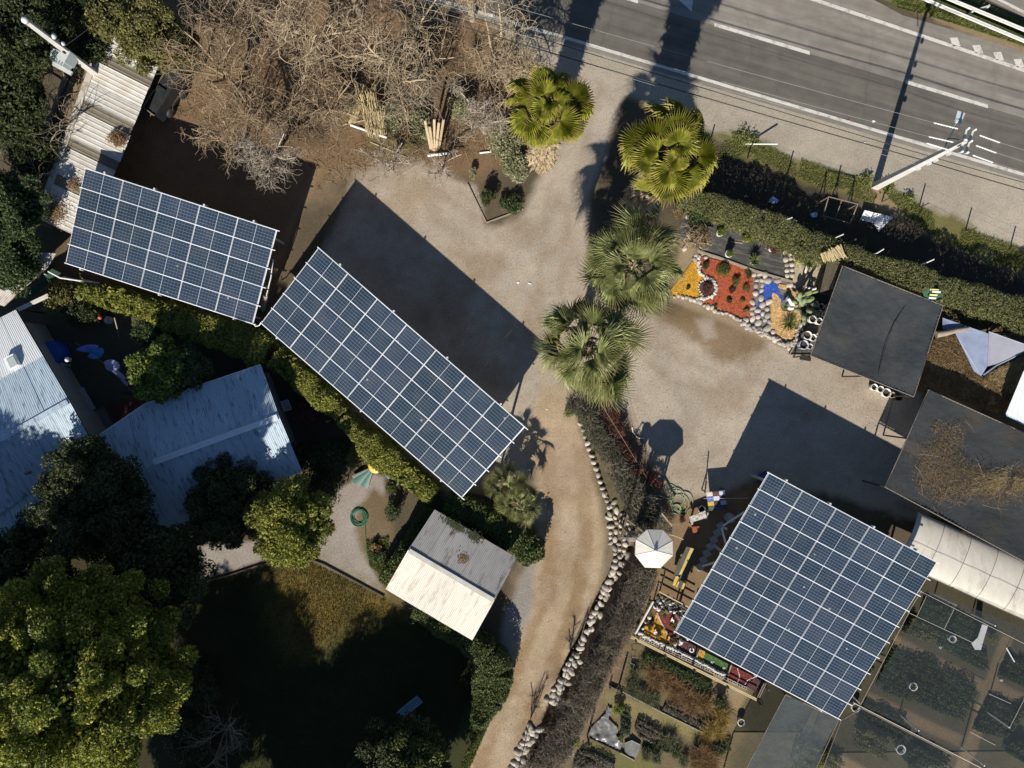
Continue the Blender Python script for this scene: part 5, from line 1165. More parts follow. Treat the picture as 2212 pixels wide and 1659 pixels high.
# hose coil
def coil(name, label, u, v, r, turns, mat, th=.022, sq=1.0, z=.03, tail=None, jit=.12):
    q = P(u, v); pts = []; n = int(turns * 22); ph = random.uniform(0, 6)
    ox = oy = 0
    for i in range(n):
        a = i / 22 * 2 * math.pi; k = int(i / 22)
        if i % 22 == 0: tx, ty, tr_ = random.uniform(-jit, jit) * r, random.uniform(-jit, jit) * r, r * random.uniform(.75, 1.1)
        ox += (tx - ox) * .15; oy += (ty - oy) * .15
        pts.append(q + Vector((ox + math.cos(a + ph) * tr_ * 1.0, oy + math.sin(a + ph) * tr_ * sq, z + .012 * k + .01 * math.sin(a * 3))))
    sm = [pts[0]] + [(pts[i - 1] + pts[i] * 2 + pts[i + 1]) / 4 for i in range(1, n - 1)] + [pts[-1]]
    if tail: sm += [P(a, b) + Vector((0, 0, z)) for a, b in tail]
    return tag(MB().tube(sm, th, 5).build(name, mat, None, q), label, 'hose')
M_HOSEG = M('hose_green', (.03, .16, .10), .4, .15); M_HOSEY = M('hose_pale_green', (.30, .36, .20), .5, .15)
coil('garden_hose', 'coil of dark green hose on the gravel path', 776, 1116, .48, 7, M_HOSEG, .018, 1.1, tail=[(788, 1130), (790, 1160), (792, 1190), (800, 1220), (818, 1238)])
# blue bench in the shade of the lawn
be = thing('garden_bench', 'blue slatted bench in the shade of the lawn', 'bench', P(888, 1520))
d = (P(905, 1505) - P(872, 1532)).normalized(); s = Vector((-d.y, d.x, 0)); c_ = P(889, 1520)
for k in range(4): MB().beam(c_ - d * .75 + s * (-.20 + .13 * k) + Vector((0, 0, .45)), c_ + d * .75 + s * (-.20 + .13 * k) + Vector((0, 0, .45)), .10, .03).build('seat_slat', M('bench_blue', (.20, .30, .42), .6, .1) if k == 0 else bpy.data.materials['bench_blue'], be)
for k in range(3): MB().beam(c_ - d * .75 + s * .30 + Vector((0, 0, .55 + .13 * k)), c_ + d * .75 + s * (.30) + Vector((0, 0, .55 + .13 * k)), .10, .03, up=s).build('back_slat', bpy.data.materials['bench_blue'], be)
for a in (-.65, .65):
    for b in (-.2, .2): q = c_ + d * a + s * b; MB().box((q.x, q.y, .215), (.05, .05, .43)).build('leg', M_DWOOD, be)
# lawn edging kerb and grass
ed = thing('lawn_edging', 'dark curved edging between the gravel path and the lawn', 'edging', P(660, 1206))
MB().tube([P(u, v) + Vector((0, 0, .05)) for u, v in ((440, 1256), (500, 1240), (560, 1220), (620, 1206), (662, 1204), (700, 1218), (760, 1250), (830, 1288))], .06, 6).build('edging', M_DWOOD, ed)
M_LAWN_SHADED = LEAF('lawn_blades_shaded', (.025, .032, .01), (.055, .06, .02), (.09, .085, .03), .25, .7, 1.2); M_LAWN_LIT = LEAF('lawn_blades_lit', (.09, .075, .02), (.22, .165, .045), (.31, .23, .075), .25, .7, 1.2)  # shaded and sunlit copies of one lawn grass
grassy('lawn_grass', [(560, 1228), (660, 1210), (740, 1247), (830, 1292), (860, 1325), (760, 1335), (690, 1390), (620, 1400), (590, 1320)], 9000, .09, .022, M_LAWN_LIT, .36, 33, 1.2)
o = grassy('lawn_grass', [(450, 1262), (560, 1225), (662, 1210), (760, 1256), (900, 1330), (1000, 1390), (1030, 1470), (980, 1600), (940, 1680), (400, 1680), (330, 1400)], 48000, .10, .022, M_LAWN_SHADED, .0)
grassy('track_edge_grass', [(1040, 1560), (1072, 1480), (1086, 1490), (1040, 1600), (1005, 1680), (985, 1680)], 3500, .2, .028, M_GRASS)
grassy('track_edge_grass', [(1240, 870), (1262, 900), (1290, 980), (1262, 940)], 1600, .2, .03, M_GRASS)
grassy('path_bed_grass', [(790, 1170), (840, 1160), (835, 1250), (800, 1225)], 2200, .16, .025, M_GRASS)
# timber-edged bed and things leaning under the willows
tbed = thing('timber_edging', 'low timber edging round the bed of dark shrubs', 'edging', P(1060, 440))
for a, b in (((1010, 398), (1050, 480)), ((1050, 482), (1130, 452))): MB().beam(P(*a) + Vector((0, 0, .07)), P(*b) + Vector((0, 0, .04)), .07, .08).build('board', M_WOODW, tbed)
M_PLANK = M('pale_timber', (.44, .345, .225), .8, .18, 5, objvar=.15, bmp=.2)
pk = thing('timber_stack', 'sheaf of pale timber planks standing under the willows', 'planks', P(940, 325))
for k in range(5):
    t = k / 4 - .5; f = P(938 + t * 18 + random.uniform(-2, 2), 326 - abs(t) * 8, 0); tpq = P(938 + t * 40, 262 + random.uniform(-6, 6) + 8 * (k % 2), 2.8)
    MB().beam(f, tpq, .14, .045, up=Vector((0, -1, .5))).build('plank', M_PLANK, pk)
M_CANE = M('dry_cane', (.38, .30, .165), .7, .2, 6, objvar=.25)
ck = thing('cane_stack', 'stack of dry yellow canes leaning under the willows', 'canes', P(800, 290))
cm = [MB().tube([Vector((0, 0, 0)), Vector((0, 0, .5)), Vector((.012, 0, 1.0))], .022, 5).mesh('cane', M_CANE, (0, 0, 0)) for _ in range(2)]
for k in range(150):
    g = random.random()
    if g < .55: f = P(random.uniform(790, 835), random.uniform(278, 298), 0); tp_ = P(random.uniform(765, 812), random.uniform(180, 205), random.uniform(2.4, 3.4))
    elif g < .8: f = P(random.uniform(808, 836), random.uniform(280, 298), 0); tp_ = P(random.uniform(805, 832), random.uniform(228, 246), random.uniform(1.6, 2.4))
    else: f = P(random.uniform(752, 764), random.uniform(262, 270), 0); tp_ = P(random.uniform(768, 785), random.uniform(215, 230), random.uniform(1.5, 2.2))
    o = link(cm[k % 2], 'cane', ck); d_ = tp_ - f; o.matrix_local = Matrix.Translation(f - root_loc(ck)) @ d_.to_track_quat('Z', 'Y').to_matrix().to_4x4() @ Matrix.Diagonal((1, 1, d_.length, 1))
for a, b, r, lb, mt in (((758, 271), (836, 298), .075, 'white pipe lying in front of the cane stack', M_INS), ((924, 337), (972, 332), .09, 'short white pipe lying below the planks', M_INS), ((1036, 331), (1062, 328), .06, 'white pipe end beside the variegated bush', M_INS),
                        ((800, 307), (886, 343), .035, 'thin pale cane lying on the soil by the yard', M_CANE), ((742, 270), (788, 260), .04, 'pale cane lying at the foot of the stack', M_CANE)):
    tag(MB().tube([P(*a) + Vector((0, 0, r)), P(*b) + Vector((0, 0, r))], r, 8).build('ground_pipe' if mt is M_INS else 'fallen_cane', mt, None, P(*a)), lb, 'pipe' if mt is M_INS else 'cane')
# stakes standing out of the long hedge
for k, (a, b, lb) in enumerate((((1699, 474), (1711, 470), 'white stake end above the hedge near the pots'), ((1808, 512), (1822, 506), 'white stake end above the hedge by the reed mat'), ((1896, 546), (1909, 538), 'white stake end above the middle of the hedge'), ((2000, 568), (2018, 560), 'longest white stake end above the right part of the hedge'))):
    q0, q1 = P(*a, 2.5), P(*b, 3.0); s_ = thing('hedge_stake', lb, 'stake', Vector((q0.x, q0.y, 0)))
    MB().tube([Vector((q0.x, q0.y, 0)), q0, q1], .035, 6).build('stake', M_INS, s_)
# loose stones, leaves and twigs over the gravel yard
yq = poly_np([(720, 480), (775, 372), (1040, 400), (1270, 560), (1420, 690), (1720, 770), (1990, 860), (2000, 1110), (1640, 1030), (1440, 1070), (1340, 900), (1225, 870), (1150, 1010), (1000, 1080), (640, 720)])
q = scatter(yq, 1500); V, F = leaf_arrays(np.concatenate([q, np.full((len(q), 1), .015)], 1), .07, 1.6, .5); tag(obj_np('yard_leaf_litter', V, F, M_DRY), kind='stuff')
q = scatter(np.concatenate([yq]), 900); V = []; F = []
for x, y in list(q) + [tuple(P(random.uniform(1060, 1290), random.uniform(960, 1660))[:2]) for _ in range(260)]:
    r_ = random.uniform(.015, .045); b0 = len(V); a = random.uniform(0, 6)
    V += [(x + r_ * math.cos(a + k * 1.57) * 1.2, y + r_ * math.sin(a + k * 1.57), 0) for k in range(4)] + [(x, y, r_ * 1.1)]; F += [(b0 + k, b0 + (k + 1) % 4, b0 + 4, b0 + 4) for k in range(4)]
mb = MB(); mb.add(V, [f[:3] for f in F]); tag(mb.build('loose_stones', M('loose_stone', (.36, .32, .27), .9, .3, 6, island=.4)), kind='stuff')
# ================================================================== ROCK GARDEN
def q1(x, y): return (1428.5 + x * .125, 437.8 + y * .125)
def q2(x, y): return (1612.9 + x * .1597, 518.4 + y * .1597)
def q3(x, y): return (1324.8 + x / 6, 1008 + y / 6)
def q4(x, y): return (1336.3 + x * .1597, 1255.7 + y * .1597)
def q5(x, y): return (1209.6 + x / 6, 1382.4 + y / 6)
def q6(x, y): return (1843.2 + x * .23616, 1267.2 + y * .23616)
def t4(x, y): return (1659 + x / 3, 553 + y / 3)
def t8(x, y): return (1106 + x / 3, 553 + y / 3)
def t11(x, y): return (1106 + x / 3, 1106 + y / 3)
def t12(x, y): return (1659 + x / 3, 1106 + y / 3)
def t3(x, y): return (1106 + x / 3, y / 3)
M_STONE_W = M('white_pebble', (.50, .475, .43), .8, .1, 4, objvar=.12, bmp=.2, bscale=25)
M_STONE_G = M('river_stone', (.40, .355, .305), .85, .18, 5, objvar=.30, bmp=.25, bscale=22)
M_STONE_D = M('dark_stone', (.10, .10, .105), .8, .2, 5, objvar=.3, bmp=.25, bscale=22)
SW, SG, SD = make_stones(M_STONE_W), make_stones(M_STONE_G), make_stones(M_STONE_D)
def bed(name, uvs, mat, z=.05, chips=0, csize=.06, cmat=None):
    poly = poly_np(uvs); o = MB().prism([tuple(p) for p in poly], -.02, z).build(name, mat); tag(o, kind='structure')
    if chips:
        q = scatter(poly, chips); V, F = leaf_arrays(np.concatenate([q, np.full((len(q), 1), z + .012)], 1), csize, 1.3, .5)
        tag(obj_np(name + '_chips', V, F, cmat or mat), kind='stuff')
    return poly
def MULCH(name, c): return M(name, mul(c, .88), .95, .38, 6, stain=mul(c, .42), stain_at=(.56, .78), stain_scale=2.2, island=.5, bmp=.6, bscale=30)
M_OR, M_YE, M_PU, M_GOLD = MULCH('orange_mulch', (.44, .105, .045)), MULCH('yellow_mulch', (.66, .36, .035)), MULCH('purple_mulch', (.115, .055, .055)), MULCH('golden_bark', (.66, .43, .19))
M_BLG, M_SAND, M_FAB, M_RED, M_GRN = MULCH('blue_glass_chips', (.045, .12, .52)), MULCH('pale_sand', (.46, .38, .27)), M('black_weed_fabric', (.055, .055, .054), .85, .3, 2.5, bmp=.6, bscale=6, stain=(.19, .17, .14), stain_at=(.50, .72), stain_scale=2.6, rot=R(17), stretch=(.35, 2.2, 1)), MULCH('red_mulch', (.23, .045, .04)), MULCH('green_chips', (.09, .17, .06))
fabric = bed('fabric_bed', [q1(*p) for p in ((500, 215), (840, 325), (1400, 490), (1850, 632), (2085, 715), (2160, 1310), (1830, 1235), (1400, 1095), (1000, 955), (640, 830), (320, 660), (340, 330))], M_FAB, .03)
bed('orange_bed', [t8(*p) for p in ((1212, 15), (1235, 8), (1400, 45), (1563, 100), (1560, 150), (1556, 300), (1556, 397), (1480, 397), (1330, 335), (1215, 285), (1300, 255), (1330, 200), (1310, 150), (1240, 130))], M_OR, .055, 5200, .07)
bed('yellow_bed', [t8(*p) for p in ((1165, 40), (1207, 42), (1215, 120), (1260, 150), (1212, 170), (1205, 240), (1240, 268), (1190, 275), (1060, 262), (1030, 220), (1100, 130))], M_YE, .05, 3400, .065)
bed('round_bed', [t8(1262 + 52 * math.cos(a), 205 + 56 * math.sin(a)) for a in np.linspace(0, 6.28, 20)[:-1]], M_PU, .062, 300, .06)
bed('cobble_base', [q2(*p) for p in ((70, 430), (200, 455), (450, 540), (650, 610), (700, 900), (740, 1050), (700, 1300), (640, 1455), (500, 1440), (-20, 1190), (-40, 1060), (60, 1010))], M('grey_grit', (.16, .15, .14), .95, .3, 10), .03)
bed('blue_bed', [q2(*p) for p in ((215, 690), (230, 605), (300, 575), (385, 575), (440, 690), (455, 745), (520, 800), (460, 850), (440, 790), (345, 720), (330, 795), (240, 815), (180, 880), (190, 1080), (150, 1100), (140, 880))], M_BLG, .05, 1300, .06)
bed('bark_bed', [q2(*p) for p in ((345, 712), (400, 735), (460, 800), (445, 890), (480, 960), (590, 975), (612, 900), (590, 760), (570, 690), (420, 640), (440, 600), (560, 620), (660, 660), (690, 900), (735, 1050), (690, 1200), (605, 1345), (520, 1335), (420, 1290), (320, 1180), (322, 880))], M_GOLD, .075, 3800, .07)
bed('sand_bed', [q2(*p) for p in ((610, 110), (760, 130), (1020, 190), (1050, 300), (930, 650), (830, 610), (700, 640), (620, 570))], M_SAND, .045, 900, .05)
# timber edges
te = thing('timber_edging', 'pale timber edging round the black fabric bed', 'edging', P(*q1(1400, 1060)))
for a, b in (((600, 835), (1000, 960)), ((1000, 962), (1590, 1178)), ((1590, 1182), (2260, 1375)), ((830, 322), (1400, 490)), ((1400, 492), (1850, 635))):
    MB().beam(P(*q1(*a)) + Vector((0, 0, .06)), P(*q1(*b)) + Vector((0, 0, .06)), .14, .14).build('board', M_WOODW, te)
for p in fabric[:0]: pass
for a, b in (((1200, 680), (1400, 705)), ((960, 380), (840, 335))):
    tag(MB().beam(P(*q1(*a)) + Vector((0, 0, .06)), P(*q1(*b)) + Vector((0, 0, .06)), .05, .05).build('timber_lath', M_WOODW, None, P(*q1(*a))), 'pale lath lying on the black fabric' if a[0] > 1000 else 'short lath at the upper edge of the black fabric', 'lath')
# stones
def stone_row(name, label, line, step, r, meshes, z=.05, jit=.03, rows=1, sub='pebble', cat='stone border'):
    root = thing(name, label, cat, P(*line[0]))
    for k in range(rows):
        for p in pline(line, step):
            x, y = p.x + random.gauss(0, jit), p.y + random.gauss(0, jit); rr = r * random.uniform(.75, 1.25)
            put_stone(root, meshes, x, y, z + rr * .35 + (.0 if k == 0 else random.uniform(0, .05)), rr, sub)
    return root
stone_row('pebble_border', 'white pebble border winding between the yellow and orange beds', [t8(*p) for p in ((1208, 5), (1208, 60), (1213, 105), (1235, 132), (1275, 148), (1305, 162), (1322, 195), (1318, 230), (1296, 258), (1255, 275), (1195, 280))], .10, .085, SW, .05, .035, 3)
stone_row('pebble_border', 'white pebble arc on the left of the dark round bed', [t8(*p) for p in ((1250, 152), (1222, 165), (1208, 190), (1208, 215), (1218, 240), (1240, 262))], .16, .075, SW, .06, .01, 1)
stone_row('stone_border', 'river stone border along the yard edge of the yellow and orange beds', [t8(*p) for p in ((1050, 262), (1120, 270), (1185, 285), (1250, 320), (1330, 362), (1420, 385), (1490, 415))], .24, .14, SG, .02, .03, 1, 'stone')
stone_row('stone_border', 'double stone border at the lower edge of the cobble bed', [q2(*p) for p in ((-60, 1120), (40, 1190), (150, 1250), (280, 1300), (400, 1350), (480, 1410), (600, 1440), (660, 1340), (700, 1230), (725, 1150))], .20, .13, SG, .05, .07, 3, 'stone')
def cobbles(name, label, uvs, d, meshes, z=.04, avoid=(), sub='cobble', n=300, rmin=.7, rmax=1.35, cat='cobble bed'):
    poly = poly_np(uvs); root = thing(name, label, cat, (poly[:, 0].mean(), poly[:, 1].mean(), 0))
    ks, rs = spaced(poly, d, 5000, rmin, rmax)
    av = [poly_np(a) for a in avoid]
    for p, r in list(zip(ks, rs)):
        if any(inside(a, np.array([p]))[0] for a in av): continue
        if n <= 0: break
        n -= 1; put_stone(root, meshes, p[0], p[1], z + r * .15, r * 1.14, sub, .5)
    return root
bark_q = [q2(*p) for p in ((320, 700), (440, 590), (680, 650), (740, 1050), (600, 1360), (400, 1300), (310, 1180))]; blue_q = [q2(*p) for p in ((215, 690), (230, 605), (385, 575), (440, 700), (345, 720), (330, 795), (240, 815))]
cobbles('cobble_bed', 'bed of large grey river cobbles round the blue glass chips', [q2(*p) for p in ((75, 440), (200, 455), (450, 545), (640, 610), (660, 650), (420, 610), (390, 560), (225, 600), (200, 700), (330, 800), (325, 1180), (420, 1330), (380, 1350), (0, 1180), (-20, 1080), (60, 1010))], .36, SG, .04, (bark_q, blue_q))
bw = thing('boulder_row', 'two rows of rounded pale boulders at the end of the black fabric', 'stone border', P(*q1(2140, 900)))
for x, y, r in ((2110, 755, 48), (2205, 800, 45), (2130, 855, 46), (2215, 890, 46), (2140, 990, 55), (2230, 970, 42), (2160, 1085, 42), (2245, 1075, 44), (2160, 1175, 46), (2250, 1170, 42), (2165, 1265, 44), (2250, 1260, 46)):
    p = P(*q1(x, y)); put_stone(bw, SG, p.x, p.y, .1, r * .125 * .028 * 1.05, 'boulder', .7, 1.0)
for x, y, r, lb in ((450, 250, 44, 'flat pale boulder at the top corner of the black fabric'), (590, 915, 40, 'grey boulder at the left end of the timber edging'), (765, 955, 34, 'mossy boulder at the top of the orange bed'), (575, 985, 44, 'flat grey boulder above the yellow bed'), (400, 800, 50, 'pale boulder under the grey-green palm')):
    p = P(*q1(x, y)); o = link(random.choice(SG), 'boulder', None, (p.x, p.y, .08)); s_ = r * .125 * .028; o.scale = (s_ * 1.2, s_, s_ * .6); o.rotation_euler = (0, 0, random.uniform(0, 6)); tag(o, lb, 'boulder')
# plants of the beds
M_YUCCA = LEAF('yucca_blade', (.06, .085, .03), (.13, .16, .055), (.26, .26, .10), .2, .5, 2)
def rosette(name, label, cat, u, v, z, n, L, wd, mat, el0=15, el1=80, root=None, group=None, q=None):
    q = P(u, v, z) if q is None else q; own = root is None
    if own: root = thing(name, label, cat, Vector((q.x, q.y, 0)), group)
    V = []; F = []
    for k in range(n):
        a = k * 2.39996 + random.uniform(-.2, .2); e = R(el1 - (el1 - el0) * (k / n) ** .7 + random.uniform(-6, 6)); l = L * random.uniform(.75, 1.1)
        d = Vector((math.cos(a) * math.cos(e), math.sin(a) * math.cos(e), math.sin(e))); s = Vector((-math.sin(a), math.cos(a), 0)) * wd / 2
        m_ = q + d * l * .5; t = q + d * l - Vector((0, 0, l * .12 * math.cos(e))); b = len(V)
        V += [q - s * .6, q + s * .6, m_ + s, m_ - s, t + s * .1, t - s * .1]; F += [(b, b + 1, b + 2, b + 3), (b + 3, b + 2, b + 4, b + 5)]
    obj_np('leaf_rosette', V, F, mat, root)
    return root
for x, y, r, mt, h, lb in ((1255, 65, .30, M_HEDGE_D, .35, 'dark green shrub in the orange bed near the white pebbles'), (1375, 88, .45, M_LIME, .4, 'widest yellow-green shrub in the orange bed'), (1375, 72, .35, M_TREE_D, .45, 'dark shrub behind the yellow-green one in the orange bed'),
        (1533, 116, .26, M_HEDGE_D, .3, 'green shrub at the top right corner of the orange bed'), (1456, 158, .36, M_OLIVE, .35, 'grey-green shrub in the middle of the orange bed'), (1513, 210, .28, M_OLIVE, .25, 'flat olive cushion plant in the orange bed'), (1430, 222, .24, M_REDLEAF, .3, 'small reddish plant in the orange bed'),
        (1408, 292, .22, M_HEDGE_D, .25, 'small round green plant in the lower orange bed'), (1498, 291, .20, M_HEDGE_Y, .25, 'bright green plant in the lower orange bed'), (1523, 356, .22, M_DRY, .25, 'brown cushion plant at the lower corner of the orange bed'), (1142, 205, .16, M_HEDGE_D, .2, 'tiny green plant alone in the yellow bed'), (1262, 205, .46, M_REDLEAF, .4, 'dark purple bush inside the pebble ring'), (1318, 320, .12, M_HEDGE_D, .15, 'tiny green plant at the lower tip of the orange bed')):
    u, v = t8(x, y); shrub(lb, u, v, h, r * 1.05, int(900 * (r / .3) ** 1.3), .06, mt, k=10, cat='plant', name='bed_plant')
# potted shrubs
M_POTW = M('white_pot', (.74, .73, .70), .5, .06, 4); M_SOILP = M('pot_soil', (.06, .045, .032), .95, .3, 12)
def pot(label, u, v, r, h, mat=None, plant=None, hollow=True, z=0, name='plant_pot', group=None, cat='plant pot', fill=.08):
    c_ = P(u, v, z); o = thing(name, label, cat, c_, group); mat = mat or M_POTW
    MB().lathe(c_, [(0, .0), (r * .72, 0), (r * .9, h * .5), (r, h * .96), (r, h), (r * .84, h), (r * .80, h - fill * 2), (0, h - fill * 2)], 20).build('body', mat, o)
    MB().lathe(c_ + Vector((0, 0, h - fill)), [(r * .8, -.01), (r * .4, .01), (0, .015)], 14).build('soil', M_SOILP, o)
    if plant:
        kind, mt, pr, ph = plant
        if kind == 'yucca': rosette('', '', '', u, v, 0, 70, pr * 1.25, .045, mt, 10, 85, o, q=c_ + Vector((0, 0, h - .05)))
        else:
            n = int(1500 * pr / .4); pts, cc = clump_points((c_.x, c_.y, z + h + ph * .45), (pr * .7, pr * .7, ph * .45), n, 10, pr * .42, .3); V, F = leaf_arrays(pts, .075, .5, .5); obj_np('foliage', V, F, mt, o)
    return o
pot('white pot of light green shrub, upper left on the black fabric', *q1(985, 545), .21, .42, plant=('b', M_LIME, .36, .5))
pot('white pot of light green shrub nearest the hedge', *q1(1440, 640), .23, .46, plant=('b', M_HEDGE_Y, .40, .7))
pot('white pot of sparse green shrub in the middle of the black fabric', *q1(1140, 900), .23, .42, plant=('b', M_LIME, .30, .45))
pot('white pot of spiky round yucca on the black fabric', *q1(1570, 1035), .22, .42, plant=('yucca', M_YUCCA, .46, .5))
pot('white pot of red-brown leaves beside the boulder rows', *q1(1885, 805), .23, .45, plant=('b', M_REDLEAF, .42, .45))
bare_tree('dry tan shrub with twisted pale stems on the black fabric', *q1(600, 600), 1.5, 1.1, 7, 8, 6, M_TWIG, .35, .1, .05, .008, base=q1(560, 800), name='dry_shrub', cat='shrub')
shrub('dry tan leafy bush over the left of the black fabric', *q1(660, 540), 1.5, .95, 3800, .085, M_DRY, k=20)
shrub('small dry tan bush at the hedge end of the black fabric', *q1(290, 130), 1.1, .55, 1300, .085, M_DRY, k=9)
shrub('dark green bush growing out of the hedge near the pots', *q1(680, 150), 2.1, .9, 3000, .11, M_HEDGE_D, k=14)
# bark bed figures
wp = thing('white_planter', 'white curved planter with a spiky plant on the golden bark', 'planter', P(*q2(555, 870)))
cA = P(*q2(575, 900)); MB().lathe(cA, [(0, .02), (.20, .02), (.26, .18), (.24, .38), (.17, .46), (.15, .46), (.13, .36), (0, .34)], 14).build('bowl', M_POTW, wp)
MB().tube([cA + Vector((-.05, .18, .38)), cA + Vector((-.16, .34, .5)), cA + Vector((-.28, .40, .62)), cA + Vector((-.36, .32, .60))], .11, 8, r2=.05).build('neck', M_POTW, wp)
MB().slab([cA + Vector((-.30, .52, .35)), cA + Vector((-.08, .56, .4)), cA + Vector((-.1, .25, .5)), cA + Vector((-.34, .22, .42))], .04).build('wing', M('pale_blue_glaze', (.35, .42, .55), .4, .1), wp)
rosette('', '', '', *q2(525, 895), .45, 34, .32, .035, M_YUCCA, 5, 70, wp)
rosette('yucca', 'spiky yucca clump on the lower golden bark', 'yucca', *q2(570, 1135), .12, 110, .72, .03, M_YUCCA, 8, 85)
yt = rosette('yucca', 'yucca on a pale trunk in the sand bed', 'yucca', *q2(830, 315), 1.15, 80, .55, .035, M_YUCCA, -10, 85)
MB().tube([P(*q2(790, 470), 0), P(*q2(800, 430), .5), P(*q2(828, 320), 1.15)], .085, 8, r2=.07).build('trunk', M_STONE_W, yt)
ca = thing('barrel_cactus', 'small yellow barrel cactus in the pale sand', 'cactus', P(*q2(686, 292)))
c_ = P(*q2(686, 292)); V = []; n = 20; prof = [(0.04, 0), (.16, .04), (.20, .16), (.15, .28), (.03, .30)]
for r_, z in prof:
    for j in range(n): q_ = r_ * (1.06 if j % 2 else .9); V.append(c_ + Vector((math.cos(6.2832 * j / n) * q_, math.sin(6.2832 * j / n) * q_, z + .03)))
MB().add(V, [(i * n + j, i * n + (j + 1) % n, (i + 1) * n + (j + 1) % n, (i + 1) * n + j) for i in range(4) for j in range(n)]).build('body', M('cactus_yellow', (.33, .34, .07), .7, .2), ca)
rosette('', '', '', *q2(686, 292), .28, 24, .10, .012, M_CANE, 20, 80, ca)
# prickly pear and columnar cactus
op = thing('prickly_pear', 'grey-green prickly pear between the bark bed and the white pots', 'cactus', P(*q2(790, 950)))
M_OP = M('cactus_pad', (.20, .25, .13), .7, .15, 6)
def pad(u, v, z, r, az, el, par):
    q = P(u, v, z); d = Vector((math.cos(az) * math.cos(el), math.sin(az) * math.cos(el), math.sin(el))); s = Vector((-math.sin(az), math.cos(az), 0)); nn = d.cross(s)
    V = []; F = []; n = 12
    for sg in (-1, 1):
        for k in range(n): a = 2 * math.pi * k / n; V.append(q + d * r * 1.25 * (1 + math.cos(a)) * .98 + s * r * .8 * math.sin(a) + nn * sg * .025)
    V += [q + d * r * 1.2 + nn * -.06, q + d * r * 1.2 + nn * .06]
    for k in range(n): F += [(k, (k + 1) % n, n + (k + 1) % n, n + k), (2 * n, (k + 1) % n, k), (2 * n + 1, n + k, n + (k + 1) % n)]
    MB().add(V, F, 0, True).build('pad', M_OP, par)
for x, y, z, r, az, el in ((760, 900, .3, .24, 2.0, .5), (800, 860, .5, .22, .6, .4), (740, 830, .6, .2, 2.4, .3), (850, 930, .5, .22, -.6, .3), (770, 990, .4, .22, -1.6, .3), (900, 960, .6, .18, -.5, .3), (720, 800, .8, .18, 1.7, .5), (830, 840, .7, .18, .9, .3), (775, 1060, .5, .18, -1.5, .2), (730, 940, .4, .2, 3.3, .3), (860, 880, .7, .17, .1, .4), (690, 850, .7, .15, 2.9, .2), (810, 930, .8, .18, -.9, .7), (760, 870, .9, .16, 1.3, .6)):
    u, v = q2(x, y); pad(u, v, z, r, az, el, op)
cc_ = thing('columnar_cactus', 'leaning ribbed green columnar cactus above the prickly pear', 'cactus', P(*q2(690, 760)))
for a, b, r in (((690, 750), (880, 690), .09), ((700, 765), (965, 692), .10), ((790, 810), (905, 790), .085), ((720, 770), (800, 735), .08)):
    MB().tube([P(*q2(*a), .3), P(*q2((a[0] + b[0]) / 2, (a[1] + b[1]) / 2 + 6), .9), P(*q2(*b), 1.4)], r, 9, r2=r * .7).build('stem', M('cactus_green', (.21, .25, .09), .7, .2, 8) if 'cactus_green' not in bpy.data.materials else bpy.data.materials['cactus_green'], cc_)
fl = thing('garden_ornament', 'white and pink long-necked bird ornament above the columnar cactus', 'ornament', P(*q2(860, 660)))
MB().tube([P(*q2(775, 650), .75), P(*q2(800, 638), .85), P(*q2(850, 650), .8), P(*q2(890, 665), .6), P(*q2(930, 655), .5)], .05, 7, r2=.09).build('neck', M_POTW, fl)
MB().lathe(P(*q2(770, 652), .72), [(0, -.06), (.07, -.02), (.06, .05), (0, .08)], 8).build('head', M('pink_paint', (.55, .2, .16), .5, .1), fl)
for s in (-.08, .08): q_ = P(*q2(915, 660), .0); MB().tube([q_ + Vector((s, 0, 0)), q_ + Vector((s * .5, 0, .5))], .015, 5).build('leg', M_RUST, fl)
# reed mat, timber panel
rm = thing('reed_mat', 'slanting roof of dry yellow reeds beside the shade roof', 'reed mat', P(*q2(1180, 180)))
for k in range(34):
    t = k / 33; a = bil(P(*q2(1010, 180), 2.5), P(*q2(1245, 72), 2.75), P(*q2(1350, 235), 2.6), P(*q2(1050, 292), 2.35), t, 0); b = bil(P(*q2(1010, 180), 2.5), P(*q2(1245, 72), 2.75), P(*q2(1350, 235), 2.6), P(*q2(1050, 292), 2.35), t, 1)
    MB().tube([a + Vector((random.uniform(-.1, .1), random.uniform(-.06, .06), random.uniform(-.03, .03))), b + Vector((random.uniform(-.1, .14), random.uniform(-.08, .06), random.uniform(-.03, .03)))], .038, 5).build('reed', M_CANE, rm)
for x, y in ((1030, 200), (1240, 90), (1320, 230), (1060, 280)): p = P(*q2(x, y)); MB().box(p + Vector((0, 0, 1.15)), (.07, .07, 2.3)).build('post', M_DWOOD, rm)
tpn = thing('timber_lean_to', 'dark timber board lean-to between the sand bed and the shade roof', 'lean-to', P(*q2(1130, 480)))
M_OLDB = M('old_brown_board', (.15, .125, .085), .9, .25, 5, objvar=.2, bmp=.3)
for k in range(7):
    A_, B_, C_, D_ = P(*q2(1085, 310), 1.7), P(*q2(1272, 262), 2.2), P(*q2(1165, 655), 2.2), P(*q2(990, 712), 1.7)
    s0, s1 = k / 7 + .006, (k + 1) / 7 - .006; MB().slab([bil(A_, B_, C_, D_, s0, 0), bil(A_, B_, C_, D_, s1, 0), bil(A_, B_, C_, D_, s1, 1), bil(A_, B_, C_, D_, s0, 1)], .03).build('board', M_OLDB, tpn)
for x, y, z in ((1095, 325, 1.65), (1000, 700, 1.65), (1255, 275, 2.1), (1155, 645, 2.1)): p = P(*q2(x, y)); MB().box(p + Vector((0, 0, z / 2)), (.08, .08, z)).build('post', M_DWOOD, tpn)
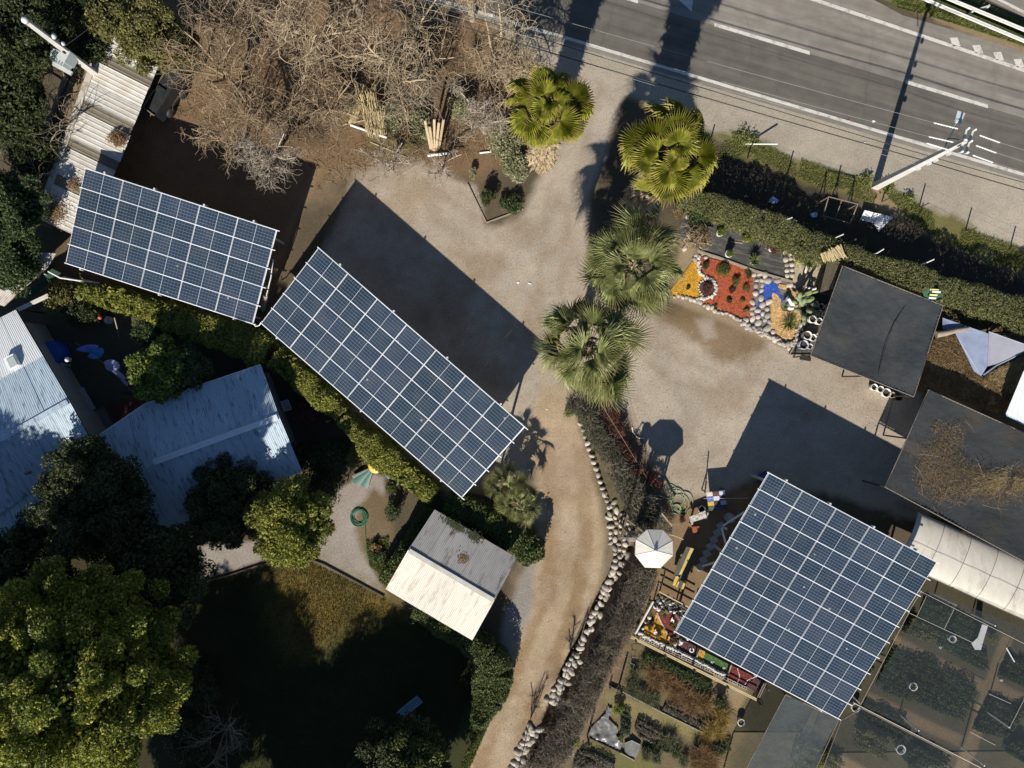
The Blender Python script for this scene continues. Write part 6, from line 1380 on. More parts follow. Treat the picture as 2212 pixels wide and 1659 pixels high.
# white pots
GP = 'empty white pots beside the shade roof'
for x, y, r, h, mt, lb in ((885, 880, 46, .55, 0, 'dim grey pot behind the prickly pear'), (970, 907, 40, .5, 0, 'grey pot between two dim pots under the roof edge'), (1058, 908, 36, .5, 0, 'dim pot tucked against the shade roof edge'), (935, 1000, 46, .6, 1, 'white pot below the grey pot, behind a cactus pad'), (1015, 1020, 34, .5, 1, 'white pot half under the shade roof edge'),
        (838, 1082, 56, .7, 1, 'large grey-topped white pot beside the cactus'), (928, 1107, 50, .65, 1, 'white pot with a dark mouth right of the large one'), (1000, 1115, 32, .5, 1, 'small white pot at the shade roof edge, mid row'), (762, 1300, 60, .75, 1, 'largest white pot in the lower pair'), (845, 1330, 50, .65, 1, 'smaller white pot touching the largest one'), (912, 1300, 28, .45, 1, 'small white pot behind the lower pair by the roof'),
        (712, 1425, 66, .75, 2, 'widest blue-grey pot at the lowest corner'), (812, 1445, 40, .55, 2, 'blue-grey pot right of the widest one')):
    pot(lb, *q2(x, y), r * .1597 * .028 * .98, h, (M_CONCB, M_POTW, M('blue_grey_glaze', (.42, .46, .52), .4, .1) if mt == 2 and 'blue_grey_glaze' not in bpy.data.materials else bpy.data.materials.get('blue_grey_glaze', M_POTW))[mt], group=GP, fill=.15)
for x, y, r, mt, lb in ((665, 850, 22, 1, 'first white pot in the row below the shade roof, at the left'), (705, 863, 22, 1, 'second white pot in the row below the shade roof'), (743, 886, 30, 1, 'largest white pot in the row below the shade roof'), (780, 899, 20, 3, 'beige pot in the row below the shade roof'), (822, 913, 24, 4, 'dark pot at the right end of the row below the shade roof')):
    pot(lb, *t4(x, y), r / 3 * .028, .5, {1: M_POTW, 3: M_PLANK, 4: M_CABLE}[mt], group='pots below the shade roof', fill=.15)
bed('pot_stand', [q2(*p) for p in ((700, 760), (900, 700), (1130, 700), (1080, 900), (900, 1400), (800, 1540), (600, 1530), (740, 1080))], M_FAB, .02)
tri = thing('steel_tripod', 'dark triangular angle-iron frame at the corner of the pots', 'frame', P(*q2(620, 1510)))
for a, b, z in (((575, 1555), (640, 1440), .1), ((575, 1555), (860, 1560), .08), ((640, 1440), (720, 1100), .15)): MB().beam(P(*q2(*a), z), P(*q2(*b), z), .06, .08).build('bar', M_WOODW, tri)
tag(MB().box(P(*q2(785, 1605)) + Vector((0, 0, .1)), (.62, .22, .2), R(-10)).build('black_box', M_BLK, None, P(*q2(785, 1605))), 'small black box on the gravel below the pots', 'box')
# ================================================================== SHADE ROOFS, TUNNEL, NETTED NURSERY
def CLOTHM(name, col, alpha, scale=2.0, stain=None, st=(.5, .7), ss=1.2):
    m, nt, b = new_mat(name); v = coords(nt)
    c = ramp(nt, noise(nt, v, scale, 6), [(.3, mul(col, .86)), (.7, mul(col, 1.14))])
    if stain is not None: c = mix(nt, ramp(nt, noise(nt, v, ss, 6, .7), [(st[0], (0, 0, 0)), (st[1], (1, 1, 1))]), c, stain)
    nt.links.new(c, b.inputs['Base Color']); b.inputs['Roughness'].default_value = .8; b.inputs['Specular IOR Level'].default_value = .2
    bump(nt, b, noise(nt, v, 2.6, 5), .5, .12)
    if alpha < 1:
        t = nt.nodes.new('ShaderNodeBsdfTransparent'); mx = nt.nodes.new('ShaderNodeMixShader'); mx.inputs[0].default_value = alpha
        nt.links.new(t.outputs[0], mx.inputs[1]); nt.links.new(b.outputs[0], mx.inputs[2]); nt.links.new(mx.outputs[0], nt.nodes['Material Output'].inputs[0])
    return m
M_SHADE = CLOTHM('shade_cloth', (.040, .047, .053), .97, .7, (.068, .066, .062), (.45, .7), .5)
M_SHADE2 = CLOTHM('old_shade_cloth', (.038, .042, .045), .95, .8, (.055, .048, .038), (.5, .7), .5)
M_NET = CLOTHM('insect_net', (.045, .056, .064), .36, .4)
M_NET2 = CLOTHM('dense_insect_net', (.075, .09, .098), .66, .4)
def sagcloth(name, A, B, C, D, sag, mat, root, n=14, wave=.03, seed=1):
    V = []; F = []; r2 = np.random.default_rng(seed)
    for i in range(n + 1):
        for j in range(n + 1):
            s, t = i / n, j / n; p = bil(A, B, C, D, s, t); ed_ = (1 - abs(2 * s - 1) ** 2) * (1 - abs(2 * t - 1) ** 2)
            V.append(p + Vector((0, 0, -sag * ed_ + wave * (math.sin(s * 9 + seed) * math.sin(t * 7 + seed * 2)) * .6 + r2.normal() * wave * .15)))
    F = [(i * (n + 1) + j, (i + 1) * (n + 1) + j, (i + 1) * (n + 1) + j + 1, i * (n + 1) + j + 1) for i in range(n) for j in range(n)]
    return obj_np(name, V, F, mat, root, smooth=True)
def shade_roof(name, label, cs, z, mat, sag=.12, lash=True, posts=True, seam=None, cat='shade roof', n=24, mid=True, seed=1):
    A, B, C, D = (P(*c, z) for c in cs); cen_ = (A + B + C + D) / 4
    root = thing(name, label, cat, Vector((cen_.x, cen_.y, 0)))
    sagcloth('cloth', A, B, C, D, sag, mat, root, n, .13, seed)
    for a, b in ((A, B), (B, C), (C, D), (D, A)):
        MB().tube([a, b], .03, 6).build('edge_pipe', M_RUST, root)
        if lash:
            mb = MB(); d = (b - a).normalized(); L = (b - a).length; s = (cen_ - (a + b) / 2).normalized()
            for k in range(int(L / .22)):
                q = a + d * (.1 + k * .22); mb.beam(q - s * .05 + Vector((0, 0, .01)), q + s * .10 + d * .04 + Vector((0, 0, .03)), .03, .012)
            o = mb.build('lashing', M_CABLE, root); o['kind'] = 'stuff'
    if posts:
        for a, b in ((A, B), (B, C), (C, D), (D, A)):
            for t in ((0, .5) if mid else (0,)): q = a.lerp(b, t); MB().box((q.x, q.y, z / 2 - .02), (.08, .08, z - .06)).build('post', M_DWOOD, root)
    if seam: MB().tube([P(*p, z - sag * .6 + .07) for p in seam], .022, 5).build('seam', M_CABLE, root)
    return root
shade_roof('shade_roof', 'dark shade cloth roof with a curved seam beside the rock garden', [(1820, 574), (2037, 660), (1974, 857), (1751, 768)], 2.6, M_SHADE, .26, seam=[t4(*p) for p in ((940, 255), (905, 300), (862, 360), (815, 440), (775, 545), (745, 650), (720, 740), (705, 815))], seed=3)
r2_ = shade_roof('shade_roof', 'dark shade cloth roof overgrown with dead brown vines', [(2006, 842), (2300, 975), (2300, 1260), (1912, 1052)], 2.7, M_SHADE2, .18, seed=5)
def straw(name, uvs, z, n, L, wd, mat, dirn, spread=.5, th=.12, parent=None, lo=0, seed=3, kind='stuff', dens=.6, edge=0):
    poly = poly_np(uvs, z); q = scatter(poly, n)
    if edge: q = q[np.clip(-sdist(poly, q) / edge, 0, 1) * (.3 + 1.4 * fbm(q[:, 0], q[:, 1], 1.4, seed + 31, 4)) > rng.uniform(.15, .85, len(q))]
    if lo: q = q[fbm(q[:, 0], q[:, 1], dens, seed, 4) > lo]
    n = len(q); a = math.radians(dirn) + rng.normal(0, spread, n) + (fbm(q[:, 0], q[:, 1], .5, seed + 3, 3) - .5) * 2.2
    dirs = np.stack([np.cos(a), np.sin(a), rng.normal(0, .18, n)], 1)
    zz = z + fbm(q[:, 0], q[:, 1], .7, seed + 7, 3) * th * 2 + np.abs(rng.normal(0, th * .4, n))
    V, F = leaf_arrays(np.concatenate([q, zz[:, None]], 1), L, 1.2, wd / L, dirs, .15)
    o = obj_np(name, V, F, mat, parent); 
    if kind: o['kind'] = kind
    return o
M_STRAW = LEAF('dead_vine_straw', (.085, .055, .03), (.19, .125, .06), (.33, .235, .12), .15, .8, .9)
M_STRAW_L = LEAF('pale_straw', (.16, .11, .05), (.33, .24, .11), (.50, .40, .22), .15, .8, .9)
vine = [t4(*p) for p in ((1040, 1020), (1270, 1040), (1310, 1130), (1300, 1290), (1480, 1350), (1750, 1250), (1750, 1659), (1060, 1640), (930, 1530), (890, 1400), (930, 1200), (1000, 1150))]
straw('dead_vines', vine, 2.68, 26000, .11, .012, M_STRAW, -60, .8, .05, r2_, .22, 5, edge=1.3)
T = Tubes()
for p in scatter(poly_np(vine, 2.8), 50): T.add(wiggle((p[0], p[1], 2.78), (random.gauss(.2, 1), random.gauss(-.6, 1), .1), random.uniform(.5, 1.5), 7, .16), .010, .004, 3)
o = T.build('vine_stems', M_TWIG_B, r2_); o['kind'] = 'stuff'
straw('dead_vines', [t4(*p) for p in ((1300, 1380), (1480, 1340), (1760, 1300), (1760, 1560), (1500, 1620), (1250, 1560))], 2.75, 5200, .24, .010, M_STRAW_L, 20, .6, .08, r2_, .40, 9, edge=1.2)
# tunnel with a dirty white skin on hoops
tn = thing('tunnel_greenhouse', 'dirty white plastic tunnel greenhouse on curved hoops', 'greenhouse', P(2100, 1230))
M_POLY = M('dirty_white_film', (.55, .515, .45), .6, .10, 1.5, bmp=.4, bscale=4, stain=(.30, .25, .18), stain_at=(.50, .74), stain_scale=.9, stretch=(1.5, .6, 1))
axd = (P(2212, 1208, 1.6) - P(2012, 1118, 1.6)).normalized(); nrm_ = Vector((axd.y, -axd.x, 0))
M_WIREH = M('hoop_grey', (.30, .27, .23), .7, .2)
T0 = P(2011, 1118, 1.5); Wt = 3.2; Lt = 9.0
def tun(s, t, off=0.0):
    a = math.pi * t; return T0 + axd * s + nrm_ * (Wt / 2 - Wt / 2 * math.cos(a)) + Vector((0, 0,   .42 * math.sin(a) + off))
bays = [-.9 + i * 1.72 for i in range(7)]
for i in range(len(bays) - 1):
    V = []; F = []; n, m = 6, 18
    for a in range(n + 1):
        for b in range(m + 1):
            s = bays[i] + (bays[i + 1] - bays[i]) * a / n; V.append(tun(s, b / m, -.035 * math.sin(math.pi * a / n)))
    F = [(a * (m + 1) + b, (a + 1) * (m + 1) + b, (a + 1) * (m + 1) + b + 1, a * (m + 1) + b + 1) for a in range(n) for b in range(m)]
    obj_np('film_panel', V, F, M_POLY, tn, smooth=True)
for s in bays: MB().tube([tun(s, k / 18, .012) for k in range(19)], .014, 6).build('hoop', M_WIREH, tn)
for t in (0, 1): MB().tube([tun(bays[0], t), tun(bays[-1], t)], .03, 6).build('side_pipe', M_RUST, tn)
for s in bays:
    for t in (0, 1): q = tun(s, t); MB().box((q.x, q.y, q.z / 2), (.06, .06, q.z)).build('leg', M_RUST, tn)
wv = MB().tube([tun(bays[0] + k * .4, .52, .02) for k in range(26)], .01, 4).build('rope', M_WIRE, tn)
# sheets and straw mats behind the shade roofs
M_BLSH = M('blue_grey_sheet', (.20, .235, .34), .55, .15, 1.5, stain=(.12, .155, .25), stain_at=(.5, .7), stain_scale=1.2)
fs = thing('plastic_sheet', 'blue-grey plastic sheet hanging left beside the shade roof', 'sheet', P(*t4(1340, 600)))
MB().slab([P(*t4(*p), z) for p, z in (((1132, 400), 2.1), ((1428, 503), 2.1), ((1420, 718), 1.7), ((1382, 778), 1.5), ((1335, 745), 1.5), ((1270, 610), 1.7), ((1215, 500), 1.9), ((1132, 470), 2.0))], .03).build('sheet', M_BLSH, fs)
for x, y in ((1150, 420), (1410, 520), (1385, 740)): p = P(*t4(x, y)); MB().box(p + Vector((0, 0, .72)), (.08, .08, 1.44)).build('post', M_DWOOD, fs)
fs = thing('plastic_sheet', 'paler grey-lilac plastic sheet at the right of the blue one', 'sheet', P(*t4(1540, 600)))
MB().slab([P(*t4(*p), z) for p, z in (((1432, 488), 2.2), ((1720, 590), 2.2), ((1650, 610), 1.9), ((1580, 655), 1.8), ((1480, 700), 1.7), ((1422, 716), 1.72))], .03).build('sheet', M('lilac_grey_sheet', (.27, .275, .33), .55, .12, 1.5), fs)
MB().tube([P(*t4(*p), z) for p, z in (((1395, 770), 1.45), ((1480, 708), 1.6), ((1590, 655), 1.7), ((1700, 590), 1.9))], .06, 6).build('rolled_edge', M_BLSH, fs)
for x, y in ((1445, 500), (1640, 570)): p = P(*t4(x, y)); MB().box(p + Vector((0, 0, .95)), (.08, .08, 1.9)).build('post', M_DWOOD, fs)
lg = thing('fallen_log', 'split grey log lying across the blue-grey sheet', 'log', P(*t4(1200, 490), 0))
MB().tube([P(*t4(1090, 508), 2.15), P(*t4(1150, 500), 2.2), P(*t4(1220, 482), 2.22), P(*t4(1275, 472), 2.2), P(*t4(1300, 468), 2.2)], .20, 9, r2=.09).build('log', M_WOODW, lg)
for dx, dy in ((12, -22), (22, -8), (18, 14), (4, 26)): MB().tube([P(*t4(1270, 474), 2.2), P(*t4(1270 + dx, 474 + dy), 2.25)], .04, 5, r2=.01).build('splinter', M_WOODW, lg)
sm_ = thing('straw_mat', 'brown dead-plant mat over the frame behind the shade roofs', 'straw heap', P(*t4(1300, 850), 0))
st1 = [t4(*p) for p in ((1085, 500), (1215, 520), (1290, 680), (1345, 760), (1385, 790), (1480, 720), (1600, 650), (1740, 600), (1740, 700), (1650, 740), (1580, 900), (1540, 1010), (1400, 1000), (1240, 930), (1060, 830), (950, 870), (945, 800))]
MB().prism([tuple(p) for p in poly_np(st1, 1.1)], .1, 1.1).build('heap', M('straw_core', (.10, .072, .042), .95, .3, 5, bmp=.8, bscale=12), sm_)
straw('dead_stalks', st1, 1.1, 26000, .26, .022, M_STRAW, -55, .5, .16, sm_, 0, 21)
straw('dead_stalks', [t4(*p) for p in ((1380, 790), (1480, 730), (1620, 660), (1740, 640), (1640, 780), (1560, 950), (1400, 960))], 1.25, 7000, .30, .022, M_STRAW_L, 50, .4, .14, sm_, .42, 25)
zr = thing('zinc_roof', 'pale corrugated zinc roof at the right edge behind the straw', 'roof', P(2200, 860))
corr('roof_sheet', P(*t4(1540, 1022), 2.4), P(*t4(1790, 1150), 2.4), P(*t4(1790, 690), 2.8), P(*t4(1655, 745), 2.75), .22, .02, M_ZINC_PALE, zr, flat=True)
corr('roof_sheet', P(*t4(1548, 1040), 2.3), P(*t4(1790, 1165), 2.3), P(*t4(1790, 1130), 2.36), P(*t4(1540, 1018), 2.36), .2, .015, M('blue_white_sheet', (.28, .40, .62), .5, .2, 6), zr)
for x, y in ((1560, 1020), (1680, 760), (1760, 1110)): p = P(*t4(x, y)); MB().box(p + Vector((0, 0, 1.15)), (.1, .1, 2.3)).build('post', M_DWOOD, zr)
gt = thing('striped_tarp', 'green tarpaulin with white and yellow stripes at the shade roof corner', 'tarpaulin', P(*t4(1075, 245)))
M_TARPG = M('tarp_green', (.05, .14, .09), .6, .15)
MB().slab([P(*t4(*p), z) for p, z in (((1000, 215), 2.55), ((1070, 200), 2.7), ((1150, 230), 2.45), ((1130, 260), 2.45), ((1060, 292), 2.6), ((1010, 262), 2.55))], .03).build('tarp', M_TARPG, gt)
for k, (x0, y0) in enumerate(((1052, 212), (1066, 226), (1050, 246), (1045, 266))):
    MB().slab([P(*t4(x0, y0), 2.78), P(*t4(x0 + 58 - k * 4, y0 + 4), 2.76), P(*t4(x0 + 54 - k * 4, y0 + 14), 2.7), P(*t4(x0 - 4, y0 + 10), 2.75)], .02).build('stripe', M_POTW if k % 2 else M('tarp_yellow', (.62, .60, .18), .6, .1) if 'tarp_yellow' not in bpy.data.materials else bpy.data.materials['tarp_yellow'], gt)
for x, y in ((1010, 225), (1130, 250)): p = P(*t4(x, y)); MB().box(p + Vector((0, 0, .95)), (.06, .06, 2.45)).build('post', M_DWOOD, gt)
rs = [t4(*p) for p in ((1380, 330), (1500, 300), (1740, 330), (1740, 420), (1560, 420), (1420, 390))]
o = straw('dry_grass', rs, .3, 4200, .45, .02, M_STRAW_L, 15, .5, .3, None, .35, 31)
for a, b, lb in (((1575, 388), (1700, 362), 'white plank end lying in the dry grass at the right edge'), ((1600, 405), (1700, 395), 'thin white lath in the dry grass at the right edge')):
    tag(MB().beam(P(*t4(*a), .75), P(*t4(*b), .85), .14, .04).build('plank', M_BOARD, None, P(*t4(*a), .7)), lb, 'plank')
# --- netted nursery
root_n = thing('net_house', 'large nursery house under pale netting and tight wires', 'net house', P(2030, 1480))
NA, NB, NC, ND = P(2010, 1277, 2.2), P(2420, 1440, 2.2), P(2380, 1790, 2.2), P(1862, 1525, 2.2)
sagcloth('net', NA, NB, NC, ND, .08, M_NET, root_n, 12, .03, 7)
M_WIREP = M('pale_wire', (.52, .47, .40), .6, .1)
def nwire(a, b, r=.012, z=2.22): MB().tube([P(*a, z), P(*b, z)], r, 5).build('wire', M_WIREP, root_n)
for a, b in (((610, 40), (1700, 590)), ((500, 235), (1110, 520)), ((670, 85), (583, 268)), ((920, 210), (832, 385)), ((510, 235), (70, 1075)), ((1600, 960), (1430, 1290)), ((620, 45), (500, 240)), ((1240, 980), (1440, 1070)), ((1070, 1330), (1300, 1450))): nwire(q6(*a), q6(*b))
nwire(q6(0, 1060), q6(1330, 1740), .026, 2.26)
for x, y in ((620, 45), (70, 1075), (1430, 1290), (940, 170), (1300, 360), (600, 1320), (1200, 1640)): p = P(*q6(x, y), 2.2); MB().box((p.x, p.y, 1.1), (.07, .07, 2.2)).build('post', M_GALV, root_n)
root_m = shade_roof('net_house', 'smaller net house under dense blue-grey netting at the bottom edge', [(1697, 1500), (1812, 1554), (1735, 1720), (1580, 1720)], 2.1, M_NET2, .1, lash=False, seed=9, cat='net house', mid=False)
root_l = shade_roof('net_house', 'net house with dark shrubs below the wire, at the bottom edge', [(1817, 1556), (1862, 1530), (2300, 1755), (1740, 1760)], 2.0, M_NET, .08, lash=False, seed=11, cat='net house', mid=False)
# plant beds under the nets
def nursery_bed(label, uvs, n, size, mat, h, rows=7, ang=-26, gap=.25, name='nursery_bed'):
    poly = poly_np(uvs); base = Vector((poly[:, 0].mean(), poly[:, 1].mean(), 0)); root = thing(name, label, 'plant bed', base)
    q = scatter(poly, n); a = math.radians(ang); t = q @ np.array([-math.sin(a), math.cos(a)])
    f = np.abs(((t / .45) % 1) - .5) * 2; q = q[f > gap * rng.uniform(.4, 1.6, len(q))]; f = fbm(q[:, 0], q[:, 1], 3.2, 51, 2)
    V, F = leaf_arrays(np.concatenate([q, (rng.uniform(.3, 1, len(q)) * h * (.5 + f))[:, None]], 1), size, .6, .6)
    obj_np('foliage', V, F, mat, root)
    MB().prism([tuple(p) for p in poly], 0, .04).build('ground_cloth', M_FAB, root)
    return root
for k, (uv, n, mt, h, lb) in enumerate((
        ([q6(*p) for p in ((640, 90), (900, 215), (820, 375), (590, 260))], 2600, M_HEDGE_D, .3, 'dark plant bed under the first top bay of the net house'),
        ([q6(*p) for p in ((930, 225), (1180, 345), (1090, 500), (850, 385))], 2600, M_HEDGE_D, .3, 'dark plant bed under the second top bay of the net house'),
        ([q6(*p) for p in ((510, 270), (780, 390), (720, 520), (440, 410))], 3000, M_OLIVE, .4, 'olive weedy bed at the top left of the net house'),
        ([q6(*p) for p in ((790, 400), (1090, 540), (1200, 600), (1220, 750), (1140, 750), (730, 520))], 3600, M_HEDGE_D, .3, 'dark rows of pots below the white cone of the net house'),
        ([q6(*p) for p in ((340, 540), (460, 600), (400, 790), (290, 900), (200, 900))], 2000, M_HEDGE_D, .25, 'pale green bed at the left side of the net house'),
        ([q6(*p) for p in ((465, 600), (720, 680), (800, 760), (680, 1090), (250, 940), (410, 790))], 5200, M_TREE_D, .35, 'dark central plant bed round the white ring of the net house'),
        ([q6(*p) for p in ((810, 760), (1080, 880), (1120, 950), (960, 1200), (690, 1100))], 4200, M_HEDGE_D, .45, 'leafy bed left of the long tan path of the net house'),
        ([q6(*p) for p in ((1400, 620), (1700, 720), (1660, 940), (1310, 820))], 3600, M_TREE_D, .35, 'dark plant bed at the upper right of the net house'),
        ([q6(*p) for p in ((1230, 990), (1440, 1080), (1590, 1060), (1390, 1380), (1080, 1300))], 4200, M_TREE_D, .35, 'dark plant bed right of the long tan path of the net house'),
        ([q6(*p) for p in ((110, 1040), (480, 1200), (440, 1240), (90, 1080))], 1400, M_TREE_D, .3, 'narrow dark bed along the lower wire of the net house'),
        ([q6(*p) for p in ((0, 1270), (170, 1290), (300, 1380), (250, 1540), (0, 1430))], 2600, M_OLIVE, .7, 'olive-yellow shrubs below the lower wire'),
        ([q6(*p) for p in ((60, 1130), (330, 1240), (520, 1340), (400, 1480), (300, 1370), (30, 1250))], 2400, M_TREE_D, .4, 'dark purple-green bed below the lower wire'),
        ([q6(*p) for p in ((420, 1520), (560, 1420), (720, 1530), (900, 1659), (500, 1659))], 3000, M_HEDGE_D, .5, 'dark shrubs round the tipped white pot'),
        ([q6(*p) for p in ((1390, 1370), (1560, 1400), (1700, 1560), (1500, 1560), (1350, 1480))], 2600, M_HEDGE_D, .7, 'green shrubs at the lower right outside the net'),
        ([t12(*p) for p in ((170, 1480), (330, 1500), (480, 1600), (420, 1659), (130, 1640))], 3000, M_HEDGE_Y, .6, 'yellow-green shrubs under the small dense net house'))):
    nursery_bed(lb, uv, int(n * 1.6), .10, mt, h)
def ring_pot(label, x, y, r, h=.5, z=0): pot(label, *q6(x, y), r * .23616 * .028, h, M_POTW, group='white ring pots in the net house', fill=.2)
ring_pot('white ring pot in the upper part of the net house', 868, 456, 34); ring_pot('white ring pot in the centre of the net house', 512, 886, 38)
ring_pot('tipped-looking white pot below the lower wire of the net house', 400, 1455, 44)
cone = thing('plastic_cone', 'torn white plastic cone among the dark nursery rows', 'plastic', P(*q6(1160, 470)))
MB().slab([P(*q6(*p), z) for p, z in (((1180, 345), 1.0), (( 1232, 360), 1.0), ((1195, 480), .6), ((1168, 580), .35), ((1115, 578), .35), ((1082, 520), .5), ((1140, 465), .7))], .03).build('sheet', M_BAG, cone)
shrub('bright green plant beside the tan path of the net house', *q6(1290, 495), .7, .4, 700, .08, M_HEDGE_Y, k=7, cat='plant')
tag(MB().beam(P(*q6(1400, 560), 2.3), P(*q6(1475, 690), 2.3), .05, .03).build('lath', M_BOARD, None, P(*q6(1400, 560), 2.28)), 'white lath lying on the net at the right', 'lath')
for x, y, lb in ((795, 553, 'white scrap below the ring pot in the net house'), (645, 1005, 'white scrap below the central ring pot'), (1352, 853, 'white scrap right of the tan path')):
    crumpled('paper_scrap', lb, 'litter', *q6(x, y), .12, M_BAG, .06)
# bits along the east edge of the largest carport
pot('white bucket at the lower corner of the largest carport', *t12(548, 1248), .27, .45, M_POTW, fill=.15)
for k in range(9):
    x, y = 760 - k * 22, 860 + k * 34; u, v = t12(x + random.uniform(-10, 10), y + random.uniform(-8, 8))
    shrub(('first', 'second', 'third', 'fourth', 'fifth', 'sixth', 'seventh', 'eighth', 'ninth')[k] + ' potted seedling from the top along the carport edge', u, v, .35, .2, 160, .08, M_HEDGE_D if k % 3 else M_PALE, k=5, cat='plant', name='potted_seedling', group='seedlings along the carport edge')
# ================================================================== STONE WALL, THICKET, PLAY YARD, SAMPLE GARDEN
# the dry ditch beside the wall is dug into the ground sheet here
gm = bpy.data.objects['ground'].data
dq = poly_np([(1356, 1185), (1378, 1178), (1345, 1240), (1310, 1310), (1275, 1385), (1240, 1460), (1212, 1540), (1180, 1640), (1150, 1640), (1185, 1535), (1215, 1450), (1255, 1370), (1290, 1295), (1330, 1225)])
lo, hi = dq.min(0) - 1, dq.max(0) + 1; kk = np.where((gx > lo[0]) & (gx < hi[0]) & (gy > lo[1]) & (gy < hi[1]))[0]
dd_ = sdist(dq, gq[kk]); zz_ = -1.0 * np.clip(.5 - dd_ / .35, 0, 1)
for i_, z_ in zip(kk, zz_): gm.vertices[int(i_)].co.z = float(z_)
wl_ = thing('boulder_wall', 'dry wall of rounded pale boulders along the dirt track', 'stone wall', P(1290, 1020))
def boulder(u, v, r, z=.1, flat=.6): p = P(u, v); put_stone(wl_, SG, p.x, p.y, z + r * .15, r * .9, 'boulder', flat)
for u, v in ((1253, 916), (1259, 929), (1264, 943), (1269, 957), (1272, 970), (1277, 984), (1281, 998), (1286, 1012), (1291, 1026), (1296, 1040), (1300, 1054), (1304, 1068), (1309, 1082), (1313, 1096), (1317, 1110)): boulder(u + random.uniform(-1, 1), v, random.uniform(.14, .20))
ks, rs_ = spaced(poly_np([(1303, 1062), (1318, 1072), (1338, 1098), (1356, 1120), (1362, 1150), (1360, 1182), (1340, 1205), (1322, 1200), (1316, 1150), (1314, 1110)]), .36, 4000, .7, 1.3)
for p, r in zip(ks[:130], rs_): put_stone(wl_, SG, p[0], p[1], .02 + r * .2, r * .92, 'boulder', .58)
ln_ = [(1332, 1212), (1322, 1232), (1312, 1258), (1304, 1278), (1294, 1300), (1287, 1318), (1279, 1338)]
for p in pline(ln_, .34): put_stone(wl_, SG, p.x + random.gauss(0, .05), p.y + random.gauss(0, .05), .1, random.uniform(.16, .24), 'boulder', .62)
ln_ = [(1282, 1318), (1268, 1350), (1250, 1400), (1238, 1425), (1222, 1452), (1208, 1478), (1192, 1505), (1184, 1518)]
for wd in (0, 7, -6):
    for p in pline([(u + wd + 4, v + wd * .5) for u, v in (ln_ if wd == 0 else ln_[3:])], .36): put_stone(wl_, SG, p.x + random.gauss(0, .07), p.y + random.gauss(0, .07), .06, random.uniform(.14, .24), 'boulder', .62)
ln_ = [(1152, 1572), (1140, 1595), (1130, 1615), (1120, 1640), (1112, 1665)]
for wd in (0, 8, -7):
    for p in pline([(u + wd, v + wd * .4) for u, v in ln_], .34): put_stone(wl_, SG, p.x + random.gauss(0, .06), p.y + random.gauss(0, .06), .06, random.uniform(.16, .24), 'boulder', .62)
for p in pline([(1356, 1195), (1338, 1235), (1312, 1290), (1285, 1345), (1252, 1415), (1225, 1470), (1200, 1525)], .27): put_stone(wl_, SG, p.x + random.gauss(.0, .10), p.y + random.gauss(0, .1), -.5 + random.gauss(0, .12), random.uniform(.16, .25), 'boulder', .62)
# grey leafless thicket
M_THK = LEAF('dead_thicket_leaf', (.055, .046, .032), (.125, .105, .075), (.215, .185, .135), .1, .8, 1.4)
M_THK_G = LEAF('thicket_dark_leaf', (.02, .03, .016), (.05, .065, .035), (.11, .12, .07), .15, .6, 1.2)
def thicket(label, uvs, h, ntw, nlf, leaf, twig, L=.55, size=.075, bump_=.5):
    poly = poly_np(uvs, h * .6); base = Vector((poly[:, 0].mean(), poly[:, 1].mean(), 0)); root = thing('thicket', label, 'thicket', base)
    T = Tubes()
    for p in scatter(poly, ntw):
        z = h * random.uniform(.25, .9) * (.7 + .6 * vnoise(np.array([p[0]]), np.array([p[1]]), 1.1, 5)[0])
        T.add(wiggle((p[0], p[1], z), (random.gauss(0, 1), random.gauss(0, 1), random.uniform(-.1, .9)), L * random.uniform(.5, 1.4), 7, .28), .013, .005, 3)
    o = T.build('twigs', twig, root); o['kind'] = 'stuff'
    q = scatter(poly, nlf); f = fbm(q[:, 0], q[:, 1], 1.3, 61, 3); k = f > .30; q = q[k]; f = f[k]
    z = h * rng.uniform(.05, 1, len(q)) ** .6 * (1 - bump_ + 2 * bump_ * (f - .1))
    V, F = leaf_arrays(np.concatenate([q, np.maximum(z, .03)[:, None]], 1), size, .5, .45); obj_np('foliage', V, F, leaf, root)
    return root
thicket('grey leafless thicket along the ditch below the white shelter', [t11(*p) for p in ((800, 350), (940, 380), (920, 480), (860, 560), (820, 660), (780, 760), (715, 880), (640, 1040), (570, 1180), (520, 1300), (440, 1420), (350, 1330), (430, 1140), (490, 1010), (560, 860), (620, 740), (680, 600), (740, 460))], 1.2, 3000, 20000, M_THK, M_TWIG_D)
thicket('dark dense thicket between the boulder wall and the red bushes', [t8(*p) for p in ((350, 910), (450, 930), (520, 980), (570, 1080), (640, 1190), (720, 1290), (790, 1400), (860, 1520), (960, 1640), (1000, 1720), (780, 1720), (700, 1560), (600, 1370), (510, 1180), (440, 1050), (370, 1010))], 1.3, 1800, 20000, M_THK_G, M_TWIG_D)
thicket('dark thicket corner beside the white shelter', [t11(*p) for p in ((760, -10), (960, -10), (1040, 90), (1030, 140), (880, 120), (800, 100), (750, 60))], 1.2, 500, 5000, M_THK_G, M_TWIG_D)
thicket('lowest grey thicket running out of the bottom edge', [t11(*p) for p in ((330, 1330), (440, 1420), (380, 1560), (240, 1740), (60, 1740), (150, 1560), (230, 1430))], 1.0, 900, 6500, M_THK, M_TWIG_D)
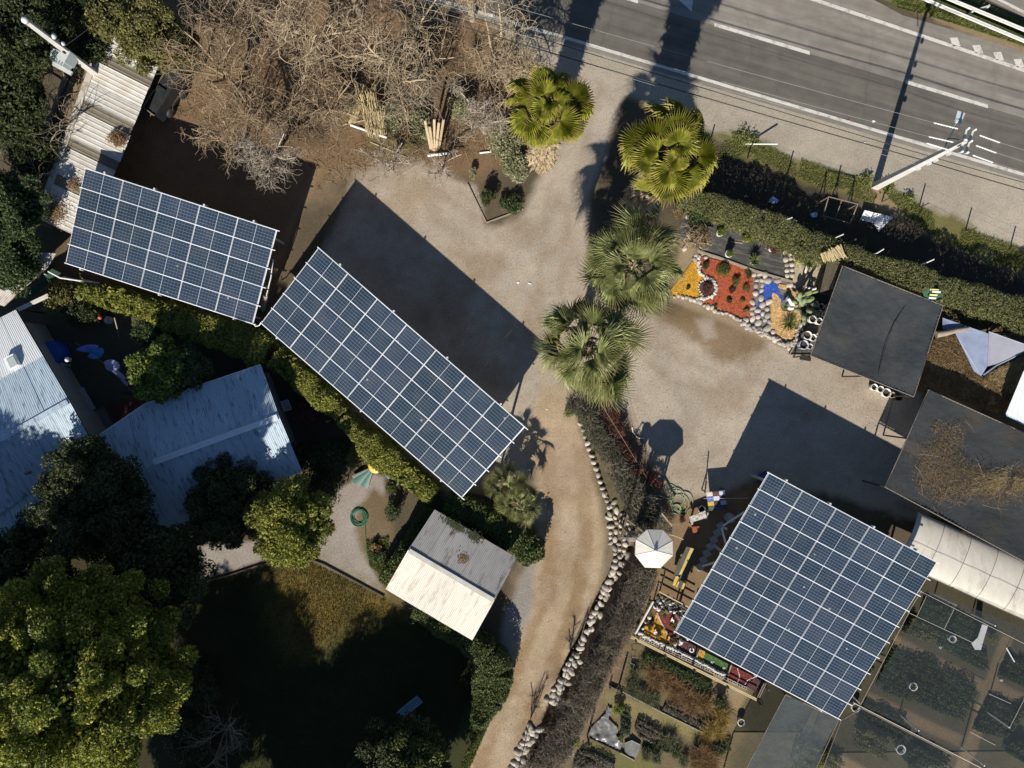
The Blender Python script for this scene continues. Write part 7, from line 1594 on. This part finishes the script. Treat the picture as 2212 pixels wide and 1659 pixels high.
for k, (x, y, r) in enumerate(((610, 960, .55), (650, 1040, .7), (690, 1130, .7), (705, 1240, .65), (755, 1310, .6), (800, 1395, .55), (900, 1440, .5), (940, 1470, .4))):
    shrub(('topmost red bush below the lone palm', 'second red bush below the lone palm', 'third and reddest bush beside the yard', 'fourth red bush beside the legs\' shadow', 'fifth red bush in the thicket row', 'sixth red bush at the thicket bend', 'seventh red-brown bush in the shelter shade', 'last small red bush in the shade')[k], *t8(x, y), 1.35, r, int(1500 * r), .09, M_REDLEAF, k=9, group='red bushes between thicket and yard')
shrub('green leafy bush at the top of the thicket', *t8(480, 990), 1.2, .5, 1400, .11, M_HEDGE_D, k=8)
shrub('green weeds at the track side of the thicket', *t8(375, 1010), .5, .45, 700, .10, M_HEDGE_Y, k=7)
for (a, b, ha_, hb_, lb) in (((1296, 868), (1418, 1066), 3.0, .3, 'long pale rope from the lone palm to the hose'), ((1520, 1077), (1617, 1076), 1.2, 1.5, 'taut white rope over the coloured tile rack')):
    tag(MB().tube([P(*a, ha_), P((a[0] + b[0]) / 2, (a[1] + b[1]) / 2, (ha_ + hb_) / 2 - .05), P(*b, hb_)], .008, 4).build('rope', M_CANE if ha_ > 2 else M_INS, None, P(*a, ha_)), lb, 'rope')
# eight-sided shelter tower
M_SHELT = M('shelter_sheet', (.70, .66, .59), .65, .07, 2.5, objvar=.05, stain=(.50, .46, .41), stain_at=(.56, .72), stain_scale=1.5)
ap = P(*q3(550, 1090), 4.95); ocs = [P(*q3(*p), 4.45) for p in ((440, 820), (642, 826), (766, 965), (772, 1150), (612, 1311), (410, 1306), (284, 1145), (294, 945))]
oc = sum(ocs, Vector()) / 8; tw_ = thing('shelter_tower', 'tall shelter tower with a white eight-sided roof', 'shelter', Vector((oc.x, oc.y, 0)))
for k in range(8):
    a, b = ocs[k], ocs[(k + 1) % 8]; corr('roof_panel', a, b, ap.lerp(b, .02), ap.lerp(a, .02), .28, .004, M_SHELT, tw_, flat=True)
    MB().tube([a + Vector((0, 0, .005)), ap + Vector((0, 0, .005))], .014, 5).build('seam', M_SHELT, tw_); MB().beam(a - Vector((0, 0, .05)), b - Vector((0, 0, .05)), .05, .10).build('fascia', M_WOODW, tw_)
MB().lathe(ap, [(.10, -.02), (.10, .05), (.05, .10), (0, .12)], 10).build('cap', M_GALV, tw_)
for k in (0, 2, 4, 6):
    q = oc + (ocs[k] - oc) * .62; MB().box((q.x, q.y, 2.2), (.11, .11, 4.4)).build('post', M_DWOOD, tw_)
q_ = [oc + (ocs[k] - oc) * .62 for k in (0, 2, 4, 6)]
for k in range(9):
    t0, t1 = k / 9 + .005, (k + 1) / 9 - .005; MB().slab([Vector((p.x, p.y, 1.9)) for p in (q_[0].lerp(q_[1], t0), q_[0].lerp(q_[1], t1), q_[3].lerp(q_[2], t1), q_[3].lerp(q_[2], t0))], .05).build('floor_board', M_WOODW, tw_)
for k in range(4):
    a, b = q_[k], q_[(k + 1) % 4]
    for z in (2.4, 2.8): MB().beam(Vector((a.x, a.y, z)), Vector((b.x, b.y, z)), .05, .08).build('rail', M_DWOOD, tw_)
# climbing hoops and pen beside it
hp = thing('climbing_frame', 'brown metal climbing frame of curved hoops left of the white shelter', 'climbing frame', P(*q3(250, 900)))
for k in range(6):
    c0, c1 = P(*q3(185 + k * 22, 960 - k * 32)), P(*q3(290 + k * 30, 1010 - k * 45)); md = (c0 + c1) / 2; md.z = 1.5
    MB().tube([c0 + (md - c0) * 0, c0.lerp(md, .4) + Vector((0, 0, .35)), md, c1.lerp(md, .4) + Vector((0, 0, .35)), c1], .028, 6).build('hoop', M_WOODW, hp)
bars = [((105, 885), (180, 690), .9, .9), ((180, 690), (420, 870), 1.2, 1.2), ((105, 885), (285, 1050), .9, .9), ((190, 570), (180, 690), .9, .9), ((190, 570), (105, 880), .9, .9)]
for a, b, z0, z1 in bars:
    MB().beam(P(*q3(*a), z0), P(*q3(*b), z1), .06, .06).build('bar', M_RUST, hp); MB().beam(P(*q3(*a), z0 * .5), P(*q3(*b), z1 * .5), .05, .05).build('bar', M_RUST, hp)
    for q in (a, b): p = P(*q3(*q)); MB().box(p + Vector((0, 0, z0 / 2)), (.06, .06, z0)).build('post', M_RUST, hp)
for k in range(6): p0, p1 = P(*q3(195 + k * 24, 640 + k * 18), .9), P(*q3(205 + k * 24, 720 + k * 18), .05); MB().beam(p0, p1, .035, .035).build('slat', M_RUST, hp)
tp_ = P(1340, 1130, 0)
MB().tube([tp_, tp_ + Vector((0, 0, 2.2)), tp_ + Vector((.05, .05, 4.0))], .06, 8).build('mast', M_RUST, hp)
MB().lathe(tp_ + Vector((.05, .05, 4.0)), [(0, -.25), (.24, -.2), (.28, .0), (.28, .35), (.22, .5), (0, .56)], 12).build('drum', M_RUST, hp)
MB().tube([tp_ + Vector((.05, .05, 4.5)), tp_ + Vector((-.3, .1, 4.6)), tp_ + Vector((-.55, 0, 4.2)), tp_ + Vector((-.6, -.1, 3.8))], .05, 6).build('spout', M_RUST, hp)
tag(MB().tube([P(1376, 938) + Vector((0, 0, .04)), P(1371, 928) + Vector((0, 0, .04)), P(1366, 915) + Vector((0, 0, .04))] if False else [P(*t8(x, y)) + Vector((0, 0, .04)) for x, y in ((778, 1110), (784, 1140), (800, 1165), (825, 1180), (858, 1184))], .035, 6).build('curved_pipe', M_INS, None, P(*t8(800, 1160))), 'thin white curved pipe on the gravel beside the tower shadow', 'pipe')
# long worn bench table
lb = thing('long_table', 'long slanted table of dark boards with worn yellow stripes', 'table', P(*q3(960, 1300)))
M_DKB = M('dark_painted_board', (.085, .082, .07), .7, .2, 3, stain=(.15, .14, .085), stain_at=(.55, .7)); M_YLB = M('yellow_worn_board', (.56, .40, .10), .7, .15, 4, stain=(.62, .54, .36), stain_at=(.52, .64), stain_scale=3)
def brd(pts, z, mat, t=.045, name='board'): MB().slab([P(*q3(*p), z) for p in pts], t).build(name, mat, lb)
brd(((950, 1035), (1000, 1050), (850, 1400), (790, 1378)), .80, M_DKB); brd(((1003, 1052), (1044, 1066), (960, 1240), (890, 1390), (850, 1402)), .82, M_YLB); brd(((1048, 1068), (1104, 1092), (945, 1480), (905, 1590), (832, 1560), (893, 1392), (962, 1242)), .80, M_DKB)
brd(((838, 1418), (848, 1440), (800, 1550), (768, 1536), (806, 1422)), .83, M_YLB); brd(((888, 1392), (900, 1400), (828, 1566), (806, 1558)), .84, M_YLB); brd(((935, 1475), (950, 1485), (905, 1592), (878, 1583), (908, 1510)), .83, M_YLB)
brd(((790, 1380), (848, 1402), (806, 1500), (770, 1530)), .79, M_DKB)
for x, y in ((985, 1075), (1070, 1110), (820, 1500), (895, 1540), (900, 1290), (985, 1320)): p = P(*q3(x, y)); MB().box(p + Vector((0, 0, .38)), (.07, .07, .76)).build('leg', M_DWOOD, lb)
# tile rack, speckled slab box, drum, tubes
tr_ = thing('tile_rack', 'rack of coloured sample tiles in blue, white, brown and yellow', 'rack', P(*q3(1340, 450)))
cols = [(.55, .50, .46), (.10, .04, .03), (.42, .43, .58), (.08, .13, .42), (.48, .48, .60), (.07, .03, .03), (.45, .32, .05), (.05, .04, .03), (.38, .40, .60), (.05, .09, .04), (.03, .06, .25), (.10, .05, .04)]
A_, B_, C_, D_ = P(*q3(1203, 330), 1.0), P(*q3(1448, 308), 1.0), P(*q3(1482, 552), .75), P(*q3(1240, 577), .75)
for k, cl_ in enumerate(cols):
    i, j = k % 3, k // 3; s0, s1, t0, t1 = i / 3 + .01, (i + 1) / 3 - .01, j / 4 + .012, (j + 1) / 4 - .012
    MB().slab([bil(A_, B_, C_, D_, s0, t0), bil(A_, B_, C_, D_, s1, t0), bil(A_, B_, C_, D_, s1, t1), bil(A_, B_, C_, D_, s0, t1)], .09).build('tile', M('tile_%d' % k, cl_, .7, .2, 12), tr_)
for p in (A_, B_, C_, D_): MB().box((p.x, p.y, p.z / 2 - .05), (.06, .06, p.z - .1)).build('leg', M_DWOOD, tr_)
MB().beam(P(*q3(1185, 345), .05), P(*q3(1212, 195), 1.3), .05, .05).build('prop', M_DWOOD, tr_)
sb = thing('slab_bench', 'small bench with a speckled white and grey stone top', 'bench', P(*q3(1095, 650)))
MB().slab([P(*q3(*p), .62) for p in ((985, 652), (1188, 572), (1212, 662), (1002, 727))], .08).build('top', M('speckled_stone', (.56, .52, .47), .7, .1, 9, stain=(.22, .21, .20), stain_at=(.50, .56), stain_scale=7), sb)
for x, y in ((1000, 690), (1190, 620)): p = P(*q3(x, y)); MB().box(p + Vector((0, 0, .27)), (.12, .4, .54), R(-15)).build('leg', M_CONCB, sb)
barrel('drum', 'round grey drum beside the corner of the largest carport', 'drum', *q3(1486, 650), .27, .7, M_CONCB)
barrel('basin', 'pale oval basin behind the speckled bench', 'basin', *q3(1140, 549), .22, .25, M_INS, True)
tag(MB().box(P(*q3(1060, 805)) + Vector((0, 0, .14)), (.42, .36, .28), R(5)).build('clay_block', M('clay_orange', (.30, .10, .05), .9, .2), None, P(*q3(1060, 805))), 'orange-brown clay block on the ground below the speckled bench', 'block')
tag(MB().box(P(1647, 1029) + Vector((0, 0, .15)), (.6, .42, .3), R(30)).build('blue_crate', M_BLUED, None, P(1647, 1029)), 'blue crate under the top corner of the largest carport', 'crate')
cp = thing('steel_braces', 'grey steel braces at the corner of the largest carport', 'brace', P(*q3(1420, 760)))
for a, b, z0, z1 in (((1420, 765), (1700, 590), .8, 2.2), ((1405, 800), (1465, 1030), .8, 2.0), ((1160, 1285), (1330, 1238), .4, 1.8)): MB().beam(P(*q3(*a), z0), P(*q3(*b), z1), .09, .09).build('brace', M_GALV, cp)
MB().box(P(*q3(1415, 775)) + Vector((0, 0, .4)), (.12, .12, .8)).build('post', M_GALV, cp)
fw = thing('stepping_path', 'pale blue-grey stepping slabs under the edge of the largest carport', 'slabs', P(*q3(1250, 1100)))
for k in range(7): MB().box(P(*q3(1390 - k * 45, 770 + k * 88)) + Vector((0, 0, .03)), (.42, .42, .06), R(28)).build('paving_slab', M_CONCB, fw)
coil('garden_hose', 'wide loose loops of pale green hose by the dark thicket', *q3(870, 440), .62, 5, M_HOSEY, .022, 1.15, jit=.5, tail=[q3(960, 600), q3(920, 628)])
coil('garden_hose', 'small tight coil of pale green hose in the play yard', *q3(815, 545), .28, 5, M_HOSEY, .022, 1.0, jit=.1)
tag(MB().tube([P(*q3(*p)) + Vector((0, 0, .05)) for p in ((430, 375), (500, 382), (570, 370), (640, 385), (720, 412), (790, 400), (828, 340), (815, 270), (750, 228), (690, 240), (678, 280), (720, 305), (830, 308), (920, 318), (985, 345))], .022, 5).build('garden_hose', M_HOSEY, None, P(*q3(700, 300))), 'stretched pale green hose looping towards the gravel yard', 'hose')
tag(MB().beam(P(*q3(480, 395), .9), P(*q3(625, 425), .8), .07, .05).build('timber_lath', M_WOODW, None, P(*q3(480, 395), .85)), 'grey lath over the thicket where the hose begins', 'lath')
tag(MB().beam(P(*q3(620, 600), 1.5), P(*q3(762, 770), 1.3), .09, .07).build('timber_beam', M_WOODW, None, P(*q3(620, 600), 1.4)), 'pale slanting timber between thicket and shelter', 'beam')
tag(MB().tube([P(*q3(*p), 1.0) for p in ((720, 880), (780, 890), (850, 915), (910, 945))], .03, 5).build('bent_pipe', M_CANE, None, P(*q3(720, 880), 1)), 'bent tan pipe right of the white shelter', 'pipe')
shrub('small red plant beside the speckled bench', *q3(890, 690), .5, .35, 500, .07, M_REDLEAF, k=6, cat='plant')
# sample garden with railings
bed('sample_yellow_bed', [q4(*p) for p in ((500, 430), (560, 520), (620, 640), (690, 775), (650, 825), (500, 775), (340, 705), (350, 600), (470, 600))], M_YE, .10, 900, .06)
bed('sample_red_bed', [q4(*p) for p in ((515, 405), (680, 400), (850, 485), (745, 700), (715, 765), (690, 765), (600, 580))], M_RED, .10, 900, .06)
bed('sample_purple_bed', [q4(*p) for p in ((770, 790), (880, 795), (1105, 905), (1040, 1045), (800, 900))], M_PU, .09, 500, .06)
bed('sample_small_yellow_bed', [q4(*p) for p in ((1105, 915), (1165, 945), (1135, 1050), (1065, 1040))], M_YE, .10, 150, .05)
bed('sample_green_bed', [q4(*p) for p in ((1165, 950), (1340, 1040), (1515, 1130), (1455, 1270), (1130, 1060))], M_GRN, .09, 700, .05)
bed('sample_orange_bed', [q4(*p) for p in ((1535, 1135), (1840, 1290), (1700, 1395), (1470, 1275))], M_RED, .10, 700, .06)
bed('sample_brown_bed', [q4(*p) for p in ((1845, 1300), (1970, 1360), (1870, 1510), (1710, 1410))], M_PU, .08, 300, .05)
stone_row('pebble_line', 'white pebble line between the yellow and red sample beds', [q4(*p) for p in ((515, 425), (560, 520), (600, 600), (650, 690), (690, 770))], .055, .045, SW, .10, .01, 1)
stone_row('pebble_line', 'curved white pebble line in the orange sample bed', [q4(*p) for p in ((1600, 1170), (1625, 1250), (1625, 1310), (1600, 1345))], .06, .04, SW, .10, .008, 1)
stone_row('pebble_line', 'white pebble line at the end of the orange sample bed', [q4(*p) for p in ((1830, 1285), (1740, 1320), (1705, 1380))], .06, .04, SW, .10, .008, 1)
stone_row('stone_border', 'thick white stone border along the front of the sample garden', [q4(*p) for p in ((330, 720), (450, 780), (640, 860), (800, 930), (1000, 1030), (1200, 1140), (1420, 1250))], .115, .085, SW, .10, .035, 3, 'stone')
for a, b in (((850, 480), (745, 700)), ((1110, 905), (1045, 1040)), ((1525, 1130), (1465, 1270))):
    tag(MB().beam(P(*q4(*a), .12), P(*q4(*b), .12), .10, .12).build('timber_divider', M_WOODW, None, P(*q4(*a), .1)), {850: 'timber divider right of the red sample bed', 1110: 'timber divider right of the purple sample bed', 1525: 'timber divider left of the orange sample bed'}[a[0]], 'timber')
cobbles('cobble_bed', 'dark and white cobbles in the shade at the top of the sample garden', [q4(*p) for p in ((520, 190), (640, 200), (950, 370), (880, 490), (700, 400), (500, 390), (470, 320))], .17, SD, .06, n=90)
ws_ = thing('white_stones', 'scattered white stones round the top of the sample garden', 'stones', P(*q4(600, 320)))
for x, y, r in ((490, 335, 36), (535, 370, 32), (410, 480, 32), (365, 540, 24), (555, 280, 22), (600, 250, 18), (690, 300, 22), (745, 405, 26), (700, 395, 18), (790, 400, 20), (830, 390, 18), (815, 475, 20), (730, 285, 16), (580, 330, 16), (325, 630, 22), (285, 690, 32), (310, 700, 24), (840, 800, 36), (760, 840, 26), (820, 840, 18)):
    p = P(*q4(x, y)); put_stone(ws_, SW, p.x, p.y, .14, r * .1597 * .028, 'stone', .7)
for x, y, lb_ in ((715, 515, 'white curved bird planter on the red sample bed'), (490, 675, 'white curved bird planter on the yellow sample bed')):
    o_ = thing('bird_planter', lb_, 'planter', P(*q4(x, y))); c_ = P(*q4(x, y)) + Vector((0, 0, .1))
    MB().lathe(c_, [(0, .0), (.09, 0), (.13, .12), (.10, .22), (.06, .2), (0, .16)], 12).build('body', M_POTW, o_); MB().tube([c_ + Vector((0, .05, .16)), c_ + Vector((-.06, .16, .3)), c_ + Vector((-.08, .22, .42)), c_ + Vector((-.04, .28, .4))], .04, 7, r2=.02).build('neck', M_POTW, o_)
rosette('agave', 'green agave on the shaded edge of the red sample bed', 'agave', *q4(625, 430), .12, 26, .34, .06, M_YUCCA, 5, 60)
for x, y, r_, lb_ in ((990, 930, 27, 'white ring on the purple sample bed'), (1265, 1090, 14, 'small white ring on the green sample bed'), (1425, 1170, 14, 'smallest white ring at the corner of the green sample bed')):
    c_ = P(*q4(x, y), .12); k = r_ * .1597 * .028; tag(MB().tube([c_ + Vector((math.cos(a) * k, math.sin(a) * k, 0)) for a in np.linspace(R(120), R(420), 16)], k * .30, 6).build('ring', M_POTW, None, c_), lb_, 'ring')
for x, y, mt, lb_ in ((430, 620, M_DRY, 'dry tan plant in the yellow sample bed'), (560, 730, M_DRY, 'brown dry plant at the front of the yellow sample bed'), (440, 400, M_DRY, 'dry plant beside the white post rail'), (730, 800, M_DRY, 'dry grass tuft at the carport corner'), (735, 605, M_OLIVE, 'small olive plant on the red sample bed')):
    shrub(lb_, *q4(x, y), .35, .3, 420, .07, mt, k=6, cat='plant', z=.08)
rl = thing('railing', 'yellow timber railing on dark posts along the front of the sample garden', 'railing', P(*q4(1000, 1150)))
M_YRAIL = M('yellowed_timber', (.50, .41, .22), .75, .2, 4, objvar=.12)
for off, z in ((0, .95), (22, .60)):
    MB().beam(P(*q4(160, 735 + off), z), P(*q4(1865, 1590 + off), z), .065, .05).build('rail', M_YRAIL, rl)
for x, y in ((205, 745), (600, 945), (985, 1135), (1425, 1355), (1860, 1590)): p = P(*q4(x, y)); MB().box(p + Vector((0, 0, .52)), (.09, .09, 1.04)).build('post', M_DWOOD, rl)
rl = thing('railing', 'pale timber railing at the left end of the sample garden', 'railing', P(*q4(340, 500)))
for off, z in ((0, .95), (12, .65)): MB().beam(P(*q4(470 - off, 275), z), P(*q4(228 - off, 712), z), .08, .06).build('rail', M_YRAIL if off else M_POTW, rl)
for x, y in ((465, 290), (350, 490), (235, 705)): p = P(*q4(x, y)); MB().box(p + Vector((0, 0, .5)), (.08, .08, 1.0)).build('post', M_DWOOD, rl)
rl = thing('railing', 'yellow-topped railing with dark rails at the top of the sample garden', 'railing', P(*q4(760, 250)))
for z, mt in ((.95, M_YRAIL), (.66, M_RUST), (.36, M_RUST)): MB().beam(P(*q4(545, 140), z), P(*q4(1010, 385), z), .07, .05).build('rail', mt, rl)
for x, y in ((550, 150), (780, 268), (1000, 385)): p = P(*q4(x, y)); MB().box(p + Vector((0, 0, .5)), (.07, .07, 1.0)).build('post', M_RUST, rl)
rl = thing('railing', 'dark double railing at the right end of the sample garden', 'railing', P(*q4(1900, 1450)))
for off in (0, 28, 56): MB().beam(P(*q4(1875 + off, 1570), .9 - off * .008), P(*q4(1965 + off, 1380), .9 - off * .008), .06, .06).build('rail', M_RUST, rl)
for x, y in ((1880, 1560), (1960, 1390)): p = P(*q4(x, y)); MB().box(p + Vector((0, 0, .48)), (.07, .07, .96)).build('post', M_RUST, rl)
bkw = thing('block_wall', 'low wall of perforated blocks under the front railing', 'wall', P(*q4(1000, 1100)))
M_BLOCK = M('perforated_block', (.40, .36, .32), .9, .15, 6, objvar=.15)
bm_ = MB(); 
for s in (-1, 1): bm_.box((0, s * .065, .1), (.29, .03, .2))
for s in (-.13, 0, .13): bm_.box((s, 0, .1), (.03, .10, .2))
bme = bm_.mesh('block', M_BLOCK, (0, 0, 0)); pa, pb_ = P(*q4(280, 745)), P(*q4(1760, 1455)); L_ = (pb_ - pa).length; dv = (pb_ - pa).normalized()
for k in range(int(L_ / .31)):
    o = link(bme, 'block', bkw); o.location = pa + dv * (.16 + k * .31) - root_loc(bkw); o.rotation_euler = (0, 0, math.atan2(dv.y, dv.x) + random.gauss(0, .02))
# beds of dry grass and plastic below
def tuft(label, u, v, r, n, L, mat, wd=.02, cat='ornamental grass', group=None, lean=.95):
    c_ = P(u, v, L * .3); a = rng.uniform(0, 6.283, n); q = np.sqrt(rng.uniform(0, 1, n)) * r * .45; o = thing('grass_tuft', label, cat, (c_.x, c_.y, 0), group)
    pts = np.stack([c_.x + q * np.cos(a), c_.y + q * np.sin(a)], 1); blades('grass_blades', pts, L, wd, mat, o, lean=lean); return o
M_GRS = LEAF('dry_grass_russet', (.11, .065, .028), (.24, .145, .065), (.38, .26, .13), .2, .8, 1.5); M_GRG = LEAF('dry_grass_gold', (.15, .10, .025), (.34, .23, .06), (.48, .36, .13), .2, .8, 1.5); M_GRB = LEAF('grass_grey_green', (.05, .055, .025), (.12, .125, .06), (.22, .22, .12), .2, .7, 1.5)
M_MID = M('bed_border', (.30, .27, .22), .9, .2, 5)
k = 0; names = ('first', 'second', 'third', 'fourth', 'fifth', 'sixth', 'seventh', 'eighth', 'ninth', 'tenth', 'eleventh', 'twelfth')
for x, y in ((1190, 370), (1290, 450), (1230, 520), (1380, 540), (1480, 560), (1560, 640), (1480, 700), (1620, 720), (1720, 760), (1820, 800), (1700, 850), (1880, 830)):
    tuft(names[k] + ' russet grass tuft from the top of the long dry bed', *q5(x, y), .55, 420, .75, M_GRS, .018, group='russet grasses in the long bed'); k += 1
for k, (x, y) in enumerate(((2060, 960), (2110, 1040), (1960, 1120), (2040, 1180), (1900, 1200))): tuft(names[k] + ' golden grass tuft from the top at the right end of the bed', *q5(x, y), .5, 380, .65, M_GRG, .018, group='golden grasses at the bed end')
for k, (x, y) in enumerate(((1800, 1430), (1900, 1480), (1760, 1560), (1870, 1600), (1960, 1560))): tuft(names[k] + ' brown grass tuft from the top in the lower bed', *q5(x, y), .6, 420, .75, M_GRS, .018, group='brown grasses in the lower bed')
for k, (x, y) in enumerate(((920, 620), (1000, 660), (1080, 700), (1160, 740), (1230, 780), (960, 420), (1100, 330))): tuft(names[k] + ' grey-green grass tuft along the left of the dry bed', *q5(x, y), .5, 340, .55, M_GRB, .02, group='grey-green grasses in the dry bed')
for k, (x, y) in enumerate(((1350, 1280), (1440, 1300), (1250, 1520), (1120, 1480), (1500, 1450), (1600, 1560))): tuft(names[k] + ' olive grass tuft from the left in the lower beds', *q5(x, y), .5, 320, .5, M_GRB, .02, group='olive grasses in the lower beds')
hedge('narrow dark hedge along the tan path of the dry grass bed', [q5(*p) for p in ((1100, 235), (1300, 300), (1500, 400), (1700, 500), (1960, 640))], .55, .5, 5200, .08, M_HEDGE_D, .3)
for uvs, n, mt, h, lb_ in (([q5(*p) for p in ((1390, 770), (1560, 860), (1750, 960), (2000, 1080), (1960, 1180), (1780, 1130), (1560, 1020), (1320, 900))], 3000, M_THK, .3, 'grey seedling rows below the russet grasses'),
                       ([q5(*p) for p in ((1000, 1010), (1150, 1080), (1300, 1180), (1220, 1330), (1020, 1250), (960, 1130))], 2200, M_THK, .3, 'grey seedling rows beside the crumpled plastic'),
                       ([q5(*p) for p in ((780, 900), (900, 960), (900, 1250), (780, 1200))], 1200, M_THK_G, .35, 'dark seedling rows left of the grey rows'),
                       ([q5(*p) for p in ((260, 1420), (420, 1430), (700, 1560), (700, 1659), (150, 1659), (180, 1540))], 2400, M_THK, .4, 'dry seedling rows at the bottom edge'),
                       ([q5(*p) for p in ((1060, 1360), (1250, 1340), (1500, 1380), (1480, 1440), (1250, 1420), (1060, 1430))], 1300, M_TREE_D, .3, 'dark seedling rows in the lower bed')):
    nursery_bed(lb_, uvs, int(n * 1.6), .085, mt, h, gap=.35)
pl_ = thing('plastic_sheet', 'crumpled translucent plastic sheet over the lower bed', 'sheet', P(*q5(570, 1130)))
M_CRP = M('crumpled_plastic', (.15, .148, .14), .35, .25, 3, spec=.5, bmp=.9, bscale=7)
poly = poly_np([q5(*p) for p in ((610, 835), (690, 870), (640, 1010), (760, 1130), (740, 1230), (830, 1330), (780, 1430), (460, 1280), (360, 1240), (380, 1120), (560, 960))]); lo, hi = poly.min(0), poly.max(0)
xs, ys = np.meshgrid(np.arange(lo[0], hi[0], .09), np.arange(lo[1], hi[1], .09)); qq = np.stack([xs.ravel(), ys.ravel()], 1); ins = inside(poly, qq).reshape(xs.shape)
zz = .10 + .22 * np.abs(fbm(qq[:, 0], qq[:, 1], 2.0, 71, 4) - .5) * 2
nyy, nxx = xs.shape; ii, jj = np.meshgrid(np.arange(nxx - 1), np.arange(nyy - 1)); keep = (ins[:-1, :-1] & ins[1:, 1:] & ins[:-1, 1:] & ins[1:, :-1]).ravel(); b0 = (jj * nxx + ii).ravel()[keep]
obj_np('sheet', np.concatenate([qq, zz[:, None]], 1), np.stack([b0, b0 + 1, b0 + nxx + 1, b0 + nxx], 1), M_CRP, pl_, smooth=True)
pl2 = thing('plastic_sheet', 'smaller crumpled plastic sheet left of the lower dark rows', 'sheet', P(*q5(930, 1430)))
MB().slab([P(*q5(*p), z) for p, z in (((830, 1340), .15), ((930, 1300), .25), ((1050, 1360), .15), ((1000, 1500), .12), ((950, 1550), .1), ((840, 1450), .2))], .02).build('sheet', M_CRP, pl2)
bp = thing('bed_boards', 'thin pale boards edging the grass beds', 'edging', P(*q5(1200, 860)))
for a, b in (((790, 650), (1290, 910)), ((1290, 912), (1880, 1200)), ((640, 585), (780, 645)), ((380, 1255), (780, 1445)), ((780, 1447), (960, 1545))): MB().beam(P(*q5(*a)) + Vector((0, 0, .1)), P(*q5(*b)) + Vector((0, 0, .1)), .05, .2).build('board', M_MID if a[0] > 700 else M_DWOOD, bp)
for x, y, mt, r_, lb_ in ((780, 905, M_LIME, .42, 'bright lime-green potted plant on the crumpled plastic'), (220, 1330, M_HEDGE_Y, .40, 'green potted plant by the terracotta pot at the bottom left')):
    shrub(lb_, *q5(x, y), .7, r_, 700, .11, mt, k=8, cat='plant', aspect=.35)
pot('terracotta-lined white pot at the bottom beside the green plant', *q5(130, 1435), .19, .35, M_CONCB, fill=.1); pot('white pot lying at the corner of the tan path and nursery', *q5(2005 + 320, 1055 - 20), .22, .4, M_POTW, fill=.1)
shrub('dark shrub beside the tipped pot at the right end of the beds', *q5(2080, 800), .8, .55, 1500, .09, M_TREE_D, k=9)
shrub('dark low shrub at the lower right end of the beds', *q5(2090, 1400), .6, .6, 1400, .09, M_TREE_D, k=9)
shrub('yellow weed at the edge of the crumpled plastic', *q5(800, 1290), .35, .3, 400, .07, M_LIME, k=6, cat='plant')
fp2 = thing('fence_posts', 'row of short dark posts along the thicket side of the beds', 'fence', P(*q5(760, 560)))
for x, y, h_ in ((765, 580, 1.5), (355, 1240, 1.3), (35, 1480, 1.0), (640, 590, .5)): p = P(*q5(x, y)); MB().box(p + Vector((0, 0, h_ / 2)), (.09, .09, h_)).build('post', M_DWOOD, fp2)
MB().tube([P(*q5(765, 580), 1.2), P(*q5(355, 1240), 1.1), P(*q5(35, 1480), .9)], .006, 3).build('wire', M_WIRE, fp2)
wf2 = thing('bent_wire', 'thin bent white wire among the grey plants', 'wire', P(*q5(930, 270)))
MB().tube([P(*q5(*p), .5) for p in ((920, 300), (905, 240), (950, 225), (1030, 235)) ], .014, 5).build('wire', M_WIRE, wf2); MB().tube([P(*q5(*p), .5) for p in ((905, 300), (970, 320), (950, 350))], .014, 5).build('wire', M_WIRE, wf2)
# leafless saplings whose shadows fall on the track
for x, y, lb_ in ((1217, 1505, 'thin dark leafless sapling beside the middle of the boulder wall'), (1130, 1648, 'thin dark leafless sapling at the bottom of the boulder wall')):
    bare_tree(lb_, x, y, 3.6, .55, 5, 5, 5, M_TWIG_D, .10, -.05, .03, .006, base=(x - 8, y + 6), name='sapling', start=.45, up=1.5, tlen=.9)
tag(MB().beam(P(1278, 1296), P(1252, 1388, .35), .04, .05).build('rail_stick', M_RUST, None, P(1265, 1340)), 'thin rusty bar lying on the track beside the wall', 'bar')
# stripes painted on the yard under the largest carport and small white scraps
for x, y, r_, lb_ in ((40, 170, .10, 'white scrap on the gravel left of the palms'), (115, 178, .10, 'second white scrap on the gravel left of the palms'), (225, 992, .07, 'white scrap on the gravel beside the longest carport')): crumpled('paper_scrap', lb_, 'litter', *t8(x, y), r_, M_BAG, .02)
print('objects', len(bpy.data.objects), 'tris', sum(len(m.polygons)*2 for m in bpy.data.meshes))
